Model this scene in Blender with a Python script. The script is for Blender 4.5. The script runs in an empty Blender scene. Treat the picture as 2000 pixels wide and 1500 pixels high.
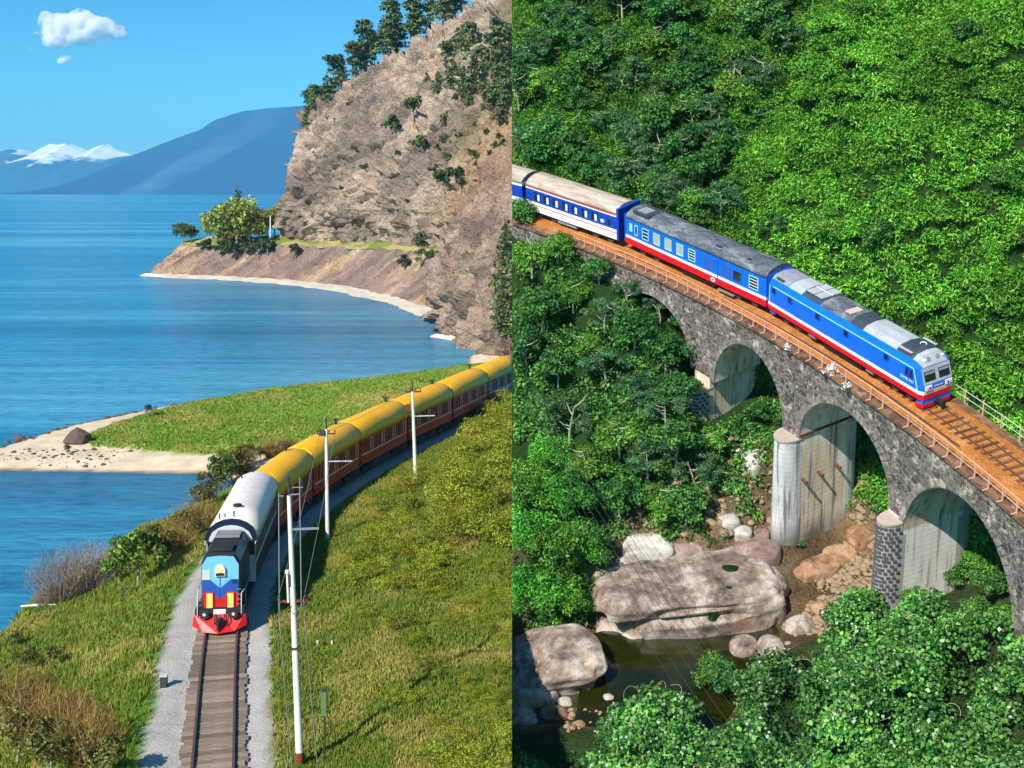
import bpy, bmesh, math, random
import numpy as np
from mathutils import Vector, Matrix

random.seed(7)
rng = np.random.default_rng(11)
sc = bpy.context.scene
col = sc.collection

# ------------------------------------------------------------------ camera, sky, sun, exposure
F = 2400.0
CAMZ = 26.5
cam_data = bpy.data.cameras.new('camera')
cam = bpy.data.objects.new('camera', cam_data)
col.objects.link(cam)
cam.location = (0, 0, CAMZ)
cam.rotation_euler = (math.pi / 2, 0, 0)
cam_data.sensor_width = 36
cam_data.lens = F / 2000 * 36
cam_data.shift_y = -0.19
cam_data.clip_start = 0.5
cam_data.clip_end = 60000
sc.camera = cam

SUN = Vector((-0.45, -0.68, 0.58)).normalized()
world = bpy.data.worlds.new('World')
sc.world = world
world.use_nodes = True
nt = world.node_tree
nt.nodes.clear()
sky = nt.nodes.new('ShaderNodeTexSky')
sky.sky_type = 'NISHITA'
sky.sun_disc = False
sky.sun_elevation = math.asin(SUN.z)
sky.sun_rotation = math.atan2(SUN.x, SUN.y)
sky.altitude = 400
sky.air_density = 1.0
sky.dust_density = 0.2
sky.ozone_density = 2.0
hs = nt.nodes.new('ShaderNodeHueSaturation')
hs.inputs['Hue'].default_value = 0.49
hs.inputs['Saturation'].default_value = 1.15
hs.inputs['Value'].default_value = 1.0
bg = nt.nodes.new('ShaderNodeBackground')
bg.inputs['Strength'].default_value = 0.09
wo = nt.nodes.new('ShaderNodeOutputWorld')
nt.links.new(sky.outputs[0], hs.inputs['Color'])
tint = nt.nodes.new('ShaderNodeMixRGB'); tint.blend_type = 'MULTIPLY'
tint.inputs[0].default_value = 1.0; tint.inputs[2].default_value = (0.33, 0.86, 1.12, 1)
nt.links.new(hs.outputs[0], tint.inputs[1])
nt.links.new(tint.outputs[0], bg.inputs['Color'])
nt.links.new(bg.outputs[0], wo.inputs['Surface'])

sun_data = bpy.data.lights.new('sun', 'SUN')
sun_data.energy = 5.0
sun_data.angle = math.radians(0.53)
sun_data.color = (1.0, 0.92, 0.80)
sun = bpy.data.objects.new('sun', sun_data)
col.objects.link(sun)
sun.rotation_euler = SUN.to_track_quat('Z', 'Y').to_euler()
sun.location = SUN * 200

sc.view_settings.view_transform = 'Standard'
sc.view_settings.look = 'None'
sc.view_settings.exposure = 0.4
sc.view_settings.gamma = 1.0
sc.view_settings.use_curve_mapping = False
sc.cycles.max_bounces = 18
sc.cycles.diffuse_bounces = 3
sc.cycles.glossy_bounces = 3
sc.cycles.transmission_bounces = 4
sc.cycles.volume_bounces = 16
sc.cycles.use_adaptive_sampling = True
sc.cycles.adaptive_threshold = 0.02

# ------------------------------------------------------------------ coordinates
# lake side: world axes, camera over (0, 0), rails at z = 0, lake at z = -6
LAKE = -6.0
def L(u, v, z):
    y = (CAMZ - z) * F / (v - 370)
    return Vector(((u - 1000) / F * y, y, z))
def LY(u, v, y):
    return Vector(((u - 1000) / F * y, y, CAMZ - (v - 370) / F * y))
# gorge side: its own frame whose ground is tilted towards the viewer; c = 0 at rail level
HR = 37.5
_D = Vector((350, F, -(6500 - 370))).normalized()
UPR = -_D
E1 = (Vector((1, 0, 0)) - UPR * UPR.x).normalized()
E2 = UPR.cross(E1)
MR = Matrix(((E1.x, E2.x, UPR.x, 0), (E1.y, E2.y, UPR.y, 0), (E1.z, E2.z, UPR.z, CAMZ), (0, 0, 0, 1))) @ Matrix.Translation((0, 0, -HR))
MRI = MR.inverted()
def R(u, v, c):                      # where the ray of a picture point meets height c, in gorge coordinates
    r = Vector(((u - 1000) / F, 1, (370 - v) / F))
    t = (c - HR) / r.dot(UPR)
    return Vector((r.dot(E1) * t, r.dot(E2) * t, c))
CA, CB, RAD = -65.34, 22.82, 91.86   # the viaduct lies on this circle
def PV(th, q, c):
    t = math.radians(th)
    return Vector((CA + (RAD + q) * math.cos(t), CB + (RAD + q) * math.sin(t), c))
def to_px(P):                        # world Nx3 -> picture points
    P = np.asarray(P)
    y = np.maximum(P[:, 1], 1e-3)
    return 1000 + F * P[:, 0] / y, 370 - F * (P[:, 2] - CAMZ) / y
MRn = np.array(MR)
def r2w(P):
    P = np.asarray(P, dtype=float)
    return P @ MRn[:3, :3].T + MRn[:3, 3]

# ------------------------------------------------------------------ noise
def _h(ix, iy, iz, seed):
    with np.errstate(over='ignore'):
        h = (ix.astype(np.uint32) * np.uint32(374761393) + iy.astype(np.uint32) * np.uint32(668265263)
             + iz.astype(np.uint32) * np.uint32(2246822519) + np.uint32(seed * 3266489917 & 0xffffffff))
        h = (h ^ (h >> np.uint32(13))) * np.uint32(1274126177)
        h = h ^ (h >> np.uint32(16))
    return h.astype(np.float64) / 4294967295.0
def vnoise(P, seed=0):
    P = np.asarray(P, dtype=float)
    i = np.floor(P).astype(np.int64)
    f = P - i
    f = f * f * (3 - 2 * f)
    r = 0
    for dx in (0, 1):
        for dy in (0, 1):
            for dz in (0, 1):
                w = (f[:, 0] if dx else 1 - f[:, 0]) * (f[:, 1] if dy else 1 - f[:, 1]) * (f[:, 2] if dz else 1 - f[:, 2])
                r = r + w * _h(i[:, 0] + dx, i[:, 1] + dy, i[:, 2] + dz, seed)
    return r
def fbm(P, octv=4, seed=0, gain=0.5):
    P = np.asarray(P, dtype=float)
    a, s, tot = 1.0, 0, 0
    for k in range(octv):
        s = s + a * vnoise(P * 2.03 ** k + 17.3 * k, seed + k)
        tot += a
        a *= gain
    return s / tot
def ridged(P, octv=4, seed=0, gain=0.55):
    a, s, tot = 1.0, 0, 0
    P = np.asarray(P, dtype=float)
    for k in range(octv):
        s = s + a * (1 - np.abs(2 * vnoise(P * 2.1 ** k + 9.1 * k, seed + k) - 1))
        tot += a
        a *= gain
    return s / tot

def cells(P, seed=0):                 # random height per irregular cell: broken blocks with sharp edges
    P = np.asarray(P, dtype=float); i0 = np.floor(P).astype(np.int64)
    best = np.full(len(P), 1e9); val = np.zeros(len(P))
    for dx in (-1, 0, 1):
        for dy in (-1, 0, 1):
            for dz in (-1, 0, 1):
                c = i0 + np.array([dx, dy, dz])
                j = np.stack([_h(c[:, 0], c[:, 1], c[:, 2], seed + k) for k in (1, 2, 3)], -1)
                d = ((c + j - P) ** 2).sum(1); m = d < best
                best = np.where(m, d, best); val = np.where(m, _h(c[:, 0], c[:, 1], c[:, 2], seed + 4), val)
    return val

# ------------------------------------------------------------------ materials
def lin(r, g, b):
    f = lambda c: ((c / 255 + 0.055) / 1.055) ** 2.4 if c > 10 else c / 255 / 12.92
    return (f(r), f(g), f(b))
def rgba(c): return (c[0], c[1], c[2], 1)
class M:                             # small node helper
    def __init__(s, name):
        s.m = bpy.data.materials.new(name)
        s.m.use_nodes = True
        s.t = s.m.node_tree
        s.b = s.t.nodes['Principled BSDF']
        s.out = s.t.nodes['Material Output']
    def n(s, typ, **kw):
        x = s.t.nodes.new('ShaderNode' + typ)
        for k, v in kw.items(): setattr(x, k, v)
        return x
    def l(s, a, b): s.t.links.new(a, b)
    def coord(s, scale=(1, 1, 1), kind='Object', rot=(0, 0, 0)):
        c = s.n('TexCoord'); mp = s.n('Mapping')
        mp.inputs['Scale'].default_value = scale
        mp.inputs['Rotation'].default_value = rot
        s.l(c.outputs[kind], mp.inputs['Vector'])
        return mp.outputs[0]
    def noise(s, vec, scale, detail=4, rough=0.55, dist=0.0):
        x = s.n('TexNoise')
        x.inputs['Scale'].default_value = scale
        x.inputs['Detail'].default_value = detail
        x.inputs['Roughness'].default_value = rough
        x.inputs['Distortion'].default_value = dist
        s.l(vec, x.inputs['Vector'])
        return x.outputs['Fac']
    def ramp(s, fac, stops):
        x = s.n('ValToRGB')
        e = x.color_ramp.elements
        while len(e) > 1: e.remove(e[-1])
        e[0].position = stops[0][0]; e[0].color = rgba(stops[0][1])
        for p, c in stops[1:]:
            q = e.new(p); q.color = rgba(c)
        s.l(fac, x.inputs[0])
        return x.outputs[0]
    def mix(s, fac, a, b, mode='MIX'):
        x = s.n('MixRGB'); x.blend_type = mode
        for i, v in ((0, fac), (1, a), (2, b)):
            if isinstance(v, (int, float)): x.inputs[i].default_value = v
            elif isinstance(v, tuple): x.inputs[i].default_value = rgba(v)
            else: s.l(v, x.inputs[i])
        return x.outputs[0]
    def bump(s, h, strength=0.3, dist=0.05):
        x = s.n('Bump')
        x.inputs['Strength'].default_value = strength
        x.inputs['Distance'].default_value = dist
        s.l(h, x.inputs['Height'])
        s.l(x.outputs[0], s.b.inputs['Normal'])
    def base(s, c, rough=0.6, metal=0.0, spec=0.4):
        if isinstance(c, tuple): s.b.inputs['Base Color'].default_value = rgba(c)
        else: s.l(c, s.b.inputs['Base Color'])
        s.b.inputs['Roughness'].default_value = rough
        s.b.inputs['Metallic'].default_value = metal
        s.b.inputs['Specular IOR Level'].default_value = spec
        return s.m
def paint(name, c, rough=0.4, var=0.12, scale=3.0, dirt=None, spec=0.5, metal=0.0):
    m = M(name)
    v = m.coord()
    n = m.noise(v, scale, 5, 0.6)
    d = dirt or tuple(x * 0.55 for x in c)
    k = m.ramp(n, [(0.3, tuple(x * (1 - var) for x in c)), (0.55, c), (0.8, tuple(c[i] * (1 - var * 2) + d[i] * var * 2 for i in range(3)))])
    m.base(k, rough, metal, spec)
    return m.m
def leafy(name, rough=0.55, trans=0.3, hue=0.03, val=0.35, sat=1.0):
    m = M(name)
    a = m.n('Attribute'); a.attribute_name = 'col'
    oi = m.n('ObjectInfo')
    h = m.n('HueSaturation')
    def rng_map(lo, hi, src):
        x = m.n('MapRange'); x.inputs[3].default_value = lo; x.inputs[4].default_value = hi
        m.l(src, x.inputs[0]); return x.outputs[0]
    m.l(rng_map(0.5 - hue, 0.5 + hue, oi.outputs['Random']), h.inputs['Hue'])
    wn = m.n('TexWhiteNoise'); wn.noise_dimensions = '1D'
    m.l(oi.outputs['Random'], wn.inputs['W'])
    m.l(rng_map(1 - val, 1 + val * 0.6, wn.outputs['Value']), h.inputs['Value'])
    h.inputs['Saturation'].default_value = sat
    m.l(a.outputs['Color'], h.inputs['Color'])
    m.base(h.outputs[0], rough, 0, 0.35)
    if trans:
        t = m.n('BsdfTranslucent'); m.l(h.outputs[0], t.inputs['Color'])
        mx = m.n('MixShader'); mx.inputs[0].default_value = trans
        m.l(m.b.outputs[0], mx.inputs[1]); m.l(t.outputs[0], mx.inputs[2])
        m.l(mx.outputs[0], m.out.inputs['Surface'])
    return m.m
def vcol(name, rough=0.9, sc1=0.8, sc2=5.0, var=0.35, bump=0.5, bdist=0.15, spec=0.2):
    m = M(name)                       # base colour kept per vertex, grain from noise
    a = m.n('Attribute'); a.attribute_name = 'col'
    v = m.coord()
    n1 = m.noise(v, sc1, 6, 0.65); n2 = m.noise(v, sc2, 5, 0.6)
    g = m.ramp(m.mix(0.5, n1, n2), [(0.3, (1 - var,) * 3), (0.5, (1, 1, 1)), (0.72, (1 + var * 0.7,) * 3)])
    m.base(m.mix(1.0, a.outputs['Color'], g, 'MULTIPLY'), rough, 0, spec)
    m.bump(n2, bump, bdist)
    return m.m

# ------------------------------------------------------------------ objects
SIDE = {}
CUR = ['L']                          # which place is being built
def base_matrix(): return MR if CUR[0] == 'R' else Matrix.Identity(4)
def tag(o, label=None, cat=None, group=None, kind=None):
    if label: o['label'] = label
    if cat: o['category'] = cat
    if group: o['group'] = group
    if kind: o['kind'] = kind
    return o
def link(o, parent=None, mtx=None):
    col.objects.link(o)
    if parent is not None: o.parent = parent
    else: SIDE[o.name] = CUR[0]
    if mtx is not None: o.matrix_basis = mtx
    return o
def empty(name, loc=(0, 0, 0), rz=0.0, scale=1.0, mtx=None):
    o = bpy.data.objects.new(name, None)
    o.empty_display_size = 0.2
    if mtx is None:
        mtx = Matrix.Translation(loc) @ Matrix.Rotation(rz, 4, 'Z') @ Matrix.Scale(scale, 4)
    return link(o, None, base_matrix() @ mtx)
def thing(name, label, cat, loc=(0, 0, 0), rz=0.0, group=None, scale=1.0, mtx=None):
    return tag(empty(name, loc, rz, scale, mtx), label, cat, group)
def np_mesh(name, V, Fc, cols=None, dom='FACE', smooth=False):
    V = np.asarray(V, dtype=np.float32); Fc = np.asarray(Fc, dtype=np.int32)
    me = bpy.data.meshes.new(name)
    me.vertices.add(len(V)); me.vertices.foreach_set('co', V.ravel())
    k = Fc.shape[1]
    me.loops.add(Fc.size); me.loops.foreach_set('vertex_index', Fc.ravel())
    me.polygons.add(len(Fc))
    me.polygons.foreach_set('loop_start', np.arange(0, Fc.size, k, dtype=np.int32))
    me.polygons.foreach_set('loop_total', np.full(len(Fc), k, dtype=np.int32))
    if smooth: me.polygons.foreach_set('use_smooth', np.ones(len(Fc), dtype=bool))
    if cols is not None:
        at = me.attributes.new('col', 'FLOAT_COLOR', dom)
        c4 = np.ones((len(cols), 4), dtype=np.float32); c4[:, :3] = cols
        at.data.foreach_set('color', c4.ravel())
    me.update(calc_edges=True)
    return me
def mobj(name, me, mat=None, parent=None, mtx=None):
    o = bpy.data.objects.new(name, me)
    if mat is not None and len(me.materials) == 0:
        for m in (mat if isinstance(mat, (list, tuple)) else [mat]): me.materials.append(m)
    return link(o, parent, mtx if mtx is not None else (base_matrix() if parent is None else None))
class MB:                            # gathers faces, builds one mesh object
    def __init__(s): s.v = []; s.f = []; s.mi = []; s.sm = []
    def add(s, vs, fs, mi=0, smooth=False):
        b = len(s.v); s.v += [tuple(v) for v in vs]
        for f in fs:
            s.f.append([b + i for i in f]); s.mi.append(mi); s.sm.append(smooth)
        return s
    def box(s, c, d, mi=0, mtx=None):
        x, y, z = d[0] / 2, d[1] / 2, d[2] / 2
        vs = [Vector((c[0] + i * x, c[1] + j * y, c[2] + k * z)) for k in (-1, 1) for j in (-1, 1) for i in (-1, 1)]
        if mtx is not None: vs = [mtx @ v for v in vs]
        return s.add(vs, [(0, 2, 3, 1), (4, 5, 7, 6), (0, 1, 5, 4), (2, 6, 7, 3), (0, 4, 6, 2), (1, 3, 7, 5)], mi)
    def tube(s, pts, r, n=8, mi=0, cap=True, smooth=True):
        pts = [Vector(p) for p in pts]
        rr = r if isinstance(r, (list, tuple)) else [r] * len(pts)
        rings = []
        for i, p in enumerate(pts):
            t = (pts[min(i + 1, len(pts) - 1)] - pts[max(i - 1, 0)]).normalized()
            a = t.orthogonal().normalized() if i == 0 else (a - t * a.dot(t)).normalized()
            b = t.cross(a)
            rings.append([p + (a * math.cos(2 * math.pi * k / n) + b * math.sin(2 * math.pi * k / n)) * rr[i] for k in range(n)])
        vs = [v for ring in rings for v in ring]
        fs = [(i * n + k, i * n + (k + 1) % n, (i + 1) * n + (k + 1) % n, (i + 1) * n + k) for i in range(len(pts) - 1) for k in range(n)]
        s.add(vs, fs, mi, smooth)
        if cap: s.add(rings[0], [tuple(range(n))[::-1]], mi); s.add(rings[-1], [tuple(range(n))], mi)
        return s
    def loft(s, rings, mi=0, cap=True, smooth=False, closed=True):
        n = len(rings[0])
        vs = [v for ring in rings for v in ring]
        rg = range(n) if closed else range(n - 1)
        for k in rg:
            m = mi[k] if isinstance(mi, (list, tuple)) else mi
            s.add([], [], m)
        b = len(s.v); s.v += [tuple(v) for v in vs]
        for i in range(len(rings) - 1):
            for k in rg:
                s.f.append([b + i * n + k, b + i * n + (k + 1) % n, b + (i + 1) * n + (k + 1) % n, b + (i + 1) * n + k])
                s.mi.append(mi[k] if isinstance(mi, (list, tuple)) else mi); s.sm.append(smooth)
        if cap:
            c = cap if isinstance(cap, int) and not isinstance(cap, bool) else (mi if isinstance(mi, int) else mi[0])
            s.f.append([b + k for k in range(n)][::-1]); s.mi.append(c); s.sm.append(False)
            s.f.append([b + (len(rings) - 1) * n + k for k in range(n)]); s.mi.append(c); s.sm.append(False)
        return s
    def disc(s, c, ax, r, n=12, mi=0, r2=None, thick=0.0):
        c = Vector(c); ax = Vector(ax).normalized(); a = ax.orthogonal().normalized(); b = ax.cross(a)
        if abs(ax.z) < 0.9:
            b = (Vector((0, 0, 1)) - ax * ax.z).normalized(); a = b.cross(ax)
        P = [c + a * math.cos(2 * math.pi * k / n) * r + b * math.sin(2 * math.pi * k / n) * (r2 or r) for k in range(n)]
        if thick:
            return s.loft([P, [p + ax * thick for p in P]], mi)
        return s.add(P, [tuple(range(n))], mi)
    def mesh(s, name):
        me = bpy.data.meshes.new(name)
        me.from_pydata(s.v, [], s.f)
        me.polygons.foreach_set('material_index', s.mi)
        me.polygons.foreach_set('use_smooth', s.sm)
        me.update()
        return me
    def build(s, name, mat, parent=None, mtx=None):
        return mobj(name, s.mesh(name), mat, parent, mtx)
def grid_mesh(name, P, cols=None, smooth=True):      # P: rows x cols x 3
    r, c = P.shape[:2]
    i = np.arange(r * c).reshape(r, c)
    q = np.stack([i[:-1, :-1], i[:-1, 1:], i[1:, 1:], i[1:, :-1]], -1).reshape(-1, 4)
    return np_mesh(name, P.reshape(-1, 3), q, None if cols is None else cols.reshape(-1, 3), 'POINT', smooth)
def copy_part(o, parent, mtx=None):
    d = o.copy(); col.objects.link(d); d.parent = parent
    if mtx is not None: d.matrix_basis = mtx
    return d

# ------------------------------------------------------------------ leaves
def leaf_quads(P, N, size, asp, rg, droop=0.0):
    n = len(P)
    N = N / np.maximum(np.linalg.norm(N, axis=1, keepdims=True), 1e-6)
    t = rg.normal(size=(n, 3)); t[:, 2] -= droop
    t = t - N * np.sum(t * N, 1, keepdims=True)
    t /= np.maximum(np.linalg.norm(t, axis=1, keepdims=True), 1e-6)
    b = np.cross(N, t)
    s = size * rg.uniform(0.6, 1.3, (n, 1))
    fold = N * s * 0.12
    V = np.empty((n, 4, 3))
    V[:, 0] = P - t * s * 0.5
    V[:, 1] = P + b * s * asp * 0.5 + fold
    V[:, 2] = P + t * s * 0.5
    V[:, 3] = P - b * s * asp * 0.5 + fold
    return V.reshape(-1, 3), np.arange(n * 4).reshape(n, 4)
def blob_leaves(blobs, per, rg, up=0.35, shell=0.35):
    C = np.array([b[:3] for b in blobs]); S = np.array([b[3:6] for b in blobs])
    w = np.prod(S, 1) ** 0.66
    n = int(per)
    i = rg.choice(len(blobs), n, p=w / w.sum())
    d = rg.normal(size=(n, 3)); d /= np.linalg.norm(d, axis=1, keepdims=True)
    flip = (d[:, 2] < -0.15) & (rg.random(n) < 0.75)
    d[flip, 2] *= -1
    r = rg.random((n, 1)) ** shell
    P = C[i] + d * r * S[i]
    N = d * 0.7 + rg.normal(size=(n, 3)) * 0.55 + np.array([0, 0, up])
    return P, N, i
def leaf_cols(n, pal, rg, var=0.25, ids=None):
    pal = np.array(pal)
    k = rg.integers(0, len(pal), n)
    c = pal[k]
    if ids is not None:
        f = rg.uniform(1 - var, 1 + var, ids.max() + 1)
        c = c * f[ids][:, None]
    return np.clip(c * rg.uniform(1 - var, 1 + var, (n, 1)), 0.003, 1)
# ================================================================== LAKE SIDE: ground
CUR[0] = 'L'
CTRL = [(-10.6, 42), (-13.9, 57.1), (-17.25, 72.8), (-18.85, 83), (-19.0, 92.5), (-17.9, 102.6), (-15.35, 114), (-11.95, 125.6), (-8.0, 137), (-4.1, 149), (-0.2, 160), (4, 172)]
def catmull(pts, per=24):
    pts = [np.array(p, float) for p in pts]
    out = []
    for i in range(len(pts) - 1):
        p0, p1, p2, p3 = pts[max(i - 1, 0)], pts[i], pts[i + 1], pts[min(i + 2, len(pts) - 1)]
        for k in range(per):
            t = k / per
            out.append(0.5 * (2 * p1 + (p2 - p0) * t + (2 * p0 - 5 * p1 + 4 * p2 - p3) * t * t + (3 * p1 - p0 - 3 * p2 + p3) * t ** 3))
    out.append(pts[-1])
    return np.array(out)
TRK = catmull(CTRL)
_seg = np.linalg.norm(np.diff(TRK, axis=0), axis=1)
TS = np.concatenate([[0], np.cumsum(_seg)])
def trk(s):
    x = np.interp(s, TS, TRK[:, 0]); y = np.interp(s, TS, TRK[:, 1])
    x2 = np.interp(s + 0.5, TS, TRK[:, 0]); y2 = np.interp(s + 0.5, TS, TRK[:, 1])
    x1 = np.interp(s - 0.5, TS, TRK[:, 0]); y1 = np.interp(s - 0.5, TS, TRK[:, 1])
    t = Vector((x2 - x1, y2 - y1, 0)).normalized()
    return Vector((x, y, 0)), t
def s_of_y(y): return float(np.interp(y, TRK[:, 1], TS))
def trk_off(X, Y):                   # signed distance from the track, right is positive
    P = TRK[::4]
    d = np.full(X.shape, 1e9); sg = np.zeros(X.shape)
    for i in range(len(P) - 1):
        a, b = P[i], P[i + 1]; ab = b - a
        t = np.clip(((X - a[0]) * ab[0] + (Y - a[1]) * ab[1]) / (ab @ ab), 0, 1)
        dx = X - a[0] - t * ab[0]; dy = Y - a[1] - t * ab[1]
        q = np.hypot(dx, dy); m = q < d
        d = np.where(m, q, d); sg = np.where(m, np.sign(dx * ab[1] - dy * ab[0]), sg)
    return d * sg
def poly_sd(X, Y, poly):             # positive inside
    poly = np.array(poly, float)
    d = np.full(X.shape, 1e9); ins = np.zeros(X.shape, bool)
    for i in range(len(poly)):
        a, b = poly[i], poly[(i + 1) % len(poly)]; ab = b - a
        t = np.clip(((X - a[0]) * ab[0] + (Y - a[1]) * ab[1]) / (ab @ ab), 0, 1)
        d = np.minimum(d, np.hypot(X - a[0] - t * ab[0], Y - a[1] - t * ab[1]))
        c = ((a[1] > Y) != (b[1] > Y)) & (X < (b[0] - a[0]) * (Y - a[1]) / (b[1] - a[1] + 1e-12) + a[0])
        ins ^= c
    return np.where(ins, d, -d)
SPIT = [(-90, 143), (-70, 142.2), (-58.5, 142), (-45, 141), (-33.7, 140.4), (-28, 133), (-15, 122), (10, 140), (10, 262), (-6, 250), (-8.4, 238), (-8.2, 226), (-17, 216), (-26, 208.5), (-41, 197.5), (-53.7, 181), (-60.8, 168), (-64.5, 154), (-72, 149.5), (-90, 147)]
MEADOW = [(-51.5, 150.5), (-40, 147.5), (-27, 145.5), (-18, 130), (10, 150), (10, 224), (-8.5, 224), (-26, 206.5), (-40, 194.8), (-49.5, 181), (-53.5, 168), (-55.2, 156)]
smooth = lambda a, b, x: (lambda t: t * t * (3 - 2 * t))(np.clip((x - a) / (b - a), 0, 1))
def ground(X, Y, colour=False):
    X = np.asarray(X, float); Y = np.asarray(Y, float)
    d = trk_off(X, Y)
    P = np.stack([X, Y, X * 0], -1).reshape(-1, 3)
    n1 = (fbm(P * 0.16, 3, 3).reshape(X.shape) - 0.5); n2 = (fbm(P * 0.7, 3, 5).reshape(X.shape) - 0.5)
    e = -d
    sh = 4.1 + n2 * 0.8
    right = -0.22 + np.maximum(d - 6.0 - n1 * 2, 0) * 0.26
    cap = np.where(Y < 80, 0.3, 0.3 + np.clip((Y - 80) / 20, 0, 1) * 2.7)
    right = cap - np.log1p(np.exp((cap - right) * 2.2)) / 2.2 + (n1 * 1.6 + n2 * 0.25) * smooth(5, 9, d)
    # bank towards the lake: steep under the ballast, then a grass shelf, then the shore
    foot = 16.5 + n1 * 3
    left = -0.22 - (e - sh) * 0.42
    shelf = -3.9 - np.maximum(e - 11, 0) * 0.10 + n1 * 0.9
    bank = np.maximum(np.minimum(left, -0.22), np.minimum(shelf, -0.22)) - np.maximum(e - foot, 0) * 0.9
    bank = bank + n2 * 0.3 * smooth(4.4, 6, e)
    z = np.where(d > 0, right, bank)
    z = np.where(np.abs(d) < 4.0, -0.22 - 0.07 * (np.abs(d) < 2.0), z)
    sp = poly_sd(X, Y, SPIT)
    spit = np.where(sp > 0, LAKE + 0.95 * (1 - np.exp(-np.maximum(sp, 0) / 3.5)), LAKE + sp * 0.25) + n2 * 0.12 + n1 * 0.25
    sp2 = poly_sd(X, Y, MEADOW)
    spit = spit + 0.35 * smooth(-0.5, 2.5, sp2)
    zz = np.maximum(np.maximum(z, spit), -9.5)
    if not colour: return zz
    c = np.empty(X.shape + (3,))
    g1 = lin(116, 130, 44); g2 = lin(78, 124, 30); g3 = lin(160, 148, 76); brown = lin(124, 112, 52)
    mixc = lambda a, b, t: a * (1 - t[..., None]) + np.array(b) * t[..., None]
    m = fbm(P * 0.22, 4, 21).reshape(X.shape); m2 = fbm(P * 0.9 + 5, 3, 31).reshape(X.shape)
    c[...] = g1
    c = mixc(c, g2, smooth(0.5, 0.68, m2)); c = mixc(c, g3, smooth(0.47, 0.62, m))
    # lake bank: straw coloured grass, green near the ballast
    c = np.where((d < 0)[..., None], mixc(mixc(c, g3, smooth(0.36, 0.6, m) * 0.8), g2, (1 - smooth(5.0, 7.5, e + n1 * 5)) * 0.9), c)
    c = np.where((d > 0)[..., None], mixc(mixc(c, brown, smooth(0.52, 0.66, m) * 0.7), g2, (1 - smooth(3.0, 4.6, d)) * 0.5 * smooth(.4, .6, m2)), c)
    grav = lin(182, 178, 172)
    edge = np.where(d > 0, 2.75, 3.2) + n2 * 0.9
    c = mixc(c, grav, (1 - smooth(edge - 0.15, edge + 0.25, np.abs(d))) * (Y < 150))
    on = spit > z
    sand = np.array(lin(222, 202, 172)); wet = np.array(lin(120, 108, 92))
    s = np.broadcast_to(sand, c.shape) * (0.85 + 0.35 * m2[..., None])
    s = mixc(s, wet, 1 - smooth(0.0, 0.9, sp + n2))
    mead = mixc(mixc(np.broadcast_to(np.array(lin(124, 156, 48)), c.shape).copy(), lin(182, 178, 92), smooth(0.5, 0.66, m)), lin(66, 124, 26), smooth(0.52, 0.7, m2) * (X < -30))
    s = mixc(s, mead, smooth(-0.6, 0.9, sp2 + n2 * 3 + n1 * 2))
    c = np.where(on[..., None], s, c)
    c = np.where((zz < LAKE + 0.35)[..., None] & (~on)[..., None], np.array(lin(120, 110, 90)), c)
    return zz, np.clip(c, 0, 1)
def on_ground(u, v, z0=0.0):         # picture point -> point on the lake side ground
    y = 45.0; step = 0.25
    ys = np.arange(44, 265, step)
    x = (u - 1000) / F * ys; zr = CAMZ - (v - 370) / F * ys
    g = ground(x, ys)
    k = np.argmax(g >= zr)
    return Vector((x[k], ys[k], g[k]))
M_GROUND = vcol('meadow_soil', 0.95, 0.5, 8.0, 0.42, 0.6, 0.12)
gx = np.concatenate([np.arange(-92, -40, 0.7), np.arange(-40, 1.6, 0.36)]); gy = np.concatenate([np.arange(42, 120, 0.4), np.arange(120, 268, 0.6)])
GX, GY = np.meshgrid(gx, gy)
GZ, GC = ground(GX, GY, True)
o = mobj('ground', grid_mesh('ground', np.stack([GX, GY, GZ], -1), GC), M_GROUND)
tag(o, 'grassy shore with gravel track bed and sandy spit beside the lake', kind='structure')

# ------------------------------------------------------------------ lake
m = M('lake_water')
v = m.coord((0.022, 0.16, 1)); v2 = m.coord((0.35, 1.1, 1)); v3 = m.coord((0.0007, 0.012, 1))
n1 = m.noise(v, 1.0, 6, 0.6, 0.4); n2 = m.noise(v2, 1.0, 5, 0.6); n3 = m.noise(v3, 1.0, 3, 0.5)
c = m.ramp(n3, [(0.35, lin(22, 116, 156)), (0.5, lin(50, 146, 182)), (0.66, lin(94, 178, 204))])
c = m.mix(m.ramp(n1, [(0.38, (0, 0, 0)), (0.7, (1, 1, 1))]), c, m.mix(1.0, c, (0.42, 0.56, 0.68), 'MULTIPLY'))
c = m.mix(1.0, c, m.ramp(n2, [(0.36, (0.62, 0.68, 0.74)), (0.5, (1, 1, 1)), (0.66, (1.22, 1.18, 1.14))]), 'MULTIPLY')  # light and dark of the ripples put into the water colour
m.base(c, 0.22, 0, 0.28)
m.b.inputs['IOR'].default_value = 1.33
hh = m.mix(0.45, n1, n2)
m.bump(hh, 1.0, 1.1)
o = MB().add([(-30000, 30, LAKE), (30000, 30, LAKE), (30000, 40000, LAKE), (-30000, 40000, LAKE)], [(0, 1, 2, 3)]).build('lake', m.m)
tag(o, 'blue rippled lake reaching to the far mountains', kind='structure'); SIDE[o.name] = 'N'

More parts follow.
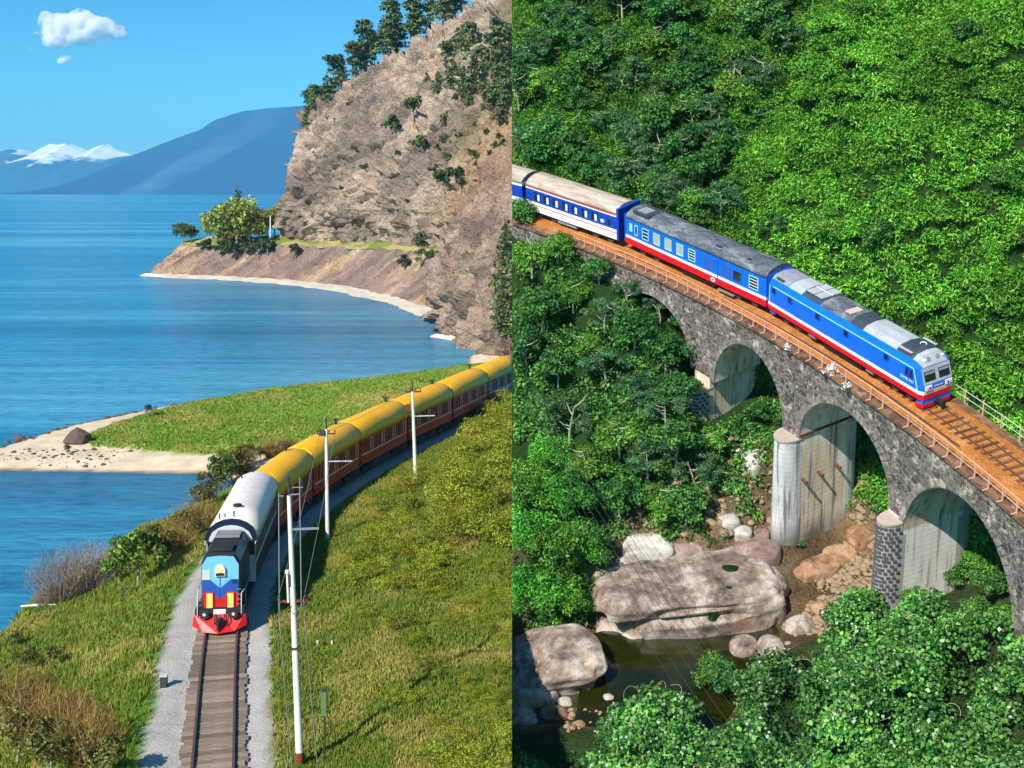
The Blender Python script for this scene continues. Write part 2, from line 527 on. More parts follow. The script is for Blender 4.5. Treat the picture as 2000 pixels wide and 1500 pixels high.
# ------------------------------------------------------------------ distant mountains
def ridge_mesh(name, prof, dist, depth, colf, seed, res=(160, 60), rough=0.1, base_z=-8.0):
    us = np.linspace(prof[0][0], prof[-1][0], res[0])
    vs = np.interp(us, [p[0] for p in prof], [p[1] for p in prof])
    H = CAMZ - (vs - 370) / F * dist
    X = (us - 1000) / F * dist
    t = np.linspace(-1, 1, res[1])
    P = np.empty((res[1], res[0], 3))
    P[..., 0] = X[None]; P[..., 1] = dist + t[:, None] * depth
    sh = (1 - np.abs(t)) ** 0.85
    P[..., 2] = base_z + sh[:, None] * (H[None] - base_z)
    q = P.reshape(-1, 3) / (depth * 0.55)
    n = (ridged(q * np.array([1.0, 1, 0]), 5, seed).reshape(P.shape[:2]) - 0.55)
    P[..., 2] += n * rough * (H[None] - base_z) * np.minimum(1, (1 - np.abs(t)) * 5)[:, None] * np.where(np.abs(t) < 0.04, 0.25, 1)[:, None]
    P[..., 1] += n * depth * 0.18
    C = colf(P, n)
    me = grid_mesh(name, P, C)
    return me
m_far = vcol('far_rock', 1.0, 0.0014, 0.007, 0.25, 0.0)
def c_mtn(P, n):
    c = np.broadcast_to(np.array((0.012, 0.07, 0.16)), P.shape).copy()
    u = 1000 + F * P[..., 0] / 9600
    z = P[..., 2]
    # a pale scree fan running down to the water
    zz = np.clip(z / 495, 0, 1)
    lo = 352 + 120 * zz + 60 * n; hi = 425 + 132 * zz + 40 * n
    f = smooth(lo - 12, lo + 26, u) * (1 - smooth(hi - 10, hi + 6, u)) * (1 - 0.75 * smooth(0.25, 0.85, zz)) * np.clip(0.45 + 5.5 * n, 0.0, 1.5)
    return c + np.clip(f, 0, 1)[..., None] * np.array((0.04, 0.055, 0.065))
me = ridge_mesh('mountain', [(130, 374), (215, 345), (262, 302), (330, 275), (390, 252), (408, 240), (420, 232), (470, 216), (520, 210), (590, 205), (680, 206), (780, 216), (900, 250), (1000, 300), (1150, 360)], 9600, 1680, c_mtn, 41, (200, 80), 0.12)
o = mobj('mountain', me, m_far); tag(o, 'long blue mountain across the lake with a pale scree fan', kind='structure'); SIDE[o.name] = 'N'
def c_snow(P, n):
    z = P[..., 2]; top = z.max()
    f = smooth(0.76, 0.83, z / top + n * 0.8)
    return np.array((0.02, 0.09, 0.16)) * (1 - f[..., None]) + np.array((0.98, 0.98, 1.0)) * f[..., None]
prof = [(-160, 300), (-60, 305), (0, 296), (20, 290), (45, 292), (60, 302), (78, 294), (95, 288), (112, 290), (128, 285), (150, 293), (168, 303), (182, 292), (200, 288), (215, 294), (240, 300), (262, 302), (300, 312), (360, 330)]
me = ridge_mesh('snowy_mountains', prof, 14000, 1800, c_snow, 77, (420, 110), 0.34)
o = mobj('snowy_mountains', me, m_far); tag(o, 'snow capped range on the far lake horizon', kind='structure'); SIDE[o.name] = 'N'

# ------------------------------------------------------------------ clouds (outside the haze)
m = M('cloud_vapour')
m.t.nodes.remove(m.b)
pv = m.n('VolumePrincipled')
v = m.coord()
n = m.noise(v, 0.0053, 6, 0.62)
at = m.n('TexCoord')
ln = m.n('VectorMath', operation='LENGTH')
mr = m.n('MapRange'); mr.inputs[1].default_value = 0.40; mr.inputs[2].default_value = 0.62; mr.inputs[3].default_value = 0; mr.inputs[4].default_value = 0.037
m.l(n, mr.inputs[0]); m.l(mr.outputs[0], pv.inputs['Density'])
pv.inputs['Color'].default_value = (1, 1, 1, 1); pv.inputs['Anisotropy'].default_value = 0.2
m.l(pv.outputs[0], m.out.inputs['Volume'])
M_CLOUD = m.m
def cloud(name, label, blobs, Y):
    bm = bmesh.new()
    root = LY(blobs[0][0], blobs[0][1], Y)
    for (u, v, w, h) in blobs:
        p = LY(u, v, Y) - root
        bmesh.ops.create_icosphere(bm, subdivisions=3, radius=1.0, matrix=Matrix.Translation(p) @ Matrix.Diagonal((w / F * Y, w / F * Y * 0.8, h / F * Y, 1)))
    me = bpy.data.meshes.new(name); bm.to_mesh(me); bm.free()
    o = mobj(name, me, M_CLOUD, None, Matrix.Translation(root))
    rm = o.modifiers.new('merge', 'REMESH'); rm.mode = 'VOXEL'; rm.voxel_size = 24
    tx = bpy.data.textures.new(name, 'CLOUDS'); tx.noise_scale = 102; tx.noise_depth = 4
    dm = o.modifiers.new('puff', 'DISPLACE'); dm.texture = tx; dm.strength = 120; dm.mid_level = 0.5; dm.texture_coords = 'LOCAL'
    tag(o, label, 'cloud'); SIDE[o.name] = 'N'
cloud('cloud', 'large white puffy cloud at the top left of the sky', [(120, 52, 42, 26), (95, 40, 20, 18), (160, 40, 28, 22), (195, 52, 34, 20), (220, 60, 24, 16), (140, 70, 46, 18), (110, 80, 30, 13), (75, 66, 13, 4), (240, 66, 12, 7), (185, 82, 15, 5)], 18000)
cloud('cloud', 'tiny white cloud fragment below the large cloud', [(125, 116, 11, 8), (133, 113, 8, 6)], 18000)
cloud('cloud', 'smallest wisp of cloud left of the tiny fragment', [(62, 95, 3.4, 6)], 18000)

# ------------------------------------------------------------------ bluff: shingle, scree, terrace, cliff
def up_grid(rows, nr, nc):           # control net rows x cols x 3 -> smooth fine net
    A = np.array(rows, float)
    def interp(A, n, axis):
        A = np.moveaxis(A, axis, 0); k = A.shape[0]
        t = np.linspace(0, k - 1, n); i = np.clip(t.astype(int), 0, k - 2); f = (t - i)[:, None, None]
        p0, p1, p2, p3 = A[np.maximum(i - 1, 0)], A[i], A[i + 1], A[np.minimum(i + 2, k - 1)]
        c = 0.5 * (2 * p1 + (p2 - p0) * f + (2 * p0 - 5 * p1 + 4 * p2 - p3) * f * f + (3 * p1 - p0 - 3 * p2 + p3) * f ** 3)
        l = p1 * (1 - f) + p2 * f
        return np.moveaxis(c * 0.75 + l * 0.25, 0, axis)
    return interp(interp(A, nr, 0), nc, 1)
def normals(P):
    dx = np.gradient(P, axis=1); dy = np.gradient(P, axis=0)
    n = np.cross(dx, dy); n /= np.maximum(np.linalg.norm(n, axis=2, keepdims=True), 1e-9)
    return n
def rock_relief(P, amp, seed, fade=None, strata=1.0):
    N = normals(P)
    flip = np.sum(N * (np.array([0, 0, CAMZ]) - P), 2, keepdims=True) < 0
    N = np.where(flip, -N, N)
    Q = P.reshape(-1, 3)
    ang = 0.75                        # ledges climb to the right
    S = np.stack([(Q[:, 0] * math.cos(ang) + Q[:, 2] * math.sin(ang)) * 0.045, Q[:, 1] * 0.08, (-Q[:, 0] * math.sin(ang) + Q[:, 2] * math.cos(ang)) * 0.24], -1)
    cr = np.clip(ridged(Q / 15 + 0.25 * S, 3, seed + 21) - 0.74, 0, 1)      # narrow clefts
    T = np.stack([S[:, 0] * 3.2, Q[:, 1] * 0.16, S[:, 2] * 1.0], -1) + (fbm(Q / 6, 2, seed + 30)[:, None] - .5) * 0.8
    bl = (cells(T, seed) - .5) * 4.2 + (cells(T * 2.7 + 5, seed + 8) - .5) * 2.0   # broken blocks along the strata
    d = (ridged(Q / 26, 4, seed) - 0.55) * 5.0 + (ridged(S, 4, seed + 9) - 0.55) * 6.0 * strata + (ridged(Q / 5.5, 4, seed + 5) - 0.55) * 3.4 + (fbm(Q / 1.5, 3, seed + 7) - 0.5) * 2.2 - cr * 26 + bl * strata ** 0.5
    d = d.reshape(P.shape[:2]) * amp
    if fade is not None: d = d * fade
    return P + N * d[..., None], d
W3 = lambda u, v, y: tuple(LY(u, v, y))
TER = [(345, 484), (400, 478), (470, 484), (548, 479), (640, 483), (730, 485), (810, 492), (878, 500), (960, 512)]
SHO = [(262, 541), (345, 549), (430, 552), (545, 563), (620, 573), (700, 592), (770, 610), (838, 638), (905, 650)]
BEA = [(283, 534), (352, 536), (440, 539), (548, 545), (628, 553), (705, 563), (765, 577), (812, 592), (890, 604)]
shore = [L(u, v, LAKE - 0.6) for u, v in SHO]; beach = [L(u, v, LAKE + 0.9) for u, v in BEA]
edge = []
for (u, v), b in zip(TER, beach):
    s_ = 0.75
    y = (CAMZ - b.z + s_ * b.y) / ((v - 370) / F + s_)
    edge.append(LY(u, v, y))
INN = [(372, 470), (430, 462), (490, 463), (548, 460), (640, 467), (730, 469), (810, 474), (880, 486), (965, 494)]
inner = [LY(u, v, e.y + 19) for (u, v), e in zip(INN, edge)]
P = up_grid([shore, beach], 14, 240)
P[..., 2] += (fbm(P.reshape(-1, 3) / 6, 3, 2).reshape(P.shape[:2]) - 0.5) * 0.7
P[0, :, 2] = LAKE - 1.5
cb = np.broadcast_to(np.array(lin(216, 206, 188)), P.shape) * (0.68 + 0.5 * fbm(P.reshape(-1, 3) / 2.5, 3, 4).reshape(P.shape[:2])[..., None])
M_ROCK = vcol('cliff_rock', 0.95, 0.16, 1.5, 0.62, 1.0, 1.6)
M_SHORE = vcol('shore_shingle', 0.95, 0.3, 3.0, 0.22, 0.4, 0.2)
o = mobj('beach', grid_mesh('beach', P, cb), M_SHORE); tag(o, 'pale shingle beach below the far scree', kind='structure'); SIDE[o.name] = 'N'
mid = [tuple((np.array(b) * 0.5 + np.array(e) * 0.5)) for b, e in zip(beach, edge)]
P = up_grid([[Vector(b) + Vector((0, -1.0, -0.7)) for b in beach], mid, edge], 110, 300)
Q = P.reshape(-1, 3)
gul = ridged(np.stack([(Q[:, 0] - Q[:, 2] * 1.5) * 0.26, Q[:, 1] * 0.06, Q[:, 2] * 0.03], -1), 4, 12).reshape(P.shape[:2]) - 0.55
P2, d = rock_relief(P, 0.28, 14, None, 0.3)
P2 = P2 + normals(P) * 0
P2[..., 2] -= gul * 4.2 * np.sin(np.linspace(0, 1, 110) * math.pi)[:, None] * 0.9
sc_col = np.array(lin(184, 156, 130)); sc2 = np.array(lin(146, 124, 112)); sc3 = np.array(lin(186, 154, 110))
t1 = fbm(np.stack([(Q[:, 0] - Q[:, 2] * 1.5) * 0.16, Q[:, 1] * 0.04, Q[:, 2] * 0.04], -1), 4, 33).reshape(P.shape[:2])[..., None]
cc = sc_col * (1 - smooth(0.42, 0.6, t1)) + sc2 * smooth(0.42, 0.6, t1); cc = cc * (1 - smooth(0.55, 0.7, 1 - t1)) + sc3 * smooth(0.55, 0.7, 1 - t1)
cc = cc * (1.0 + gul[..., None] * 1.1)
SCREE = P2
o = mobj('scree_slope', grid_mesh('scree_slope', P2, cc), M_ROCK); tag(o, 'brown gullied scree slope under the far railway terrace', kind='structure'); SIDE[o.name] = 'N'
back = [Vector((p.x + 4, p.y + (24 if i < 3 else 6), LAKE - 2 if i < 3 else p.z + 0.4)) for i, p in enumerate(inner)]
P = up_grid([[Vector(e) + Vector((0, -0.6, -0.3)) for e in edge], inner, back], 40, 260)
P[..., 2] += (fbm(P.reshape(-1, 3) / 4, 3, 8).reshape(P.shape[:2]) - 0.5) * 1.0
TERR = P
t1 = fbm(P.reshape(-1, 3) / 9, 3, 18).reshape(P.shape[:2])[..., None]
cg = np.array(lin(122, 138, 62)) * (1 - smooth(0.42, 0.6, t1)) + np.array(lin(176, 164, 104)) * smooth(0.42, 0.6, t1)
o = mobj('terrace', grid_mesh('terrace', P, cg), M_GROUND); tag(o, 'grass terrace between cliff foot and scree', kind='structure'); SIDE[o.name] = 'N'
def net(cols_): return [[W3(*c[r]) for c in cols_] for r in range(len(cols_[0]))]
CL = [
    [(585, 462, 470), (590, 420, 472), (598, 370, 476), (610, 320, 482), (626, 268, 490), (640, 236, 498)],
    [(550, 463, 432), (551, 420, 434), (560, 370, 437), (574, 320, 442), (589, 268, 450), (603, 232, 458)],
    [(640, 470, 396), (645, 412, 399), (654, 350, 404), (667, 290, 411), (690, 218, 422), (712, 146, 436)],
    [(730, 472, 372), (740, 400, 376), (752, 330, 382), (770, 260, 391), (798, 170, 405), (826, 82, 424)],
    [(810, 477, 342), (822, 400, 347), (838, 325, 354), (858, 245, 364), (890, 135, 381), (922, 25, 404)],
    [(880, 490, 330), (895, 400, 334), (910, 310, 341), (930, 215, 352), (962, 90, 369), (1000, -50, 394)],
    [(965, 500, 316), (978, 390, 320), (992, 290, 328), (1010, 190, 338), (1040, 60, 356), (1080, -90, 380)],
    [(1050, 510, 304), (1065, 390, 309), (1080, 290, 317), (1100, 190, 328), (1130, 60, 346), (1170, -90, 370)]]
_dy = [30, 31, 44, 47, 48, 36, 33, 31]
CL = [[(u, v, y + q) for u, v, y in c] for c, q in zip(CL, _dy)]
rows = net(CL)
rows.append([(p[0] + 12, p[1] + 40, p[2] + 1) for p in rows[-1]])
rows[0] = [(p[0], p[1] + 3.0, p[2] - 2.5) for p in rows[0]]
CNR, CNC = 420, 380
P0 = up_grid(rows, CNR, CNC)
fade = np.ones(P0.shape[:2]); fade[336:] = np.linspace(1, 0.3, 84)[:, None]; fade[:46] *= np.linspace(0.05, 1, 46)[:, None]; fade[:, :76] *= np.concatenate([np.full(30, 0.3), np.linspace(0.3, 1, 46)])[None]
soft = smooth(0.60, 0.86, np.linspace(0, 1, CNC)[None] + 0.22 * (fbm(P0.reshape(-1, 3) / 30, 3, 61).reshape(CNR, CNC) - 0.5) - 0.18 * np.linspace(0, 1, CNR)[:, None] + 0.1)   # earth slopes to the right
P1, d = rock_relief(P0, 1.0, 50, fade * (1 - 0.62 * soft))
CLIFF = P1
Q = P1.reshape(-1, 3)
nz = np.abs(normals(P1)[..., 2])
t1 = fbm(Q / 14, 4, 70).reshape(CNR, CNC)[..., None]; t2 = fbm(Q / 4, 3, 71).reshape(CNR, CNC)[..., None]
rk = np.array(lin(202, 180, 158)) * (1 - smooth(0.4, 0.62, t1)) + np.array(lin(156, 138, 126)) * smooth(0.4, 0.62, t1)
rk = rk * (0.8 + 0.4 * t2)
so = np.array(lin(176, 146, 112)) * (1 - smooth(0.45, 0.6, t1)) + np.array(lin(146, 132, 82)) * smooth(0.45, 0.6, t1)
so = so * (1 - 0.55 * smooth(0.75, 0.95, np.linspace(0, 1, CNC)[None, :, None] - 0.55 * np.abs(np.linspace(0, 1, CNR)[:, None, None] - 0.25))) + np.array(lin(180, 134, 108)) * 0.55 * smooth(0.75, 0.95, np.linspace(0, 1, CNC)[None, :, None] - 0.55 * np.abs(np.linspace(0, 1, CNR)[:, None, None] - 0.25))
cc = rk * (1 - soft[..., None]) + so * soft[..., None]
gr = (smooth(0.5, 0.8, nz) * smooth(0.5, 0.62, t2[..., 0] * 0.5 + t1[..., 0] * 0.5))[..., None] * 0.7
cc = cc * (1 - gr) + np.array(lin(112, 108, 58)) * gr
o = mobj('cliff', grid_mesh('cliff', P1, cc, False), M_ROCK); tag(o, 'tall tan rock cliff rising over the lake', kind='structure'); SIDE[o.name] = 'N'
OB = [
    [(900, 640, 315), (900, 590, 318), (902, 540, 322), (915, 490, 330), (935, 430, 346), (960, 360, 369)],
    [(864, 646, 283), (860, 590, 286), (866, 540, 290), (880, 490, 298), (905, 430, 314), (932, 360, 337)],
    [(915, 676, 256), (915, 605, 262), (921, 535, 270), (932, 462, 282), (952, 390, 300), (978, 310, 325)],
    [(995, 708, 232), (995, 615, 240), (1000, 520, 250), (1010, 440, 265), (1025, 360, 285), (1050, 280, 312)],
    [(1090, 745, 212), (1090, 640, 220), (1095, 530, 232), (1105, 440, 248), (1120, 350, 270), (1145, 270, 298)]]
P0 = up_grid(net(OB), 240, 240)
P0[0, :, 2] = LAKE - 1.5
P1, d = rock_relief(P0, 0.62, 90, None, 1.4)
Q = P1.reshape(-1, 3)
t1 = fbm(Q / 9, 4, 73).reshape(240, 240)[..., None]
cc = np.array(lin(184, 160, 140)) * (1 - smooth(0.42, 0.6, t1)) + np.array(lin(138, 120, 106)) * smooth(0.42, 0.6, t1)
tt = np.linspace(0, 1, 240)[:, None, None]
cc = cc * (1 - 0.6 * smooth(0.6, 0.95, tt)) + np.array(lin(176, 138, 112)) * 0.6 * smooth(0.6, 0.95, tt)
o = mobj('rock_outcrop', grid_mesh('rock_outcrop', P1, cc, False), M_ROCK); tag(o, 'dark jagged rock outcrop at the end of the bay', kind='structure'); SIDE[o.name] = 'N'
OUTC = P1
# a second little beach at the foot of the outcrop
P = up_grid([[L(832, 661, LAKE - .4), L(870, 668, LAKE - .4), L(912, 676, LAKE - .4), L(930, 684, LAKE - .4)], [L(850, 652, LAKE + .6), L(880, 655, LAKE + .7), L(915, 664, LAKE + .8), L(940, 668, LAKE + .8)]], 8, 60)
cb = np.broadcast_to(np.array(lin(222, 212, 196)), P.shape) * (0.7 + 0.6 * fbm(P.reshape(-1, 3) / 1.5, 3, 4).reshape(P.shape[:2])[..., None])
o = mobj('beach', grid_mesh('beach', P, cb), M_SHORE); tag(o, 'short pale beach at the foot of the outcrop', kind='structure'); SIDE[o.name] = 'N'
def on_net(u, v, nets):              # picture point -> nearest node of a relief net (kept at its own depth)
    best = None
    for N_ in nets:
        q = N_.reshape(-1, 3); pu, pv_ = to_px(q)
        k = np.argmin((pu - u) ** 2 + (pv_ - v) ** 2)
        e = (pu[k] - u) ** 2 + (pv_[k] - v) ** 2
        if best is None or e < best[0] - 9: best = (e, q[k])
    return Vector(best[1])

# ------------------------------------------------------------------ air between here and the far mountains
m = M('lake_haze')
m.t.nodes.remove(m.b)
pv = m.n('VolumePrincipled')
pv.inputs['Color'].default_value = (0.22, 0.66, 1.0, 1)
pv.inputs['Density'].default_value = 0.000057
pv.inputs['Anisotropy'].default_value = 0.0
m.l(pv.outputs[0], m.out.inputs['Volume'])
o = MB().box((0, 8000, 346), (24000, 16600, 716)).build('haze', m.m)
tag(o, 'thin blue air over the lake', kind='stuff'); SIDE[o.name] = 'N'
# ================================================================== LAKE SIDE: railway and trains
CUR[0] = 'L'
K = {}
K['rail'] = paint('rusty_rail', (0.10, 0.06, 0.045), 0.55, 0.25, 6, (0.2, 0.1, 0.05))
K['railtop'] = paint('worn_rail_head', (0.32, 0.28, 0.26), 0.35, 0.15, 5, metal=0.6)
def wood(name, c):
    m = M(name); v = m.coord((1.2, 14, 6)); oi = m.n('ObjectInfo')
    n = m.noise(v, 1.6, 6, 0.65, 0.6)
    k = m.ramp(n, [(0.3, tuple(x * 0.45 for x in c)), (0.5, c), (0.72, tuple(min(1, x * 1.5) for x in c))])
    h = m.n('HueSaturation'); mr = m.n('MapRange'); mr.inputs[3].default_value = 0.62; mr.inputs[4].default_value = 1.4
    m.l(oi.outputs['Random'], mr.inputs[0]); m.l(mr.outputs[0], h.inputs['Value']); m.l(k, h.inputs['Color'])
    m.base(h.outputs[0], 0.9, 0, 0.15); m.bump(n, 0.5, 0.03)
    return m.m
K['sleeper'] = wood('weathered_sleeper', (0.25, 0.19, 0.15))
def sweep(path, prof, mb=None, mi=0):            # path: list of (pos, tangent); prof: (side, up)
    mb = mb or MB()
    rings = []
    for p, t in path:
        r = Vector((t.y, -t.x, 0))
        rings.append([p + r * a + Vector((0, 0, b)) for a, b in prof])
    return mb.loft(rings, mi)
GA = 0.93                                         # half the gauge
track = thing('railway_track', 'wooden sleeper railway track in front of the yellow roofed train', 'railway track')
RP = [(-0.075, -0.17), (0.075, -0.17), (0.02, -0.13), (0.02, -0.045), (0.04, -0.035), (0.04, 0.0), (-0.04, 0.0), (-0.04, -0.035), (-0.02, -0.045), (-0.02, -0.13)]
RP = [(a * 1.5, b * 1.35) for a, b in RP]
for sd in (-1, 1):
    path = []
    for s_ in np.arange(0.5, 124, 1.0):
        p, t = trk(s_); r = Vector((t.y, -t.x, 0))
        path.append((p + r * sd * GA, t))
    mb = sweep(path, RP)
    rail = mb.build('rail', [K['rail'], K['railtop']], track)
    n = len(RP)
    for f in rail.data.polygons:
        if f.normal.z > 0.9 and f.center.z > -0.02: f.material_index = 1
SLM = []
for k in range(6):
    b = MB(); w = 0.21 * (0.9 + 0.2 * random.random()); l = 1.52
    rings = []
    for i, x in enumerate((-l, -l * 0.4, l * 0.3, l)):
        j = [random.uniform(-0.02, 0.02) for _ in range(8)]
        rings.append([Vector((x + (j[6] if abs(x) == l else 0), -w + j[0], -0.12)), Vector((x, w + j[1], -0.12)), Vector((x, w + j[1] - 0.02, 0.085 + j[4] * .4)), Vector((x, -w + j[0] + 0.02, 0.085 + j[5] * .4))])
    b.loft(rings)
    SLM.append(b.mesh('sleeper'))
s_ = 3.0; k = 0
while s_ < s_of_y(76):
    p, t = trk(s_); a = math.atan2(-t.x, t.y) + random.uniform(-0.015, 0.015)
    o = mobj('sleeper', SLM[k % 6], K['sleeper'], track, Matrix.Translation(p + Vector((random.uniform(-.1, .1), 0, -0.235 + random.uniform(-.012, .012)))) @ Matrix.Rotation(a, 4, 'Z'))
    s_ += random.uniform(0.42, 0.50); k += 1

# ---- rolling stock helpers: x forward, y left, z up
def heading(p, t, z=0.0): return Matrix.Translation(p + Vector((0, 0, z))) @ Matrix.Rotation(math.atan2(t.y, t.x), 4, 'Z')
def section(hw, zs, roof):                        # closed profile: up the right side, over the roof, down the left
    right = [(-hw, z) for z in zs]
    arc = [(-y, z) for y, z in roof] + [(y, z) for y, z in reversed(roof)]
    return right + arc + [(hw, z) for z in reversed(zs)]
def bogie(root, x, hw, wr, mats, nax=2, span=1.9, inst=None):
    b = MB()
    for sy in (-1, 1):
        b.box((x, sy * hw, wr + 0.05), (span + 1.0, 0.12, 0.26)); b.box((x, sy * hw, wr + 0.28), (0.7, 0.16, 0.3))
    b.box((x, 0, wr + 0.2), (0.8, hw * 2, 0.3))
    bo = b.build('bogie', mats[0], root)
    for i in range(nax):
        xx = x - span / 2 + span * i / max(nax - 1, 1)
        for sy in (-1, 1):
            w = MB()
            w.disc((xx, sy * (hw - 0.2), wr), (0, sy, 0), wr, 16, 0, None, 0.1)
            w.disc((xx, sy * (hw - 0.1), wr), (0, sy, 0), wr * 0.25, 8, 0, None, 0.1)
            w.build('wheel', mats[1], bo)
    return bo
K['black'] = paint('underframe_black', (0.018, 0.018, 0.02), 0.7, 0.3, 4, (0.08, 0.05, 0.03))
K['maroon'] = paint('maroon_paint', lin(216, 8, 10), 0.42, 0.12, 2, (0.05, 0.01, 0.01))
K['maroon2'] = paint('light_maroon_paint', lin(205, 30, 28), 0.4, 0.1, 2)
K['yellow'] = paint('yellow_roof_paint', lin(255, 186, 0), 0.55, 0.12, 0.9, (0.4, 0.22, 0.02))
K['yellow2'] = paint('pale_yellow_eave_paint', lin(255, 200, 26), 0.4, 0.06, 1.5)
K['cream'] = paint('cream_trim_paint', lin(255, 236, 200), 0.5, 0.08, 3)
K['glass'] = paint('dark_window_glass', (0.02, 0.022, 0.028), 0.08, 0.1, 1, spec=0.8)
K['dpane'] = paint('dark_red_pane', lin(120, 10, 14), 0.3, 0.3, 2)
K['navy'] = paint('navy_paint', lin(22, 30, 58), 0.35, 0.12, 2)
K['blue'] = paint('mid_blue_paint', lin(36, 84, 164), 0.4, 0.08, 2)
K['sky'] = paint('light_blue_paint', lin(112, 186, 224), 0.4, 0.06, 2)
K['white'] = paint('off_white_paint', lin(242, 234, 222), 0.5, 0.09, 0.8, (0.42, 0.37, 0.3))
K['pgrey'] = paint('pale_grey_paint', lin(192, 200, 206), 0.45, 0.1, 2)
K['red'] = paint('red_paint', lin(205, 28, 30), 0.4, 0.12, 3, (0.2, 0.02, 0.02))
K['lamp'] = paint('amber_panel_paint', lin(255, 214, 110), 0.35, 0.04, 6)
K['steel'] = paint('grey_steel', (0.3, 0.31, 0.33), 0.45, 0.15, 4, metal=0.3)

HW = 1.46
ROOF = [(HW + 0.10, 3.38), (HW + 0.08, 3.92), (1.28, 4.55), (0.70, 4.90), (0.0, 5.0)]
def passenger_car(length, label, group=None):
    c = tag(empty('passenger_car'), label, 'train car', group)
    x = length / 2
    prof = [(-HW, 0.95), (-HW, 3.36), (HW, 3.36), (HW, 0.95)]
    b = MB(); b.loft([[Vector((xx, y, z)) for y, z in prof] for xx in (-x, x)]); b.build('body', K['maroon'], c)
    rr = [(-y, z) for y, z in ROOF[:-1]] + [(0, 5.0)] + [(y, z) for y, z in reversed(ROOF[:-1])]
    def ring(xx, k): return [Vector((xx, y * k, 3.36 + (z - 3.36) * k)) for y, z in rr]
    b = MB(); b.loft([ring(-x - 0.12, 0.97), ring(-x, 1.0), ring(-x * .33, 1.0), ring(x * .33, 1.0), ring(x, 1.0), ring(x + 0.12, 0.97)], 0, True, True)
    n = len(rr)
    rf = b.build('roof', [K['yellow'], K['yellow2']], c)
    for f in rf.data.polygons:
        if f.center.z < 4.0 and abs(f.center.y) > 1.2 and len(f.vertices) == 4: f.material_index = 1
    for sy in (-1, 1):
        MB().box((0, sy * (HW + 0.02), 1.86), (length - 0.5, 0.05, 0.07)).build('waist_stripe', K['cream'], c)
        MB().box((0, sy * (HW + 0.03), 1.28), (length - 0.3, 0.07, 0.34)).build('skirt_band', K['maroon2'], c)
        nW = max(6, int(length / 0.92))
        for i in range(nW):
            xx = -x + 0.75 + (length - 1.5) * i / (nW - 1)
            f = MB(); y0 = sy * (HW + 0.025)
            for dx in (-0.30, 0.30): f.box((xx + dx, y0, 2.58), (0.06, 0.06, 1.05))
            f.box((xx, y0, 3.12), (0.54, 0.04, 0.04))
            w = f.build('window', K['cream'] if i % 3 == 0 else K['maroon2'], c)
            MB().box((xx, sy * (HW + 0.006), 2.56), (0.53, 0.016, 1.02)).build('pane', K['dpane'], w)
    b = MB(); b.box((x + 0.22, 0, 2.1), (0.4, 1.3, 2.4)); b.build('gangway', K['black'], c)
    b = MB(); b.box((0, 0, 0.8), (length * 0.5, 2.2, 0.5)); b.build('underframe_box', K['black'], c)
    for xx in (-x + 2.1, x - 2.1): bogie(c, xx, 1.25, 0.48, (K['black'], K['black']))
    b = MB(); b.tube([(-x + 0.8, -0.55, 4.7), (-x + 0.8, -0.55, 5.3)], 0.12, 8); b.box((-x + 0.8, -0.55, 5.36), (0.42, 0.42, 0.10)); b.build('chimney', K['black'], c)
    return c
def chord(s0, s1):
    a, b = trk(s0 + 1.5)[0], trk(s1 - 1.5)[0]
    return (a + b) / 2, (b - a).normalized()
cars = [(92.6, 102.2, 'yellow roofed maroon passenger car coupled right behind the white roofed locomotive'), (102.7, 113.6, 'second yellow roofed maroon car behind the middle white pole'), (114.0, 125.3, 'third yellow roofed maroon car with the most clearly seen windows'),
        (125.7, 136.8, 'fourth yellow roofed maroon car just past the farthest trackside pole'), (137.2, 148.3, 'fifth yellow roofed maroon car half hidden by the hillside brush'), (148.7, 160.0, 'last yellow roofed maroon car cut off by the cliff side edge')]
for y0, y1, lab in cars:
    s0, s1 = s_of_y(y0), s_of_y(y1)
    p, t = chord(s0, s1)
    c = passenger_car(s1 - s0, lab, None)
    c.matrix_basis = heading(p, -t)

# ---- diesel locomotive with a hood nose and a long white roof
loco = thing('diesel_locomotive', 'navy diesel locomotive with blue and red hood nose and white roof', 'locomotive')
s0, s1 = s_of_y(73.7), s_of_y(92.3)
p, t = chord(s0, s1)
loco.matrix_basis = heading(p, -t)
X1 = (s1 - s0) / 2
b = MB(); b.box((0, 0, 1.12), (2 * X1 - 0.5, 2.9, 0.30)); b.build('running_board', K['black'], loco)
xh = X1 - 0.55; hb = X1 - 5.3                      # nose front and cab front
hw = 1.16
# nose: front face painted in bands
def poly(pts, x, name, mat, parent, th=0.02):
    q = [Vector((x, y, z)) for y, z in pts]
    return MB().loft([q, [v + Vector((th, 0, 0)) for v in q]]).build(name, mat, parent)
ring = lambda x, k, top: [Vector((x, y, z)) for y, z in [(-hw * k, 1.28), (-hw * k, 2.2), (-hw * k, top - 0.55), (-hw * 0.72 * k, top - 0.06), (0, top), (hw * 0.72 * k, top - 0.06), (hw * k, top - 0.55), (hw * k, 2.2), (hw * k, 1.28)]]
b = MB(); b.loft([ring(hb, 1, 4.62), ring(xh - 0.25, 1, 4.5), ring(xh, 0.94, 4.38)], [1, 1, 1, 0, 0, 1, 1, 1, 1], 2)
hood = b.build('hood', [K['black'], K['navy'], K['sky']], loco)
fx = xh + 0.006
poly([(-1.08, 1.30), (1.08, 1.30), (1.08, 2.15), (0.55, 2.15), (0, 1.78), (-0.55, 2.15), (-1.08, 2.15)], fx, 'red_band', K['red'], hood)
poly([(-1.08, 2.15), (-0.55, 2.15), (0, 1.78), (0.55, 2.15), (1.08, 2.15), (1.08, 2.95), (0.62, 2.95), (0, 2.42), (-0.62, 2.95), (-1.08, 2.95)], fx, 'blue_chevron', K['blue'], hood)
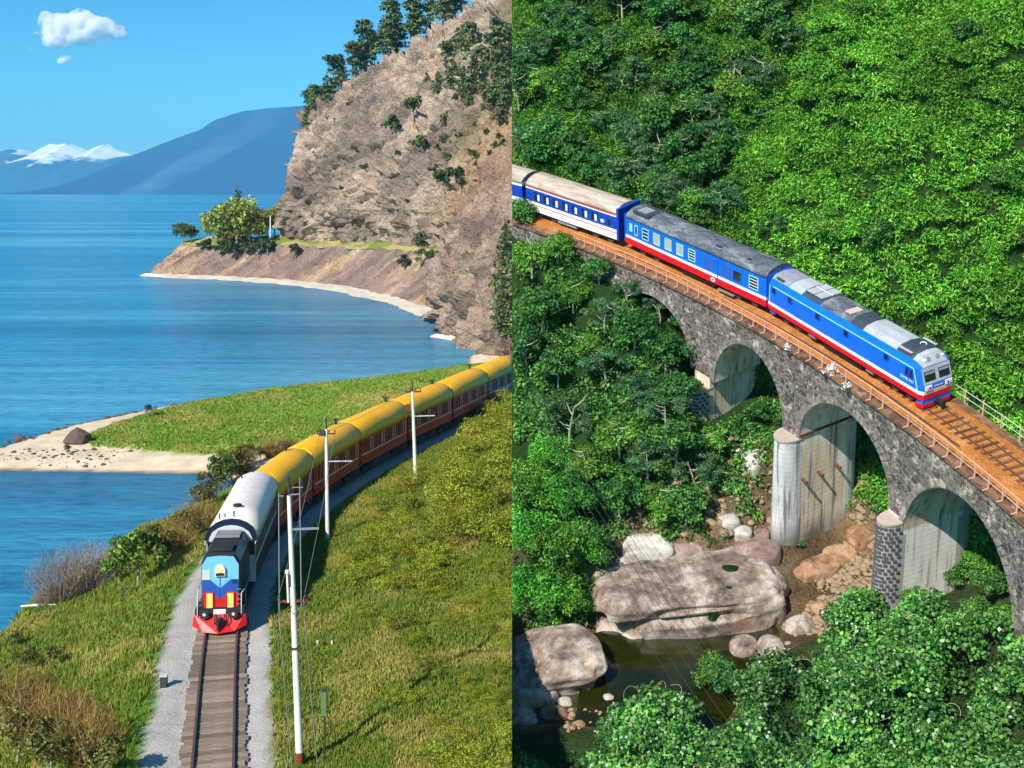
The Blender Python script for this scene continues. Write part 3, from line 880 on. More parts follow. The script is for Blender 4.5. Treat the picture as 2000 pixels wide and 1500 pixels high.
poly([(-1.08, 2.95), (-0.62, 2.95), (-0.62, 3.55), (-1.08, 3.55)], fx, 'pale_panel', K['pgrey'], hood)
for sy in (-1, 1):
    l = MB().box((fx + 0.06, sy * 0.62, 1.72), (0.14, 0.36, 0.86)).build('marker_panel', K['lamp'], loco)
    MB().box((fx + 0.05, sy * 0.62, 1.72), (0.10, 0.46, 0.96)).build('panel_surround', K['red'], l)
hl = MB().disc((fx, 0, 3.55), (1, 0, 0), 0.30, 14, 0, None, 0.16).box((fx + 0.08, 0, 3.36), (0.15, 0.60, 0.36)).build('headlight', K['white'], loco)
MB().disc((fx + 0.165, 0, 3.55), (1, 0, 0), 0.16, 12, 0, None, 0.02).build('lens', K['lamp'], hl)
MB().box((fx + 0.17, 0, 3.30), (0.03, 0.50, 0.16)).build('grille', K['black'], hl)
# front deck, buffers and plough
b = MB(); b.box((X1 - 0.42, 0, 1.12), (0.25, 2.6, 0.34)); b.build('buffer_beam', K['black'], loco)
MB().box((X1 - 0.27, 0, 1.10), (0.06, 0.72, 0.30)).build('number_plate', K['white'], loco)
for sy in (-1, 1):
    bf = MB().tube([(X1 - 0.35, sy * 0.86, 1.06), (X1 + 0.05, sy * 0.86, 1.06)], 0.13, 10).disc((X1 + 0.05, sy * 0.86, 1.06), (1, 0, 0), 0.27, 14, 0, None, 0.05).build('buffer', K['black'], loco)
    MB().disc((X1 + 0.105, sy * 0.86, 1.06), (1, 0, 0), 0.10, 10, 0, None, 0.01).build('buffer_face', K['pgrey'], bf)
    MB().tube([(X1 - 0.2, sy * 1.30, 0.95), (X1 - 0.2, sy * 1.30, 2.2), (X1 - 1.6, sy * 1.42, 2.2)], 0.03, 6).build('handrail', K['pgrey'], loco)
pl = MB()
Wp = 1.62
pts = [Vector((X1 - 0.35, -Wp + .1, 0.94)), Vector((X1 - 0.30, 0, 0.94)), Vector((X1 - 0.35, Wp - .1, 0.94)), Vector((X1 - 0.25, Wp, 0.30)), Vector((X1 + 0.25, 0.95, 0.08)), Vector((X1 + 0.55, 0, 0.06)), Vector((X1 + 0.25, -0.95, 0.08)), Vector((X1 - 0.25, -Wp, 0.30))]
bk = [v + Vector((-0.3, 0, 0)) for v in pts]
pl.add(pts + bk, [(0, 1, 5, 6), (0, 6, 7), (1, 2, 4, 5), (2, 3, 4), (8, 14, 13, 9), (8, 15, 14), (9, 13, 12, 10), (10, 12, 11), (0, 8, 9, 1), (1, 9, 10, 2), (3, 11, 12, 4), (4, 12, 13, 5), (5, 13, 14, 6), (6, 14, 15, 7), (2, 10, 11, 3), (7, 15, 8, 0)])
pl.build('plough', K['red'], loco)
b = MB(); b.box((X1 + 0.25, 0, 0.72), (0.5, 0.28, 0.34)); b.box((X1 + 0.5, 0, 0.55), (0.16, 0.12, 0.6)); b.build('coupler', K['black'], loco)
b = MB()
for y in (-0.25, 0.3, 0.55): MB().tube([(X1 - 0.2, y, 0.98), (X1 + 0.18, y, 0.7), (X1 + 0.1, y, 0.3)], 0.035, 6).build('brake_hose', K['black'], loco)
# cab and long body
CW = 1.56
bodyprof = [(-CW, 1.27), (-CW, 1.9), (-CW, 4.1), (CW, 4.1), (CW, 1.9), (CW, 1.27)]
b = MB(); b.loft([[Vector((xx, y, z)) for y, z in bodyprof] for xx in (-X1 + 0.2, hb)], 0, 1); b.build('body', [K['navy'], K['pgrey']], loco)
RF = [(CW + .04, 4.08), (CW, 4.35), (1.35, 4.82), (0.95, 5.12), (0.5, 5.3), (0, 5.36)]
rr = [(-y, z) for y, z in RF[:-1]] + [(0, RF[-1][1])] + [(y, z) for y, z in reversed(RF[:-1])]
ringr = lambda xx, k=1.0, dz=0.0: [Vector((xx, y * k, 4.08 + (z - 4.08) * k + dz)) for y, z in rr]
MB().loft([ringr(-X1 + 0.1, 0.97), ringr(-X1 + 0.25), ringr(0), ringr(hb - 0.02)], 0, 1, True).build('roof', [K['white'], K['pgrey']], loco)
MB().loft([ringr(hb - 0.02, 1.02, -0.02), ringr(hb + 0.32, 1.03, -0.03)], 0, 1, True).build('roof_visor', [K['navy'], K['navy']], loco)
q_ = [Vector((hb + 0.325, p.y * .86, 4.0 + (p.z - 4.08) * .80)) for p in ringr(0)]
MB().loft([q_, [p + Vector((0.02, 0, 0)) for p in q_]]).build('cab_brow', K['pgrey'], loco)
cf = hb + 0.012
for sy in (-1, 1):
    w = MB().box((cf, sy * 1.30, 3.45), (0.05, 0.46, 0.95)).build('cab_window', K['steel'], loco)
    MB().box((cf + 0.02, sy * 1.30, 3.45), (0.03, 0.36, 0.82)).build('pane', K['glass'], w)
    MB().disc((cf, sy * 1.12, 4.45), (1, 0, 0), 0.13, 10, 0, None, 0.05).build('round_light', K['black'], loco)
MB().box((cf + 0.02, 0, 4.78), (0.09, 1.9, 0.10)).build('visor_bar', K['white'], loco)
MB().box((hb + 1.1, 0, 4.69), (1.2, 1.5, 0.16)).build('hood_hatch', K['steel'], loco)
MB().box((xh - 1.0, 0, 4.60), (1.1, 1.3, 0.12)).build('radiator_grille', K['black'], loco)
for sy in (-1, 1):
    MB().box((-1.6, sy * (CW + 0.02), 3.92), (2 * X1 - 6.2, 0.04, 0.09)).build('upper_stripe', K['white'], loco)
    MB().box((-1.6, sy * (CW + 0.02), 2.62), (2 * X1 - 6.2, 0.04, 0.12)).build('white_stripe', K['white'], loco)
    MB().tube([(X1 - 1.2, sy * 1.42, 1.3), (X1 - 1.2, sy * 1.42, 2.25), (hb + 0.3, sy * 1.42, 2.25)], 0.03, 6).build('handrail', K['steel'], loco)
    for k in range(5):
        w = MB().box((hb - 2.0 - k * 2.0, sy * (CW + 0.015), 3.35), (0.9, 0.03, 0.7)).build('side_window', K['steel'], loco)
        MB().box((hb - 2.0 - k * 2.0, sy * (CW + 0.03), 3.35), (0.76, 0.02, 0.56)).build('pane', K['glass'], w)
for x_, y_, h_ in ((hb - 0.5, 0.1, 0.42), (hb - 0.7, -0.5, 0.22), (hb - 0.75, -0.85, 0.2), (-X1 + 1.4, -0.9, 0.25)):
    MB().tube([(x_, y_, 5.05), (x_, y_, 5.3 + h_)], 0.05, 6).build('roof_horn', K['navy'], loco)
for xx in (-X1 + 3.2, X1 - 3.4): bogie(loco, xx, 1.25, 0.52, (K['black'], K['black']), 3, 3.2)
MB().box((0, 0, 0.75), (4.5, 2.5, 0.6)).build('fuel_tank', K['black'], loco)
for z_ in (2.72, 2.80, 2.88):
    MB().box((fx + 0.03, 0.86, z_), (0.03, 0.3, 0.035)).build('louvre', K['navy'], loco)
for k in range(9):
    MB().box((-X1 + 1.2 + k * 1.35, 0, 5.365), (0.05, 0.7, 0.02)).build('roof_seam', K['pgrey'], loco)
MB().box((fx + 0.02, -0.02, 2.62), (0.03, 0.02, 1.9)).build('door_seam', K['navy'], loco)
for sy in (-1, 1):
    for z_ in (1.45, 1.75, 2.05, 2.35): MB().box((fx + 0.05, sy * 1.14, z_), (0.05, 0.22, 0.03)).build('step_iron', K['steel'], loco)
    MB().tube([(hb + 0.05, sy * 1.5, 2.3), (hb + 0.05, sy * 1.5, 4.0)], 0.025, 6).build('grab_rail', K['steel'], loco)
MB().tube([(hb - 3.0, 0.0, 5.36), (hb - 3.0, 0, 5.52), ], 0.28, 12).build('exhaust_stack', K['black'], loco)

# ---- poles, arms and wires
K['concrete'] = paint('pale_concrete', lin(226, 222, 210), 0.8, 0.12, 1.6, (0.4, 0.34, 0.26))
K['dark'] = paint('dark_fitting', (0.04, 0.04, 0.045), 0.6, 0.2, 5)
K['green'] = paint('green_box_paint', lin(92, 120, 78), 0.55, 0.12, 5)
K['rust'] = paint('rust', lin(120, 58, 34), 0.9, 0.25, 7)
def pole(label, base, top, r0, r1):
    h = (top - base).length
    o = thing('utility_pole', label, 'pole', mtx=Matrix.Translation(base) @ (Vector((0, 0, 1)).rotation_difference((top - base).normalized())).to_matrix().to_4x4())
    MB().tube([(0, 0, -0.4), (0, 0, h * 0.5), (0, 0, h - 0.9)], [r0, (r0 + r1) / 2, r1], 10).build('shaft', K['concrete'], o)
    MB().tube([(0, 0, h - 0.92), (0, 0, h)], r1 * 0.55, 8).build('mast_tip', K['dark'], o)
    return o, h
def crossarm(o, z, x0, x1, mat, y=0.0, ins=2, th=0.09):
    a = MB().box(((x0 + x1) / 2, y, z), (x1 - x0, th, th)).build('crossarm', mat, o)
    for k in range(ins):
        x = x0 + 0.06 + (x1 - x0 - 0.12) * k / max(ins - 1, 1)
        MB().tube([(x, y, z + th / 2), (x, y, z + 0.14), (x, y, z + 0.15), (x, y, z + 0.27)], [0.03, 0.03, 0.06, 0.045], 8).build('insulator', K['dark'], a)
    return a
P2b = on_ground(640, 1056); P2t = LY(637, 815, P2b.y)
o, h = pole('middle white concrete pole beside the first two yellow cars', P2b, P2t, 0.17, 0.11)
k2 = P2b.y / F
a = crossarm(o, h - 32 * k2, -19 * k2, 18 * k2, K['dark'], 0, 4, 0.10)
MB().box((-8 * k2, -0.1, h - 30 * k2), (11 * k2, 0.3, 0.42)).build('junction_box', K['dark'], o)
crossarm(o, h - 86 * k2, 0, 50 * k2, K['pgrey'], 0, 2, 0.07)
P3b = on_ground(812, 941); P3t = LY(805, 745, P3b.y)
o, h = pole('farthest white concrete pole against the long yellow roofs', P3b, P3t, 0.19, 0.12)
k3 = P3b.y / F
crossarm(o, h - 20 * k3, -14 * k3, 17 * k3, K['dark'], 0, 4, 0.12)
MB().box((-10 * k3, 0, h - 50 * k3), (9 * k3, 0.4, 0.5)).build('junction_box', K['rust'], o)
crossarm(o, h - 68 * k3, 0, 42 * k3, K['pgrey'], 0, 2, 0.08)
P1b = on_ground(586, 1496); P1t = LY(563, 930, P1b.y + 0.1)
o, h = pole('tall near white concrete pole in front of the locomotive', P1b, P1t, 0.19, 0.10)
k1 = P1b.y / F
def hz(v): return h - (v - 930) * k1
crossarm(o, hz(1174), -28 * k1, 27 * k1, K['rust'], 0, 2, 0.10)
crossarm(o, hz(1034), 2 * k1, 56 * k1, K['steel'], 0, 2, 0.09)
crossarm(o, hz(966), 0, 22 * k1, K['steel'], 0, 1, 0.05)
MB().tube([(-9 * k1, -0.1, hz(1175)), (-9 * k1, -0.1, hz(1118))], 0.055, 8).tube([(-9 * k1, -0.1, hz(1118)), (-9 * k1, -0.1, hz(1112))], 0.1, 8).build('bracket_post', K['concrete'], o)
MB().box((-5 * k1, -0.1, hz(1132)), (4 * k1, 0.12, 22 * k1)).build('switch_gear', K['dark'], o)
MB().box((0, 0, hz(1265)), (16 * k1, 0.36, 4 * k1)).build('clamp', K['dark'], o)
MB().tube([(0, 0, 0.02), (0, 0, hz(1468))], 0.205, 10).build('rusty_collar', K['rust'], o)
MB().tube([(-2 * k1, -0.12, hz(1180)), (-7 * k1, -0.05, hz(1192)), (2 * k1, -0.12, hz(1196))], 0.03, 6).build('brace', K['rust'], o)
def wire(label, pts, r, mat, group=None):
    pts = [Vector(p) for p in pts]
    fine = []
    for i in range(len(pts) - 1):
        a, b = pts[i], pts[i + 1]; sag = (b - a).length * 0.012
        for k in range(10):
            t_ = k / 10; q = a.lerp(b, t_); q.z -= sag * 4 * t_ * (1 - t_); fine.append(q)
    fine.append(pts[-1])
    o = MB().tube(fine, r, 5).build('overhead_wire', mat)
    tag(o, label, 'wire', group)
    return o
K['wire'] = paint('grey_wire', (0.22, 0.22, 0.22), 0.5, 0.1, 3)
wire('thin overhead wire hanging left of the near white pole', [LY(624, 848, P2b.y), LY(543, 1168, P1b.y), LY(572, 1520, 38)], 0.016, K['wire'])
wire('thin overhead wire hanging right of the near white pole', [LY(653, 848, P2b.y), LY(593, 1170, P1b.y), LY(622, 1520, 38)], 0.016, K['wire'])
wire('overhead wire between the middle and the farthest pole', [LY(625, 848, P2b.y), LY(796, 764, P3b.y)], 0.02, K['wire'])
mast = thing('thin_mast', 'thin grey mast standing just right of the near white pole', 'mast', on_ground(589, 1200))
MB().tube([(0, 0, -0.2), (-0.12, 0, 8.6)], 0.045, 6).build('shaft', K['steel'], mast)
MB().box((-0.25, 0, 8.0), (0.7, 0.05, 0.05)).build('arm', K['steel'], mast)
mast = thing('thin_mast', 'thin grey mast close beside the side of the locomotive', 'mast', on_ground(546, 1236))
MB().tube([(0, 0, -0.2), (-0.05, 0, 8.4)], 0.04, 6).build('shaft', K['steel'], mast)
MB().box((0.1, 0, 8.2), (0.3, 0.05, 0.05)).build('arm', K['steel'], mast)
p = on_ground(634, 1496); kk = p.y / F
o = thing('signal_post', 'slim trackside post carrying a tall green box', 'post', p)
MB().tube([(0, 0, -0.2), (0, 0, 100 * kk)], 0.045, 8).build('shaft', K['dark'], o)
MB().box((-1 * kk, 0, 122 * kk), (10 * kk, 0.22, 48 * kk)).build('box', K['green'], o)
MB().box((-1 * kk, 0, 147 * kk), (11 * kk, 0.26, 2 * kk)).build('box_lid', K['dark'], o)
for u, v, lab in ((620, 1262, 'small white marker stake nearer to the poles in the grass'), (648, 1264, 'small white marker stake farther from the poles in the grass')):
    p = on_ground(u, v); o = MB().box((0, 0, 0.14), (0.10, 0.06, 0.36)).build('marker_stake', K['concrete'], None, Matrix.Translation(p)); tag(o, lab, 'marker')
p = on_ground(240, 1182)
o = thing('goal_post', 'thin lone post with a short top bar on the left grass shelf', 'post', p)
MB().tube([(0, 0, -0.1), (0, 0, 1.1)], 0.035, 6).build('shaft', K['dark'], o); MB().box((0.35, 0, 1.1), (0.9, 0.05, 0.05)).build('bar', K['dark'], o)
p = on_ground(320, 1345)
o = thing('kilometre_post', 'little dark stump post at the left edge of the gravel path', 'post', p)
MB().box((0, 0, 0.25), (0.34, 0.3, 0.7)).build('stump', K['dark'], o); MB().box((0, 0, 0.63), (0.4, 0.36, 0.08)).build('cap', K['pgrey'], o)
# far pole on the terrace
p = LY(528, 458, 428)
o = thing('utility_pole', 'tiny white pole between the willow and the cliff foot', 'pole', p)
MB().tube([(0, 0, -1), (0, 0, 6.5)], [0.24, 0.2], 8).build('shaft', K['concrete'], o)
for i, (u, v, hh) in enumerate(((592, 462, 14), (867, 482, 26), (713, 470, 10))):
    p = LY(u, v, (410, 328, 372)[i])
    o = thing('utility_pole', ('small dark pole at the left foot of the cliff', 'dark line pole where the terrace meets the outcrop', 'short dark pole midway along the cliff foot')[i], 'pole', p)
    MB().tube([(0, 0, -1), (0, 0, hh * p.y / F)], 0.14, 6).build('shaft', K['dark'], o); MB().box((0, 0, hh * p.y / F - 0.5), (1.2, 0.12, 0.12)).build('crossarm', K['dark'], o)
# ================================================================== plant builders
LEAF = leafy('leaf_green', 0.55, 0.28, 0.016, 0.3)
NEEDLE = leafy('needle_green', 0.7, 0.12, 0.015, 0.3)
TWIG = leafy('bare_twigs', 0.9, 0.0, 0.01, 0.2)
BARK = paint('grey_bark', lin(150, 138, 120), 0.9, 0.25, 3, (0.08, 0.06, 0.05))
BARK2 = paint('pine_bark', lin(112, 84, 64), 0.95, 0.25, 3, (0.05, 0.04, 0.03))
def branch_mesh(name, h, r, n, spread, seed, lean=0.0, start=0.35):
    rd = random.Random(seed); b = MB()
    top = Vector((lean, rd.uniform(-.1, .1) * h, h))
    P_ = [Vector((0, 0, -0.3)), Vector((lean * 0.1, 0, h * 0.3)), Vector((lean * 0.5, top.y * .5, h * 0.62)), top]
    b.tube(P_, [r, r * 0.8, r * 0.5, r * 0.15], 7)
    for k in range(n):
        t = start + (0.95 - start) * k / max(n - 1, 1)
        base = P_[1].lerp(P_[3], max(0, (t - 0.3) / 0.7)) if t > 0.3 else P_[0].lerp(P_[1], t / 0.3)
        a = rd.uniform(0, 6.28); L_ = spread * rd.uniform(0.6, 1.0)
        e = base + Vector((math.cos(a) * L_, math.sin(a) * L_, h * rd.uniform(0.08, 0.24)))
        m_ = base.lerp(e, 0.5) + Vector((0, 0, -0.04 * h))
        b.tube([base, m_, e], [r * 0.42, r * 0.28, r * 0.08], 5, 0, False)
    return b.mesh(name)
def crown(kind, seed, n, leaf, pal, dims, asp=0.55, var=0.3):
    rg = np.random.default_rng(seed)
    rx, ry, h0, h1 = dims                          # half widths, crown bottom and top
    bl = []
    if kind == 'pine':
        for k in range(16):
            t = k / 15; z = h0 + (h1 - h0) * t
            w = rx * (1 - t) ** 0.75 * rg.uniform(0.75, 1.1) + 0.06 * rx
            for j in range(1 if t > .85 else 3):
                a = rg.uniform(0, 6.28); q = w * 0.55
                bl.append((math.cos(a) * q, math.sin(a) * q, z, w * 0.62, w * 0.62, (h1 - h0) * 0.045))
    elif kind == 'scots':
        for k in range(15):
            z = h0 + (h1 - h0) * rg.uniform(0.0, 1) ** 0.7; a = rg.uniform(0, 6.28); q = rx * rg.uniform(0, .6)
            s = rx * rg.uniform(0.35, 0.6)
            bl.append((math.cos(a) * q, math.sin(a) * q, z, s, s, s * 0.5))
        bl.append((0, 0, h1 - rx * .3, rx * .5, rx * .5, rx * .45))
    elif kind == 'flat':                           # feathery layered crown
        for k in range(15):
            a = rg.uniform(0, 6.28); q = rx * math.sqrt(rg.random()) * 0.85
            z = h0 + (h1 - h0) * (rg.uniform(0.25, 1.0) - 0.45 * (q / rx) ** 2)
            s = rx * rg.uniform(0.22, 0.42)
            bl.append((math.cos(a) * q, math.sin(a) * q, z, s, s, s * 0.32))
    else:
        nb = {'round': 22, 'dome': 30, 'tall': 26, 'shrub': 12}[kind]
        for k in range(nb):
            d = rg.normal(size=3); d /= np.linalg.norm(d); d[2] = abs(d[2]) * 1.25 - 0.25
            q = rg.uniform(0.45, 0.92)
            cz = (h0 + h1) / 2; hz_ = (h1 - h0) / 2
            s = rg.uniform(0.22, 0.40)
            bl.append((d[0] * rx * q, d[1] * ry * q, cz + d[2] * hz_ * q, rx * s, ry * s, hz_ * s * 0.9))
        bl.append((0, 0, (h0 + h1) / 2, rx * .5, ry * .5, (h1 - h0) * .3))
    P_, N_, ids = blob_leaves(bl, n, rg, 0.4, 0.4)
    V, Q = leaf_quads(P_, N_, leaf, asp, rg)
    return np_mesh('crown', V, Q, leaf_cols(n, pal, rg, var, ids))
def twig_shrub(seed, n, h, w, pal, thick=0.05, curve=0.3):
    rg = np.random.default_rng(seed)
    a = rg.uniform(0, 6.28, n); r0 = w * 0.35 * np.sqrt(rg.random(n)); r1 = w * (0.15 + 0.85 * np.sqrt(rg.random(n)))
    hh = h * rg.uniform(0.45, 1.0, n) * (1 - 0.45 * (r1 / w) ** 2)
    A = np.stack([np.cos(a) * r0, np.sin(a) * r0, np.zeros(n) - .1], -1)
    a2 = a + rg.normal(0, 0.5, n)
    B = np.stack([np.cos(a2) * r1, np.sin(a2) * r1, hh], -1)
    Mi = (A + B) / 2 + np.stack([np.cos(a2) * -curve * w * .2, np.sin(a2) * -curve * w * .2, hh * 0.1], -1)
    # side twigs
    k = n * 3; i = rg.integers(0, n, k); t = rg.uniform(0.45, 1, (k, 1))
    S = Mi[i] * (1 - t) + B[i] * t
    T = S + rg.normal(size=(k, 3)) * np.array([w * .13, w * .13, h * .05]) + np.array([0, 0, h * 0.11])
    st = np.concatenate([A, Mi, S]); en = np.concatenate([Mi, B, T])
    wd = np.concatenate([np.full(n, thick), np.full(n, thick * 0.7), np.full(k, thick * 0.45)])[:, None]
    d = en - st; sd = np.cross(d, rg.normal(size=d.shape)); sd /= np.maximum(np.linalg.norm(sd, axis=1, keepdims=True), 1e-6)
    V = np.stack([st - sd * wd, st + sd * wd, en + sd * wd * .4, en - sd * wd * .4], 1).reshape(-1, 3)
    Q = np.arange(len(V)).reshape(-1, 4)
    return np_mesh('twigs', V, Q, leaf_cols(len(Q), pal, rg, 0.3))
def plant(name, label, cat, p, rz, s, crown_me, trunk_me=None, group=None, cmat=None, tmat=None, cname='crown', mtx=None, stretch=1.0):
    m_ = Matrix.Translation(p) @ Matrix.Rotation(rz, 4, 'Z') @ Matrix.Diagonal((s, s, s * stretch, 1)) if mtx is None else mtx
    o = thing(name, label, cat, group=group, mtx=m_)
    mobj(cname, crown_me, cmat or LEAF, o)
    if trunk_me is not None: mobj('trunk', trunk_me, tmat or BARK, o)
    return o
# ================================================================== LAKE SIDE: plants
PG = [lin(84, 108, 62), lin(104, 122, 64), lin(66, 92, 62), lin(118, 130, 76)]
PINES = [(crown('pine', 100 + k, 900, 0.075, PG, (0.25, 0.25, 0.12, 1.0)), branch_mesh('trunk', 0.95, 0.018, 6, 0.12, k)) for k in range(3)]
SCOTS = [(crown('scots', 120 + k, 900, 0.08, PG, (0.31, 0.31, 0.10, 1.0)), branch_mesh('trunk', 0.9, 0.017, 7, 0.2, 30 + k, 0.05 * (k - 1))) for k in range(4)]
def px_at(p): return p.y / F
CN = [CLIFF, OUTC]
ridge = [(598, 246, 46), (606, 238, 66), (618, 216, 50), (604, 236, 52), (613, 222, 60), (626, 206, 44), (636, 196, 62), (648, 184, 78), (658, 172, 70), (668, 160, 56), (682, 150, 74), (692, 140, 60), (704, 130, 82), (716, 120, 88), (728, 112, 66), (738, 104, 84), (752, 94, 96), (762, 88, 70), (775, 80, 92), (790, 70, 80), (800, 62, 96), (815, 52, 84), (830, 46, 90), (842, 40, 76), (858, 36, 84), (872, 30, 70), (886, 26, 70), (898, 20, 60)]
i = 0
for u, v, hpx in ridge:
    p = on_net(u, v, CN); h = hpx * px_at(p)
    pr = (SCOTS[i % 4] if i % 3 else PINES[i % 3])
    plant('pine_tree', 'dark green pine in the row along the cliff ridge', 'tree', p + Vector((0, 1.5, -1.0)), random.uniform(0, 6.28), h, pr[0], pr[1], 'pines along the cliff ridge', NEEDLE, BARK2)
    i += 1
for u, v, hpx in [(700, 122, 60), (745, 84, 64), (785, 56, 70), (826, 30, 66), (862, 18, 60), (640, 178, 50), (880, 12, 60), (765, 66, 60), (722, 100, 60)]:
    p = on_net(u, v + 10, CN); p.y += 18; p.z -= 2
    pr = SCOTS[i % 4]; i += 1
    plant('pine_tree', 'dark green pine in the row along the cliff ridge', 'tree', p, random.uniform(0, 6.28), hpx * px_at(p), pr[0], pr[1], 'pines along the cliff ridge', NEEDLE, BARK2)
face = [(770, 270, 55, 'shrubby green tree on the middle ledge of the cliff face', 'r'), (808, 232, 52, 'green tree on the cliff beside the upper diagonal ledge', 'r'), (820, 300, 42, 'dark shrub in the middle of the cliff face', 'r'), (873, 262, 55, 'dark green tree on the grassy slope below the ridge pines', 'r'),
        (921, 310, 26, 'small round bush high on the brown slope', 'r'), (934, 326, 20, 'tiny bush just right of the small round bush', 'r'), (899, 338, 22, 'small bush above the pair on the brown slope', 'r'), (868, 376, 58, 'tall bush low on the brown cliff slope', 'r'), (901, 362, 22, 'little bush right of the tall low bush', 'r'), (889, 352, 32, 'bush tucked between two others on the brown slope', 'r'),
        (660, 250, 30, 'olive shrub near the left shoulder of the cliff', 'r'), (716, 212, 26, 'olive shrub on the pale upper rock', 'r'), (835, 176, 44, 'dark pine left of the big cluster on the cliff', 'p'), (856, 190, 60, 'dark pine at the lower left of the cliff cluster', 'p')]
RSH = [crown('shrub', 140 + k, 620, 0.14, [lin(92, 112, 52), lin(70, 96, 48), lin(112, 124, 62), lin(60, 80, 46)], (0.42, 0.42, 0.05, 1.0)) for k in range(3)]
for u, v, hpx, lab, kd in face:
    p = on_net(u, v, CN); h = hpx * px_at(p); i += 1
    if kd == 'p': plant('pine_tree', lab, 'tree', p + Vector((0, -.5, -.8)), i, h, PINES[i % 3][0], PINES[i % 3][1], None, NEEDLE, BARK2)
    else: plant('shrub', lab, 'shrub', p + Vector((0, -.8, -.8)), i, h, RSH[i % 3], branch_mesh('trunk', 0.5, 0.03, 3, 0.2, i))
for u, v, hpx in [(872, 150, 90), (884, 176, 96), (898, 150, 110), (905, 190, 90), (918, 140, 120), (926, 178, 110), (940, 165, 100), (950, 190, 96), (962, 160, 120), (970, 200, 110), (978, 150, 130), (988, 190, 120), (960, 225, 80), (980, 240, 90), (992, 130, 110), (986, 110, 90), (968, 96, 80), (902, 110, 70), (945, 210, 70), (915, 205, 60), (985, 215, 80)]:
    p = on_net(u, v, CN); i += 1
    pr = PINES[i % 3] if i % 2 else SCOTS[i % 4]
    plant('pine_tree', 'blue green pine in the clump on the upper right cliff', 'tree', p + Vector((0, -1, -1)), i * 1.3, hpx * px_at(p) * 0.8, pr[0], pr[1], 'pine clump on the upper right cliff', NEEDLE, BARK2)
for u, v, hpx in [(985, 560, 110), (978, 640, 90), (992, 600, 120), (984, 520, 80), (990, 480, 70), (972, 600, 60), (996, 655, 80)]:
    p = on_net(u, v, [OUTC]); i += 1
    plant('pine_tree', 'dark fir on the outcrop at the right edge of the lake view', 'tree', p + Vector((0, -1.5, -1)), i, hpx * px_at(p), PINES[i % 3][0], PINES[i % 3][1], 'firs at the right edge of the outcrop', NEEDLE, BARK2)
rs = np.random.default_rng(63)
for k in range(80):
    r_, c_ = rs.integers(50, 330), rs.integers(60, 330)
    if rs.random() < 0.35: c_ = rs.integers(230, 340)
    p = Vector(CLIFF[r_, c_])
    if p.x > 0: continue
    plant('shrub', 'small olive scrub rooted in a crack of the cliff', 'shrub', p + Vector((0, .2, -.5)), k, rs.uniform(1.6, 4.2), RSH[k % 3], None, 'scrub dotted over the cliff')
# trees on the low point
YG = [lin(158, 164, 66), lin(136, 150, 56), lin(174, 174, 84), lin(108, 130, 52)]
WILL = [crown('dome', 160 + k, 2300, 0.070, YG, (0.44, 0.44, -0.04, 1.0), 0.5, 0.22) for k in range(3)]
ROUND = [crown('round', 170 + k, 1500, 0.085, [lin(104, 130, 48), lin(80, 110, 44), lin(130, 150, 56), lin(62, 90, 40)], (0.46, 0.46, 0.1, 1.0)) for k in range(3)]
TR = [branch_mesh('trunk', 0.7, 0.028, 6, 0.28, 50 + k) for k in range(3)]
def shore_pt(u, v, y): return on_net(u, v, [SCREE, TERR])
for u, v, y, hpx, me, lab, st in [(462, 490, 432, 118, WILL[0], 'large yellow green willow on the wooded point', 1.0), (428, 484, 438, 86, WILL[1], 'left lobe willow of the wooded point, lower than its neighbour', 1.0), (488, 488, 428, 84, WILL[2], 'right hand willow of the wooded point', 1.0), (446, 492, 425, 62, WILL[1], 'front willow at the slope edge of the wooded point', 1.0),
                              (357, 477, 462, 50, ROUND[0], 'dark round lone tree at the tip of the point', 1.0), (374, 472, 466, 34, ROUND[1], 'small dark tree beside the lone tree at the tip', 1.0)]:
    p = shore_pt(u, v, y); plant('tree', lab, 'tree', p + Vector((0, 0, -1)), u, hpx * px_at(p), me, TR[int(u) % 3], None, LEAF, BARK)
p = shore_pt(462, 480, 446); plant('pine_tree', 'pointed dark conifer rising behind the big willow', 'tree', p, 1, 116 * px_at(p), PINES[1][0], PINES[1][1], None, NEEDLE, BARK2)
for k, (u, v, y, hpx) in enumerate([(512, 462, 440, 58), (522, 463, 445, 52), (536, 462, 450, 58), (548, 462, 446, 66), (504, 470, 436, 46)]):
    p = shore_pt(u, v, y); plant('tree', 'pale green tree between willow and cliff foot', 'tree', p, k, hpx * px_at(p), WILL[k % 3], TR[k % 3], 'pale trees between willow and cliff', LEAF, BARK)
for u, v, y, hpx, lab in [(392, 486, 458, 20, 'little bush at the lip of the point'), (404, 490, 448, 30, 'small bush near the left end of the point lip'), (432, 500, 430, 36, 'bush under the left willow'), (458, 506, 422, 44, 'bush hanging below the big willow'), (482, 504, 418, 40, 'bush on the slope right of the willow'), (504, 500, 416, 40, 'bush at the slope edge right of the wooded point'), (524, 494, 412, 38, 'bush left of the bare scree edge'), (578, 503, 400, 34, 'dark lone bush on the lip of the scree'),
                          (790, 524, 330, 34, 'pale bush left of the dark pine on the scree lip'), (838, 506, 318, 26, 'low bush right of the dark pine on the scree lip'), (930, 700, 231, 40, 'yellowish bush at the rocky end of the bay')]:
    p = shore_pt(u, v, y); i += 1; plant('shrub', lab, 'shrub', p + Vector((0, -1, -.6)), u, hpx * px_at(p), RSH[i % 3], TR[i % 3])
p = shore_pt(822, 522, 322); plant('pine_tree', 'dark crooked pine on the lip of the scree', 'tree', p, 2, 66 * px_at(p), SCOTS[1][0], SCOTS[1][1], None, NEEDLE, BARK2)
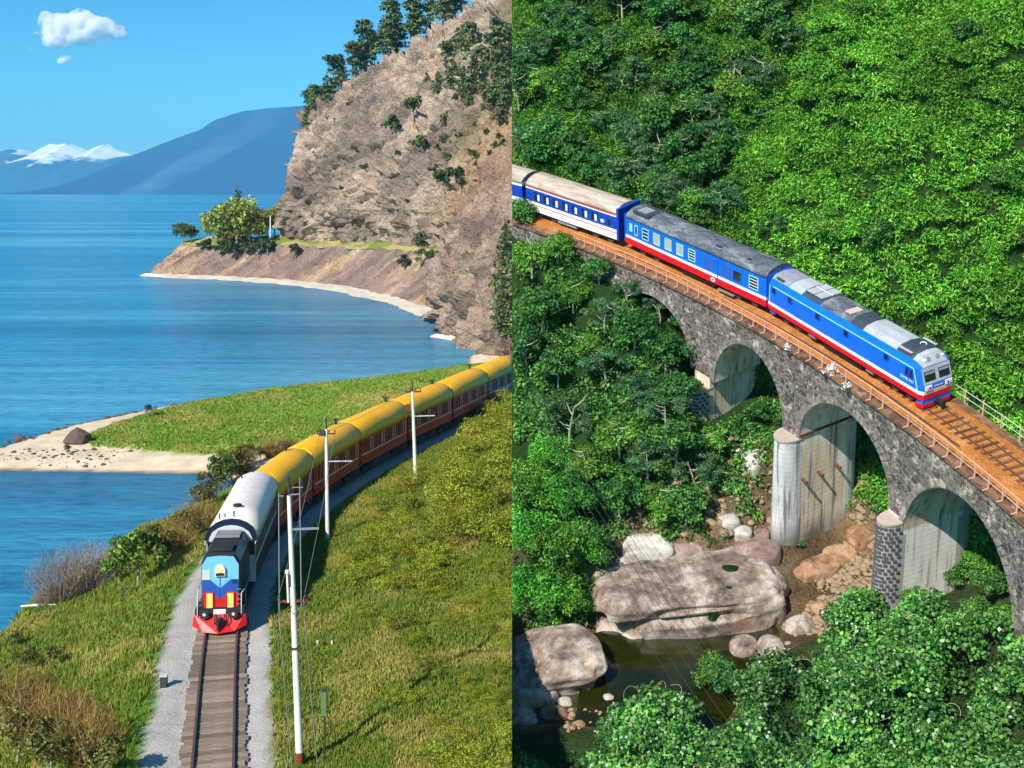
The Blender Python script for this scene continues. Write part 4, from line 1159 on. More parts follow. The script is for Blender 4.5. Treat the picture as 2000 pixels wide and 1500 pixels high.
# the near bank
GREY = [lin(150, 132, 120), lin(128, 110, 100), lin(172, 154, 140)]
STRAW = [lin(150, 122, 62), lin(116, 92, 44), lin(176, 150, 84), lin(92, 82, 38)]
TW = [twig_shrub(200 + k, 420, 1.0, 0.62, GREY, 0.0042) for k in range(2)]
TWS = [twig_shrub(210 + k, 420, 1.0, 0.7, STRAW, 0.006) for k in range(3)]
OL = [lin(120, 118, 52), lin(96, 100, 42), lin(140, 132, 66), lin(80, 84, 38)]
OLV = [crown('shrub', 220 + k, 1300, 0.075, OL, (0.5, 0.5, 0.02, 1.0), 0.5) for k in range(4)]
near = [(270, 1148, 122, 'R', 'big round dark green bush by the lake left of the locomotive', 'shrub'), (232, 1140, 70, 'R', 'lower green bush at the left of the big round bush', 'shrub'),
        (118, 1172, 112, 'T', 'bare grey shrub on the lake edge, nearest the water', 'shrub'), (166, 1158, 112, 'T', 'bare grey shrub beside the big round bush', 'shrub'), (196, 1150, 60, 'O', 'small olive bush between bare shrubs and round bush', 'shrub'), (84, 1186, 40, 'T', 'low bare shrub at the corner of the grass shelf', 'shrub'),
        (6, 1206, 78, 'R', 'dark tree cut by the left edge of the picture', 'tree'),
        (312, 1112, 90, 'O', 'olive bush right of the big round bush', 'shrub'), (338, 1086, 80, 'S', 'straw coloured thicket below the locomotive cab', 'shrub'), (360, 1064, 74, 'O', 'olive thicket on the bank next to the cab', 'shrub'), (384, 1040, 76, 'S', 'dry straw thicket on the bank next to the white roof', 'shrub'), (398, 1010, 66, 'O', 'green brown thicket left of the white roof', 'shrub'), (414, 985, 70, 'O', 'upright olive bush at the far end of the white roof', 'shrub'), (432, 962, 76, 'R', 'tall green bush left of the first yellow roof', 'shrub'), (450, 940, 70, 'O', 'olive bush behind the first yellow roof', 'shrub'), (468, 925, 60, 'S', 'dry bush at the back of the first yellow roof', 'shrub'), (486, 912, 50, 'O', 'low olive bush beyond the first yellow car', 'shrub'),
        (530, 892, 44, 'S', 'reddish dry bush on the meadow by the second yellow car', 'shrub'), (560, 880, 32, 'S', 'low dry bush on the meadow near the second yellow car', 'shrub'), (508, 900, 30, 'O', 'low olive bush at the sand end of the meadow', 'shrub'),
        (293, 812, 26, 'O', 'tiny lone bush on the far edge of the meadow', 'shrub'), (132, 886, 22, 'O', 'dry grass clump by the dark rock on the spit', 'shrub'),
        (50, 1320, 60, 'O', 'olive bush at the left edge below the shelf', 'shrub'), (100, 1310, 56, 'O', 'olive bush on the shelf slope, right of the one at the edge', 'shrub'), (30, 1262, 34, 'R', 'dark low bush at the very left under the shelf', 'shrub'),
        (20, 1400, 110, 'S', 'tall dry brush at the left edge', 'shrub'), (70, 1440, 120, 'S', 'tall dry brush second from the left edge', 'shrub'), (120, 1470, 130, 'S', 'tallest dry brush in the lower left corner', 'shrub'), (170, 1495, 120, 'S', 'dry brush closest to the grass slope at the lower left', 'shrub'), (35, 1500, 130, 'O', 'dark olive brush in the lower left corner', 'shrub'), (100, 1530, 130, 'O', 'dark olive brush at the bottom edge of the slope', 'shrub'), (200, 1540, 110, 'O', 'olive brush at the bottom nearest the gravel', 'shrub'), (60, 1370, 60, 'S', 'thin dry brush between the olive bushes and the tall brush', 'shrub'), (140, 1400, 64, 'S', 'pale dry brush midway down the left slope', 'shrub')]
for k, (u, v, hpx, kd, lab, cat) in enumerate(near):
    p = on_ground(u, v) if v < 1490 else on_ground(u, v)
    s_ = hpx * px_at(p); rz = k * 1.7
    if kd == 'R': plant('shrub' if cat == 'shrub' else 'tree', lab, cat, p + Vector((0, 0, -.15)), rz, s_, ROUND[k % 3], TR[k % 3])
    elif kd == 'O': plant('shrub', lab, cat, p + Vector((0, 0, -.15)), rz, s_, OLV[k % 4], TR[k % 3])
    elif kd == 'T': plant('shrub', lab, cat, p, rz, s_, TW[k % 2], None, None, TWIG, None, 'twigs')
    else: plant('shrub', lab, cat, p, rz, s_, TWS[k % 3], None, None, TWIG, None, 'twigs'); mobj('crown', OLV[(k + 1) % 4], LEAF, bpy.data.objects[-1] if False else col.objects[-2], Matrix.Diagonal((0.9, 0.9, 0.55, 1)))
# brush on the right hand hillside
BR = [lin(164, 176, 40), lin(142, 160, 36), lin(184, 186, 60), lin(122, 138, 38), lin(152, 144, 54)]
BRU = [crown('shrub', 240 + k, 1500, 0.058, BR, (0.75, 0.75, -0.05, 0.75), 0.40, 0.22) for k in range(5)]
rg = np.random.default_rng(5)
cnt = 0
for k in range(700):
    y = 44 + 112 * rg.random() ** 1.3; x = rg.uniform(-11, 0.6)
    d = float(trk_off(np.array([x]), np.array([y]))[0])
    lim = 9.2 - 2.2 * (y > 80) - 1.6 * (y > 105) + rg.uniform(-.8, 1.5)
    if d < lim or x > 0.4: continue
    u_, v_ = to_px([[x, y, 1.5]])
    if v_[0] > 1560: continue
    z = float(ground(np.array([x]), np.array([y]))[0])
    s_ = rg.uniform(1.3, 2.5) * (1.6 if x > -4.5 and y > 85 else 1.0)
    if 58 < y < 85: s_ = min(s_, 1.9 if x < -4.5 else 1.1)
    plant('brush', 'yellow green brush crowding the hillside right of the white poles', 'shrub', Vector((x, y, z - .15)), k, s_, BRU[k % 5], None, 'brush on the right hillside')
    cnt += 1
    if cnt > 170: break
for u, v, hpx, lab in ((985, 800, 60, 'bush in front of the last yellow car at the seam of the hill'), (960, 815, 50, 'bush hiding the wheels of the fifth yellow car'), (935, 840, 44, 'bush at the hill crest beside the fourth yellow car')):
    p = on_ground(u, v); plant('shrub', lab, 'shrub', p, u, hpx * px_at(p), BRU[int(u) % 5], TR[0])
def grass(n, xr, yr, hgt, keep, pal, name, label, seed, w=0.05):
    rg = np.random.default_rng(seed)
    x = rg.uniform(*xr, n); y = yr[0] + (yr[1] - yr[0]) * rg.random(n) ** 1.35
    k = keep(x, y, rg); x, y = x[k], y[k]
    z = ground(x, y); n = len(x)
    pt = fbm(np.stack([x * .25, y * .25, x * 0], -1), 3, 21)
    h = hgt * rg.uniform(0.5, 1.3, n) * (0.6 + 0.9 * fbm(np.stack([x * .5, y * .5, x * 0], -1), 2, 4))
    V = []; C = []
    for j in range(4):
        a = rg.uniform(0, 6.28, n); le = rg.normal(0, 0.35, (n, 2)) * h[:, None]
        o_ = rg.normal(0, 0.07, (n, 2))
        bx = np.stack([x + o_[:, 0], y + o_[:, 1], z - .02], -1)
        sd = np.stack([np.cos(a) * w, np.sin(a) * w, np.zeros(n)], -1)
        tp = np.stack([x + o_[:, 0] + le[:, 0], y + o_[:, 1] + le[:, 1], z + h], -1)
        V.append(np.stack([bx - sd, bx + sd, tp], 1))
        c = np.array(pal)[rg.integers(0, len(pal), n)]
        dry = np.array(lin(176, 166, 86))
        f = smooth(0.52, 0.68, pt)[:, None] * 0.8
        C.append((c * (1 - f) + dry * f) * rg.uniform(.7, 1.25, (n, 1)))
    V = np.concatenate(V).reshape(-1, 3); C = np.concatenate(C)
    o = mobj(name, np_mesh(name, V, np.arange(len(V)).reshape(-1, 3), C), TWIG2)
    return tag(o, label, 'grass', kind='stuff')
TWIG2 = leafy('grass_blade', 0.7, 0.25, 0.0, 0.0)
GP = [lin(112, 140, 40), lin(92, 132, 34), lin(136, 150, 52), lin(144, 142, 60)]
off = lambda x, y: trk_off(x, y)
grass(86000, (-18, 0.3), (46, 150), 0.26, lambda x, y, r: (off(x, y) > 2.75 + 0.7 * r.random(len(x))), GP, 'hill_grass', 'rough grass on the hillside right of the track', 1)
grass(52000, (-42, -11), (50, 128), 0.34, lambda x, y, r: (off(x, y) < -3.3 - 0.9 * r.random(len(x))) & (ground(x, y) > LAKE + .5), GP, 'bank_grass', 'straw and green grass on the lake bank', 2)
grass(34000, (-56, 0), (142, 224), 0.24, lambda x, y, r: (poly_sd(x, y, MEADOW) > 0.3), [lin(128, 162, 46), lin(100, 150, 40), lin(154, 166, 70)], 'meadow_grass', 'short grass of the meadow on the spit', 3, 0.11)
# stones on the spit
K['stone'] = paint('dark_shore_stone', lin(96, 82, 74), 0.9, 0.3, 4, (0.05, 0.04, 0.04))
K['stone2'] = paint('pale_shore_stone', lin(168, 156, 142), 0.9, 0.25, 4)
def stone_mesh(name, seed, sub=2, rough=0.35, sq=(1, 1, 0.6)):
    bm = bmesh.new(); bmesh.ops.create_icosphere(bm, subdivisions=sub, radius=1)
    P_ = np.array([v.co[:] for v in bm.verts])
    n_ = fbm(P_ * 1.1 + seed * 3.7, 3, seed); n2_ = fbm(P_ * 3.0 + seed, 2, seed + 3)
    for v, a_, b_ in zip(bm.verts, n_, n2_):
        v.co *= 1 + (a_ - .5) * rough * 2.2 + (b_ - .5) * rough * 0.5
        v.co.x *= sq[0]; v.co.y *= sq[1]; v.co.z *= sq[2]
    for f in bm.faces: f.smooth = sub > 2
    me = bpy.data.meshes.new(name); bm.to_mesh(me); bm.free()
    return me
p = on_ground(150, 866)
o = mobj('rock', stone_mesh('rock', 5, 2, 0.6, (1.5, 1.1, 1.3)), K['stone'], None, Matrix.Translation(p + Vector((0, 0, .3)))); tag(o, 'dark pyramid shaped rock at the left end of the meadow', 'rock')
p = L(37, 856, LAKE)
o = mobj('rock', stone_mesh('rock', 8, 2, 0.5, (0.9, 0.5, 0.4)), K['stone'], None, Matrix.Translation(p)); tag(o, 'small dark rock standing alone in the water off the spit', 'rock')
p = on_ground(75, 1188)
o = MB().tube([(-1.3, 0, 0.12), (0.2, 0.1, 0.2), (1.3, 0.1, 0.16)], [0.07, 0.12, 0.09], 8).build('driftwood_log', K['concrete'], None, Matrix.Translation(p)); tag(o, 'pale fallen log on the edge of the grass shelf', 'log')
def pebbles(name, label, pts, sizes, mat, mset, sq=0.6):
    V, Fc = [], []; b = 0
    base = [np.array([v.co[:] for v in m_.vertices]) for m_ in mset]; fs = [np.array([list(f.vertices) for f in m_.polygons]) for m_ in mset]
    for j, (p, s_) in enumerate(zip(pts, sizes)):
        q = base[j % len(base)]; a_ = j * 2.4
        Rm = np.array([[math.cos(a_), -math.sin(a_), 0], [math.sin(a_), math.cos(a_), 0], [0, 0, 1]])
        V.append((q * s_) @ Rm.T + np.array(p)); Fc.append(fs[j % len(fs)] + b); b += len(q)
    o = mobj(name, np_mesh(name, np.concatenate(V), np.concatenate(Fc)), mat)
    return tag(o, label, 'stones', kind='stuff')
SM = [stone_mesh('stone', 20 + k, 1, 0.45) for k in range(4)]
rg = np.random.default_rng(9); pts, szs = [], []
while len(pts) < 420:
    t = rg.random(); k_ = int(t * 6.99); A_, B_ = SPIT[12 + k_ if 12 + k_ < 20 else 12], SPIT[13 + k_ if 13 + k_ < 20 else 13]
    f_ = rg.random(); x = A_[0] + (B_[0] - A_[0]) * f_ + rg.normal(0, .9); y = A_[1] + (B_[1] - A_[1]) * f_ + rg.normal(0, .9)
    z = max(float(ground(np.array([x]), np.array([y]))[0]), LAKE - .1); pts.append((x, y, z)); szs.append(0.12 + 0.5 * rg.random() ** 4)
for k in range(160):
    x, y = rg.uniform(-62, -46), rg.uniform(142.5, 150); pts.append((x, y, float(ground(np.array([x]), np.array([y]))[0]))); szs.append(0.08 + 0.3 * rg.random() ** 4)
pebbles('shore_stones', 'scattered dark stones along the water edge of the spit', pts, szs, K['stone'], SM)
# ================================================================== GORGE SIDE: ground
CUR[0] = 'R'
CP = [(1200, 1290, -16.6), (1300, 1300, -16.8), (1380, 1290, -16.6), (1250, 1380, -16.6), (1330, 1350, -16.8), (1440, 1290, -16.3), (1350, 1400, -16.4), (1220, 1330, -16.6),
      (1360, 1150, -15.0), (1240, 1120, -14.5), (1450, 1100, -14.3), (1100, 1290, -15.6), (1040, 1240, -15.0), (1040, 1380, -15.8), (1150, 1400, -16.0),
      (1180, 1060, -13.2), (1300, 1030, -13), (1400, 1020, -12.5), (1440, 950, -11.5), (1470, 870, -10.2), (1400, 830, -9), (1500, 1045, -13.8), (1580, 1070, -14), (1660, 1050, -14.2), (1620, 1130, -15.4), (1600, 1165, -15.7), (1690, 1085, -15.2), (1700, 1150, -14),
      (1560, 1230, -15.4), (1500, 1240, -15.8), (1300, 800, -7.5), (1200, 800, -8.5), (1100, 800, -9), (1300, 660, -4.5), (1250, 600, -3), (1200, 540, -1.8), (1130, 490, -1.0), (1050, 500, -2.2), (1020, 430, -1.2), (1010, 600, -4.5), (1100, 650, -5), (1010, 800, -9), (1010, 1000, -12), (1100, 1000, -12), (1010, 1130, -13.5),
      (1100, 1450, -14), (1300, 1480, -13), (1500, 1420, -12.5), (1700, 1400, -11.5), (1900, 1350, -10.5), (1990, 1250, -9.5), (1990, 1480, -10), (1850, 1170, -11), (1600, 1280, -13.5), (1700, 1220, -12.5), (1900, 1180, -9.5), (1980, 1170, -7.5), (1010, 1480, -14.5), (1600, 1480, -12), (1200, 1480, -13.6)]
CPP = np.array([R(*c)[:] for c in CP])
PVp = lambda th, q, c: np.array(PV(th, q, c)[:])
CPP = np.vstack([CPP, [PVp(33.9, 0.5, -9.3), PVp(33.9, 3.5, -8.8), PVp(36.5, 0, -5), PVp(36.5, 4, -5), PVp(39.5, 0, -2), PVp(39.5, 4, -2), PVp(43, 0, -0.8), PVp(43, 4.5, -0.6), PVp(48, 0, -0.6), PVp(28.5, 4, -13.6), PVp(31, 2, -9.5), PVp(31, 4.5, -8.0), PVp(25.5, 2, -14.6), PVp(25.5, 4.5, -13.5), PVp(22.6, 2, -13.2), PVp(22.6, 4.5, -12.6), PVp(19.5, 2, -11), PVp(19.5, 4.5, -9), PVp(16.6, 1, -7), PVp(16.6, 4.5, -6), PVp(14, 0, -3), PVp(12, 2, -1)]])
def gorge(A, B_):
    A = np.asarray(A, float); B_ = np.asarray(B_, float); sh = A.shape
    a, b = A.ravel(), B_.ravel()
    d2 = (a[:, None] - CPP[None, :, 0]) ** 2 + (b[:, None] - CPP[None, :, 1]) ** 2 + 0.4
    w = d2 ** -1.7
    near = (w @ CPP[:, 2]) / w.sum(1)
    q = np.hypot(a - CA, b - CB) - RAD
    th = np.degrees(np.arctan2(b - CB, a - CA))
    P_ = np.stack([a, b, a * 0], -1)
    n_ = fbm(P_ * 0.12, 4, 88) - 0.5
    up = -0.7 + 0.74 * np.maximum(q - 5.6, 0) + n_ * 7 * smooth(6, 16, q)
    floor = np.interp(th, [10, 14, 17, 19.5, 22.6, 25.5, 28.5, 31, 34, 36.5, 39.5, 42], [0, -3, -6.5, -9.5, -12.6, -13.6, -12.5, -8.5, -7.2, -4.5, -1.8, -0.6])
    val = floor + 1.25 * np.maximum(q - 4.4, 0)
    far = np.minimum(up, val)
    t = smooth(3.2, 5.2, q)
    z = near * (1 - t) + far * t
    on = (th > 41.2) & (q > -0.9) & (q < 5.4)
    z = np.where(on, np.minimum(z, -0.42), z)
    z = np.where((q > -0.4) & (q < 4.7) & (th < 41.2), np.minimum(z, -2.2), z)
    return (z + (fbm(P_ * 0.5, 3, 91) - 0.5) * 0.5 * (np.abs(q - 2) > 4)).reshape(sh)
def gz(a, b): return float(gorge(np.array([a]), np.array([b]))[0])
def on_gorge(u, v):
    d = Vector(((u - 1000) / F, 1, (370 - v) / F)); da = np.array([d.dot(E1), d.dot(E2), d.dot(UPR)])
    t = np.arange(44, 150, 0.15)
    a, b, c = da[0] * t, da[1] * t, da[2] * t + HR
    g = gorge(a, b)
    k = int(np.argmax(g >= c))
    return Vector((a[k], b[k], g[k]))
ga = np.arange(-9, 66, 0.62); gb = np.arange(36, 152, 0.62)
GA_, GB_ = np.meshgrid(ga, gb)
GCz = gorge(GA_, GB_)
Pg = np.stack([GA_, GB_, GCz], -1)
t1 = fbm(Pg.reshape(-1, 3) * 0.3, 4, 44).reshape(GA_.shape)[..., None]; t2 = fbm(Pg.reshape(-1, 3) * 1.3, 3, 45).reshape(GA_.shape)[..., None]
qg = (np.hypot(GA_ - CA, GB_ - CB) - RAD)[..., None]
earth = np.array(lin(92, 76, 54)) * (1 - smooth(.42, .6, t1)) + np.array(lin(132, 112, 86)) * smooth(.42, .6, t1)
green = np.array(lin(40, 70, 26)) * (0.7 + 0.6 * t2)
thg = np.degrees(np.arctan2(GB_ - CB, GA_ - CA))[..., None]
wet = smooth(-16.4, -15.2, GCz)[..., None]
cg = earth * (1 - smooth(4.5, 6, qg)) + green * smooth(4.5, 6, qg)
lf = smooth(29.8, 32.0, thg + (t1 - .5) * 4) * (1 - smooth(4.5, 6, qg)) * smooth(-13.5, -12, GCz)[..., None]
cg = cg * (1 - lf) + green * lf
vn = (1 - smooth(-12.6, -11.2, qg * 0 + GCz[..., None])) * 0; fg = (1 - smooth(57, 60, GB_[..., None] - 0.35 * (GA_[..., None] - 10))) * smooth(-15.3, -14.2, GCz)[..., None]
cg = cg * (1 - 0.85 * fg) + green * 0.85 * fg
cg = cg * wet + np.array(lin(70, 66, 26)) * (1 - wet)
M_EARTH = vcol('gorge_earth', 0.95, 0.8, 5.0, 0.75, 1.0, 0.4)
o = mobj('gorge_ground', grid_mesh('gorge_ground', Pg, cg), M_EARTH); tag(o, 'earth and rock of the gorge under the stone viaduct', kind='structure')
m = M('stream_water'); v = m.coord()
m.base(m.ramp(m.noise(v, 0.35, 4), [(0.35, (0.008, 0.012, 0.001)), (0.65, (0.026, 0.030, 0.002))]), 0.10, 0, 0.10)
m.b.inputs['Transmission Weight'].default_value = 0.25; m.b.inputs['IOR'].default_value = 1.33
m.bump(m.noise(v, 2.2, 3), 0.15, 0.04)
WATER = -15.72
pool = [R(u, v_, WATER) for u, v_ in ((1120, 1420), (1150, 1240), (1250, 1210), (1400, 1180), (1530, 1160), (1590, 1085), (1700, 1030), (1760, 1020), (1760, 1110), (1640, 1180), (1570, 1260), (1470, 1330), (1400, 1430), (1250, 1450))]
o = MB().add(pool, [tuple(range(len(pool)))]).build('stream', m.m); tag(o, 'dark olive pool of the stream between boulders', kind='structure')

# ------------------------------------------------------------------ viaduct
def stonework(name, stone, mortar, sx=2.6, sz=3.6, streak=0.6, spots=0.35, cream=None):
    m = M(name)
    v = m.coord((sx, sx, sz)); vo = m.n('TexVoronoi', feature='DISTANCE_TO_EDGE'); vo.inputs['Scale'].default_value = 1.0
    dn = m.n('VectorMath', operation='ADD'); nn = m.n('TexNoise'); nn.inputs['Scale'].default_value = 2.0
    m.l(v, nn.inputs['Vector']); m.l(v, dn.inputs[0]); m.l(nn.outputs['Color'], dn.inputs[1]); m.l(dn.outputs[0], vo.inputs['Vector'])
    joint = m.ramp(vo.outputs['Distance'], [(0.0, (1, 1, 1)), (0.10, (0, 0, 0))])
    vc = m.n('TexVoronoi'); vc.inputs['Scale'].default_value = 1.0; m.l(dn.outputs[0], vc.inputs['Vector'])
    bw = m.n('RGBToBW'); m.l(vc.outputs['Color'], bw.inputs[0])
    tone = m.mix(1.0, stone, m.ramp(bw.outputs[0], [(0.2, (0.6,) * 3), (0.8, (1.35,) * 3)]), 'MULTIPLY')
    c = m.mix(joint, tone, mortar)
    v2 = m.coord((0.9, 0.9, 0.16)); s_ = m.noise(v2, 2.2, 6, 0.7)
    c = m.mix(m.ramp(s_, [(0.45, (0, 0, 0)), (0.75, (streak,) * 3)]), c, (0.035, 0.032, 0.03))
    v3 = m.coord(); s3 = m.noise(v3, 1.1, 7, 0.75)
    c = m.mix(m.ramp(s3, [(0.55, (0, 0, 0)), (0.63, (spots,) * 3)]), c, cream or (0.42, 0.36, 0.28))
    m.base(c, 0.95, 0, 0.15)
    hh = m.mix(0.5, vo.outputs['Distance'], s3); m.bump(hh, 0.6, 0.06)
    return m.m
K['spandrel'] = stonework('dark_rubble_masonry', (0.125, 0.112, 0.100), (0.33, 0.30, 0.26), 2.2, 2.8, 0.7, 0.95, (0.60, 0.52, 0.43))
K['ring'] = stonework('arch_ring_stone', (0.20, 0.18, 0.16), (0.34, 0.31, 0.27), 2.0, 2.6, 0.6, 0.8, (0.55, 0.48, 0.4))
K['soffit'] = stonework('pale_vault_stone', (0.26, 0.23, 0.2), (0.38, 0.35, 0.31), 2.2, 3.2, 0.5, 0.3)
def limewash(name, base, stain, warm, k=1.0):
    m = M(name)
    v = m.coord((2.2, 2.2, 0.10)); n1 = m.noise(v, 1.3, 7, 0.72, 0.3)
    v2 = m.coord((0.8, 0.8, 0.3)); n2 = m.noise(v2, 0.9, 5, 0.6)
    v3 = m.coord(); n3 = m.noise(v3, 2.4, 6, 0.7)
    c = m.mix(m.ramp(n2, [(0.38, (0, 0, 0)), (0.54, (0.85,) * 3)]), base, warm)
    c = m.mix(m.ramp(n1, [(0.51, (0, 0, 0)), (0.61, (0.92 * k,) * 3)]), c, stain)
    c = m.mix(m.ramp(n3, [(0.62, (0, 0, 0)), (0.70, (0.6,) * 3)]), c, (0.10, 0.09, 0.08))
    sx = m.n('SeparateXYZ'); m.l(m.coord(), sx.inputs[0])
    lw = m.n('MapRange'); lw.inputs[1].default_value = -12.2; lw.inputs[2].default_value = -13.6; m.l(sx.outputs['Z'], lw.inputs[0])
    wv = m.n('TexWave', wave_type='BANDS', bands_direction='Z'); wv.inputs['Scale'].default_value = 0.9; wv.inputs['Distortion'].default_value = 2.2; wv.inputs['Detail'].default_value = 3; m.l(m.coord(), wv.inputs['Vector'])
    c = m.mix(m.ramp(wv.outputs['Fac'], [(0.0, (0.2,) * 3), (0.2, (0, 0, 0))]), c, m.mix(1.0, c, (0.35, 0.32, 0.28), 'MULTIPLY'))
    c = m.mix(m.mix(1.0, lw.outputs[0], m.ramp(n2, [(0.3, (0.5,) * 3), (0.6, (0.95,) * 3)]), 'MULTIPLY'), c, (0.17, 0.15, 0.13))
    m.base(c, 0.9, 0, 0.2); m.bump(m.mix(0.5, n3, n1), 0.4, 0.05)
    return m.m
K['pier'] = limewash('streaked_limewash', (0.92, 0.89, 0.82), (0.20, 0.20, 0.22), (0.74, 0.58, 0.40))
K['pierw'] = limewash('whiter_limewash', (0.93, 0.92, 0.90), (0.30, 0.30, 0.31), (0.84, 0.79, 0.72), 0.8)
K['cut'] = limewash('grey_render', (0.50, 0.52, 0.55), (0.16, 0.18, 0.21), (0.72, 0.72, 0.72))
K['mortar'] = paint('pale_mortar', (0.44, 0.43, 0.42), 0.95, 0.2, 4)
K['basalt'] = paint('dark_stone_block', (0.105, 0.105, 0.115), 0.9, 0.35, 6, (0.2, 0.19, 0.18))
K['cap'] = paint('dusty_cap_stone', (0.46, 0.38, 0.31), 0.95, 0.2, 3)
K['ballast'] = None
m = M('rust_stained_ballast'); v = m.coord()
n1 = m.noise(v, 9, 4, 0.7); n2 = m.noise(v, 0.9, 4, 0.6)
c = m.ramp(m.mix(0.35, n1, n2), [(0.32, (0.16, 0.05, 0.016)), (0.46, (0.40, 0.145, 0.035)), (0.58, (0.52, 0.22, 0.065)), (0.70, (0.68, 0.46, 0.26))])
m.base(c, 0.95, 0, 0.1); m.bump(n1, 0.9, 0.06); K['ballast'] = m.m
K['edgestone'] = stonework('rust_stained_edge', (0.20, 0.105, 0.06), (0.27, 0.15, 0.09), 1.2, 3, 0.5, 0.3, (0.5, 0.42, 0.36))
K['railing'] = paint('rusty_pink_railing_paint', lin(226, 176, 150), 0.7, 0.2, 5, (0.4, 0.16, 0.07))
K['railing2'] = paint('white_railing_paint', lin(214, 224, 220), 0.6, 0.1, 4)
via = thing('stone_viaduct', 'dark stone arch viaduct carrying the blue train across the gorge', 'viaduct', mtx=Matrix.Identity(4))
WQ = 4.25                                          # width of the deck
ARCH = [(39.6, 34.75, -1.75, -5.6), (33.25, 29.05, -1.75, -6.0), (28.05, 23.0, -1.85, -5.9), (22.2, 16.6, -1.75, -7.2)]
TOP = -0.34
def arch_c(a, th):
    t1_, t2_, cr, sp = a
    x = (th - (t1_ + t2_) / 2) / ((t1_ - t2_) / 2)
    return sp + (cr - sp) * math.sqrt(max(0.0, 1 - x * x))
for q, nm in ((0.0, 'near'), (WQ, 'far')):
    b = MB()
    def strip(th0, th1, n, low):
        vs = []
        for i_ in range(n + 1):
            th = th0 + (th1 - th0) * i_ / n
            vs += [PV(th, q, low(th)), PV(th, q, TOP)]
        b.add(vs, [(2 * i_, 2 * i_ + 2, 2 * i_ + 3, 2 * i_ + 1) for i_ in range(n)])
    strip(52, ARCH[0][0], 20, lambda th: -7.0)
    for k_, a in enumerate(ARCH):
        n = 40                                     # cosine spacing keeps the springings round
        vs = []
        for i_ in range(n + 1):
            th = (a[0] + a[1]) / 2 + (a[0] - a[1]) / 2 * math.cos(math.pi * i_ / n)
            vs += [PV(th, q, arch_c(a, th)), PV(th, q, TOP)]
        b.add(vs, [(2 * i_, 2 * i_ + 2, 2 * i_ + 3, 2 * i_ + 1) for i_ in range(n)])
        nx = ARCH[k_ + 1][0] if k_ + 1 < len(ARCH) else 11.5
        lowc = -14.5 if k_ + 1 < len(ARCH) else -14
        strip(a[1], nx, 5 if k_ < 3 else 16, (lambda th, a_=a, nx_=nx: (a_[3] - 0.2)) if k_ < 3 else (lambda th: -14.0))
    b.build('spandrel_wall', K['spandrel'], via)
for a in ARCH:
    b = MB(); vs = []; n = 40
    for i_ in range(n + 1):
        th = (a[0] + a[1]) / 2 + (a[0] - a[1]) / 2 * math.cos(math.pi * i_ / n)
        vs += [PV(th, 0.0, arch_c(a, th)), PV(th, WQ, arch_c(a, th))]
    b.add(vs, [(2 * i_, 2 * i_ + 1, 2 * i_ + 3, 2 * i_ + 2) for i_ in range(n)], 0, True)
    b.build('arch_vault', K['soffit' if a is not ARCH[2] else 'pierw'] if a is ARCH[2] else K['pier'], via)
    # the ring of arch stones, a hand's breadth proud of the wall
    b = MB(); nv = 34
    for i_ in range(nv):
        f0, f1 = (i_ + 0.06) / nv, (i_ + 0.94) / nv
        pts = []
        for f_ in (f0, f1):
            th = (a[0] + a[1]) / 2 + (a[0] - a[1]) / 2 * math.cos(math.pi * f_)
            rw = RAD * math.radians((a[0] - a[1]) / 2)
            nx_, ny_ = math.cos(math.pi * f_) / rw, math.sin(math.pi * f_) / max(a[2] - a[3], .1)
            l_ = math.hypot(nx_, ny_); k_ = 0.42 + 0.05 * ((i_ * 7) % 3)
            dth = math.degrees(nx_ / l_ * k_ / RAD)
            c0 = arch_c(a, th)
            pts.append((th, c0, th + dth, min(c0 + ny_ / l_ * k_, TOP - .02)))
        q0, q1 = -0.035, 0.01
        P8 = [PV(p_[0], q_, p_[1]) for p_ in pts for q_ in (q0, q1)] + [PV(p_[2], q_, p_[3]) for p_ in pts for q_ in (q0, q1)]
        b.add(P8, [(0, 2, 6, 4), (1, 5, 7, 3), (0, 4, 5, 1), (2, 3, 7, 6), (4, 6, 7, 5), (0, 1, 3, 2)])
    r_ = b.build('arch_ring', K['ring'], via); r_['kind'] = 'stuff'
# piers with rounded cutwaters
def plan(c_th, q0, q1, w, n=9, nose0=0.0, nose1=0.0):   # closed outline; w = width along the track
    out = []
    hwd = math.degrees(w / 2 / RAD)
    for i_ in range(n):
        t = math.pi * i_ / (n - 1)
        out.append((c_th + hwd * math.cos(t), q0 - nose0 * math.sin(t)))
    for i_ in range(n):
        t = math.pi * i_ / (n - 1)
        out.append((c_th - hwd * math.cos(t), q1 + nose1 * math.sin(t)))
    return out
def extr(outl, c0, c1, batter=0.0, mats=0):
    b = MB()
    cth = sum(p_[0] for p_ in outl) / len(outl)
    lo = [PV(cth + (th - cth) * (1 + batter), q_ + (batter * 1.2 * (q_ - WQ / 2) / 2), c0) for th, q_ in outl]
    hi = [PV(th, q_, c1) for th, q_ in outl]
    return b.loft([lo, hi], mats)
PIER = [(34.0, 1.5, -11.0, -5.55, 'pier', 'cut'), (28.55, 1.62, -15.6, -5.9, 'pier', 'cut'), (22.6, 1.30, -15.5, -5.95, 'pierw', 'cut')]
stones = []
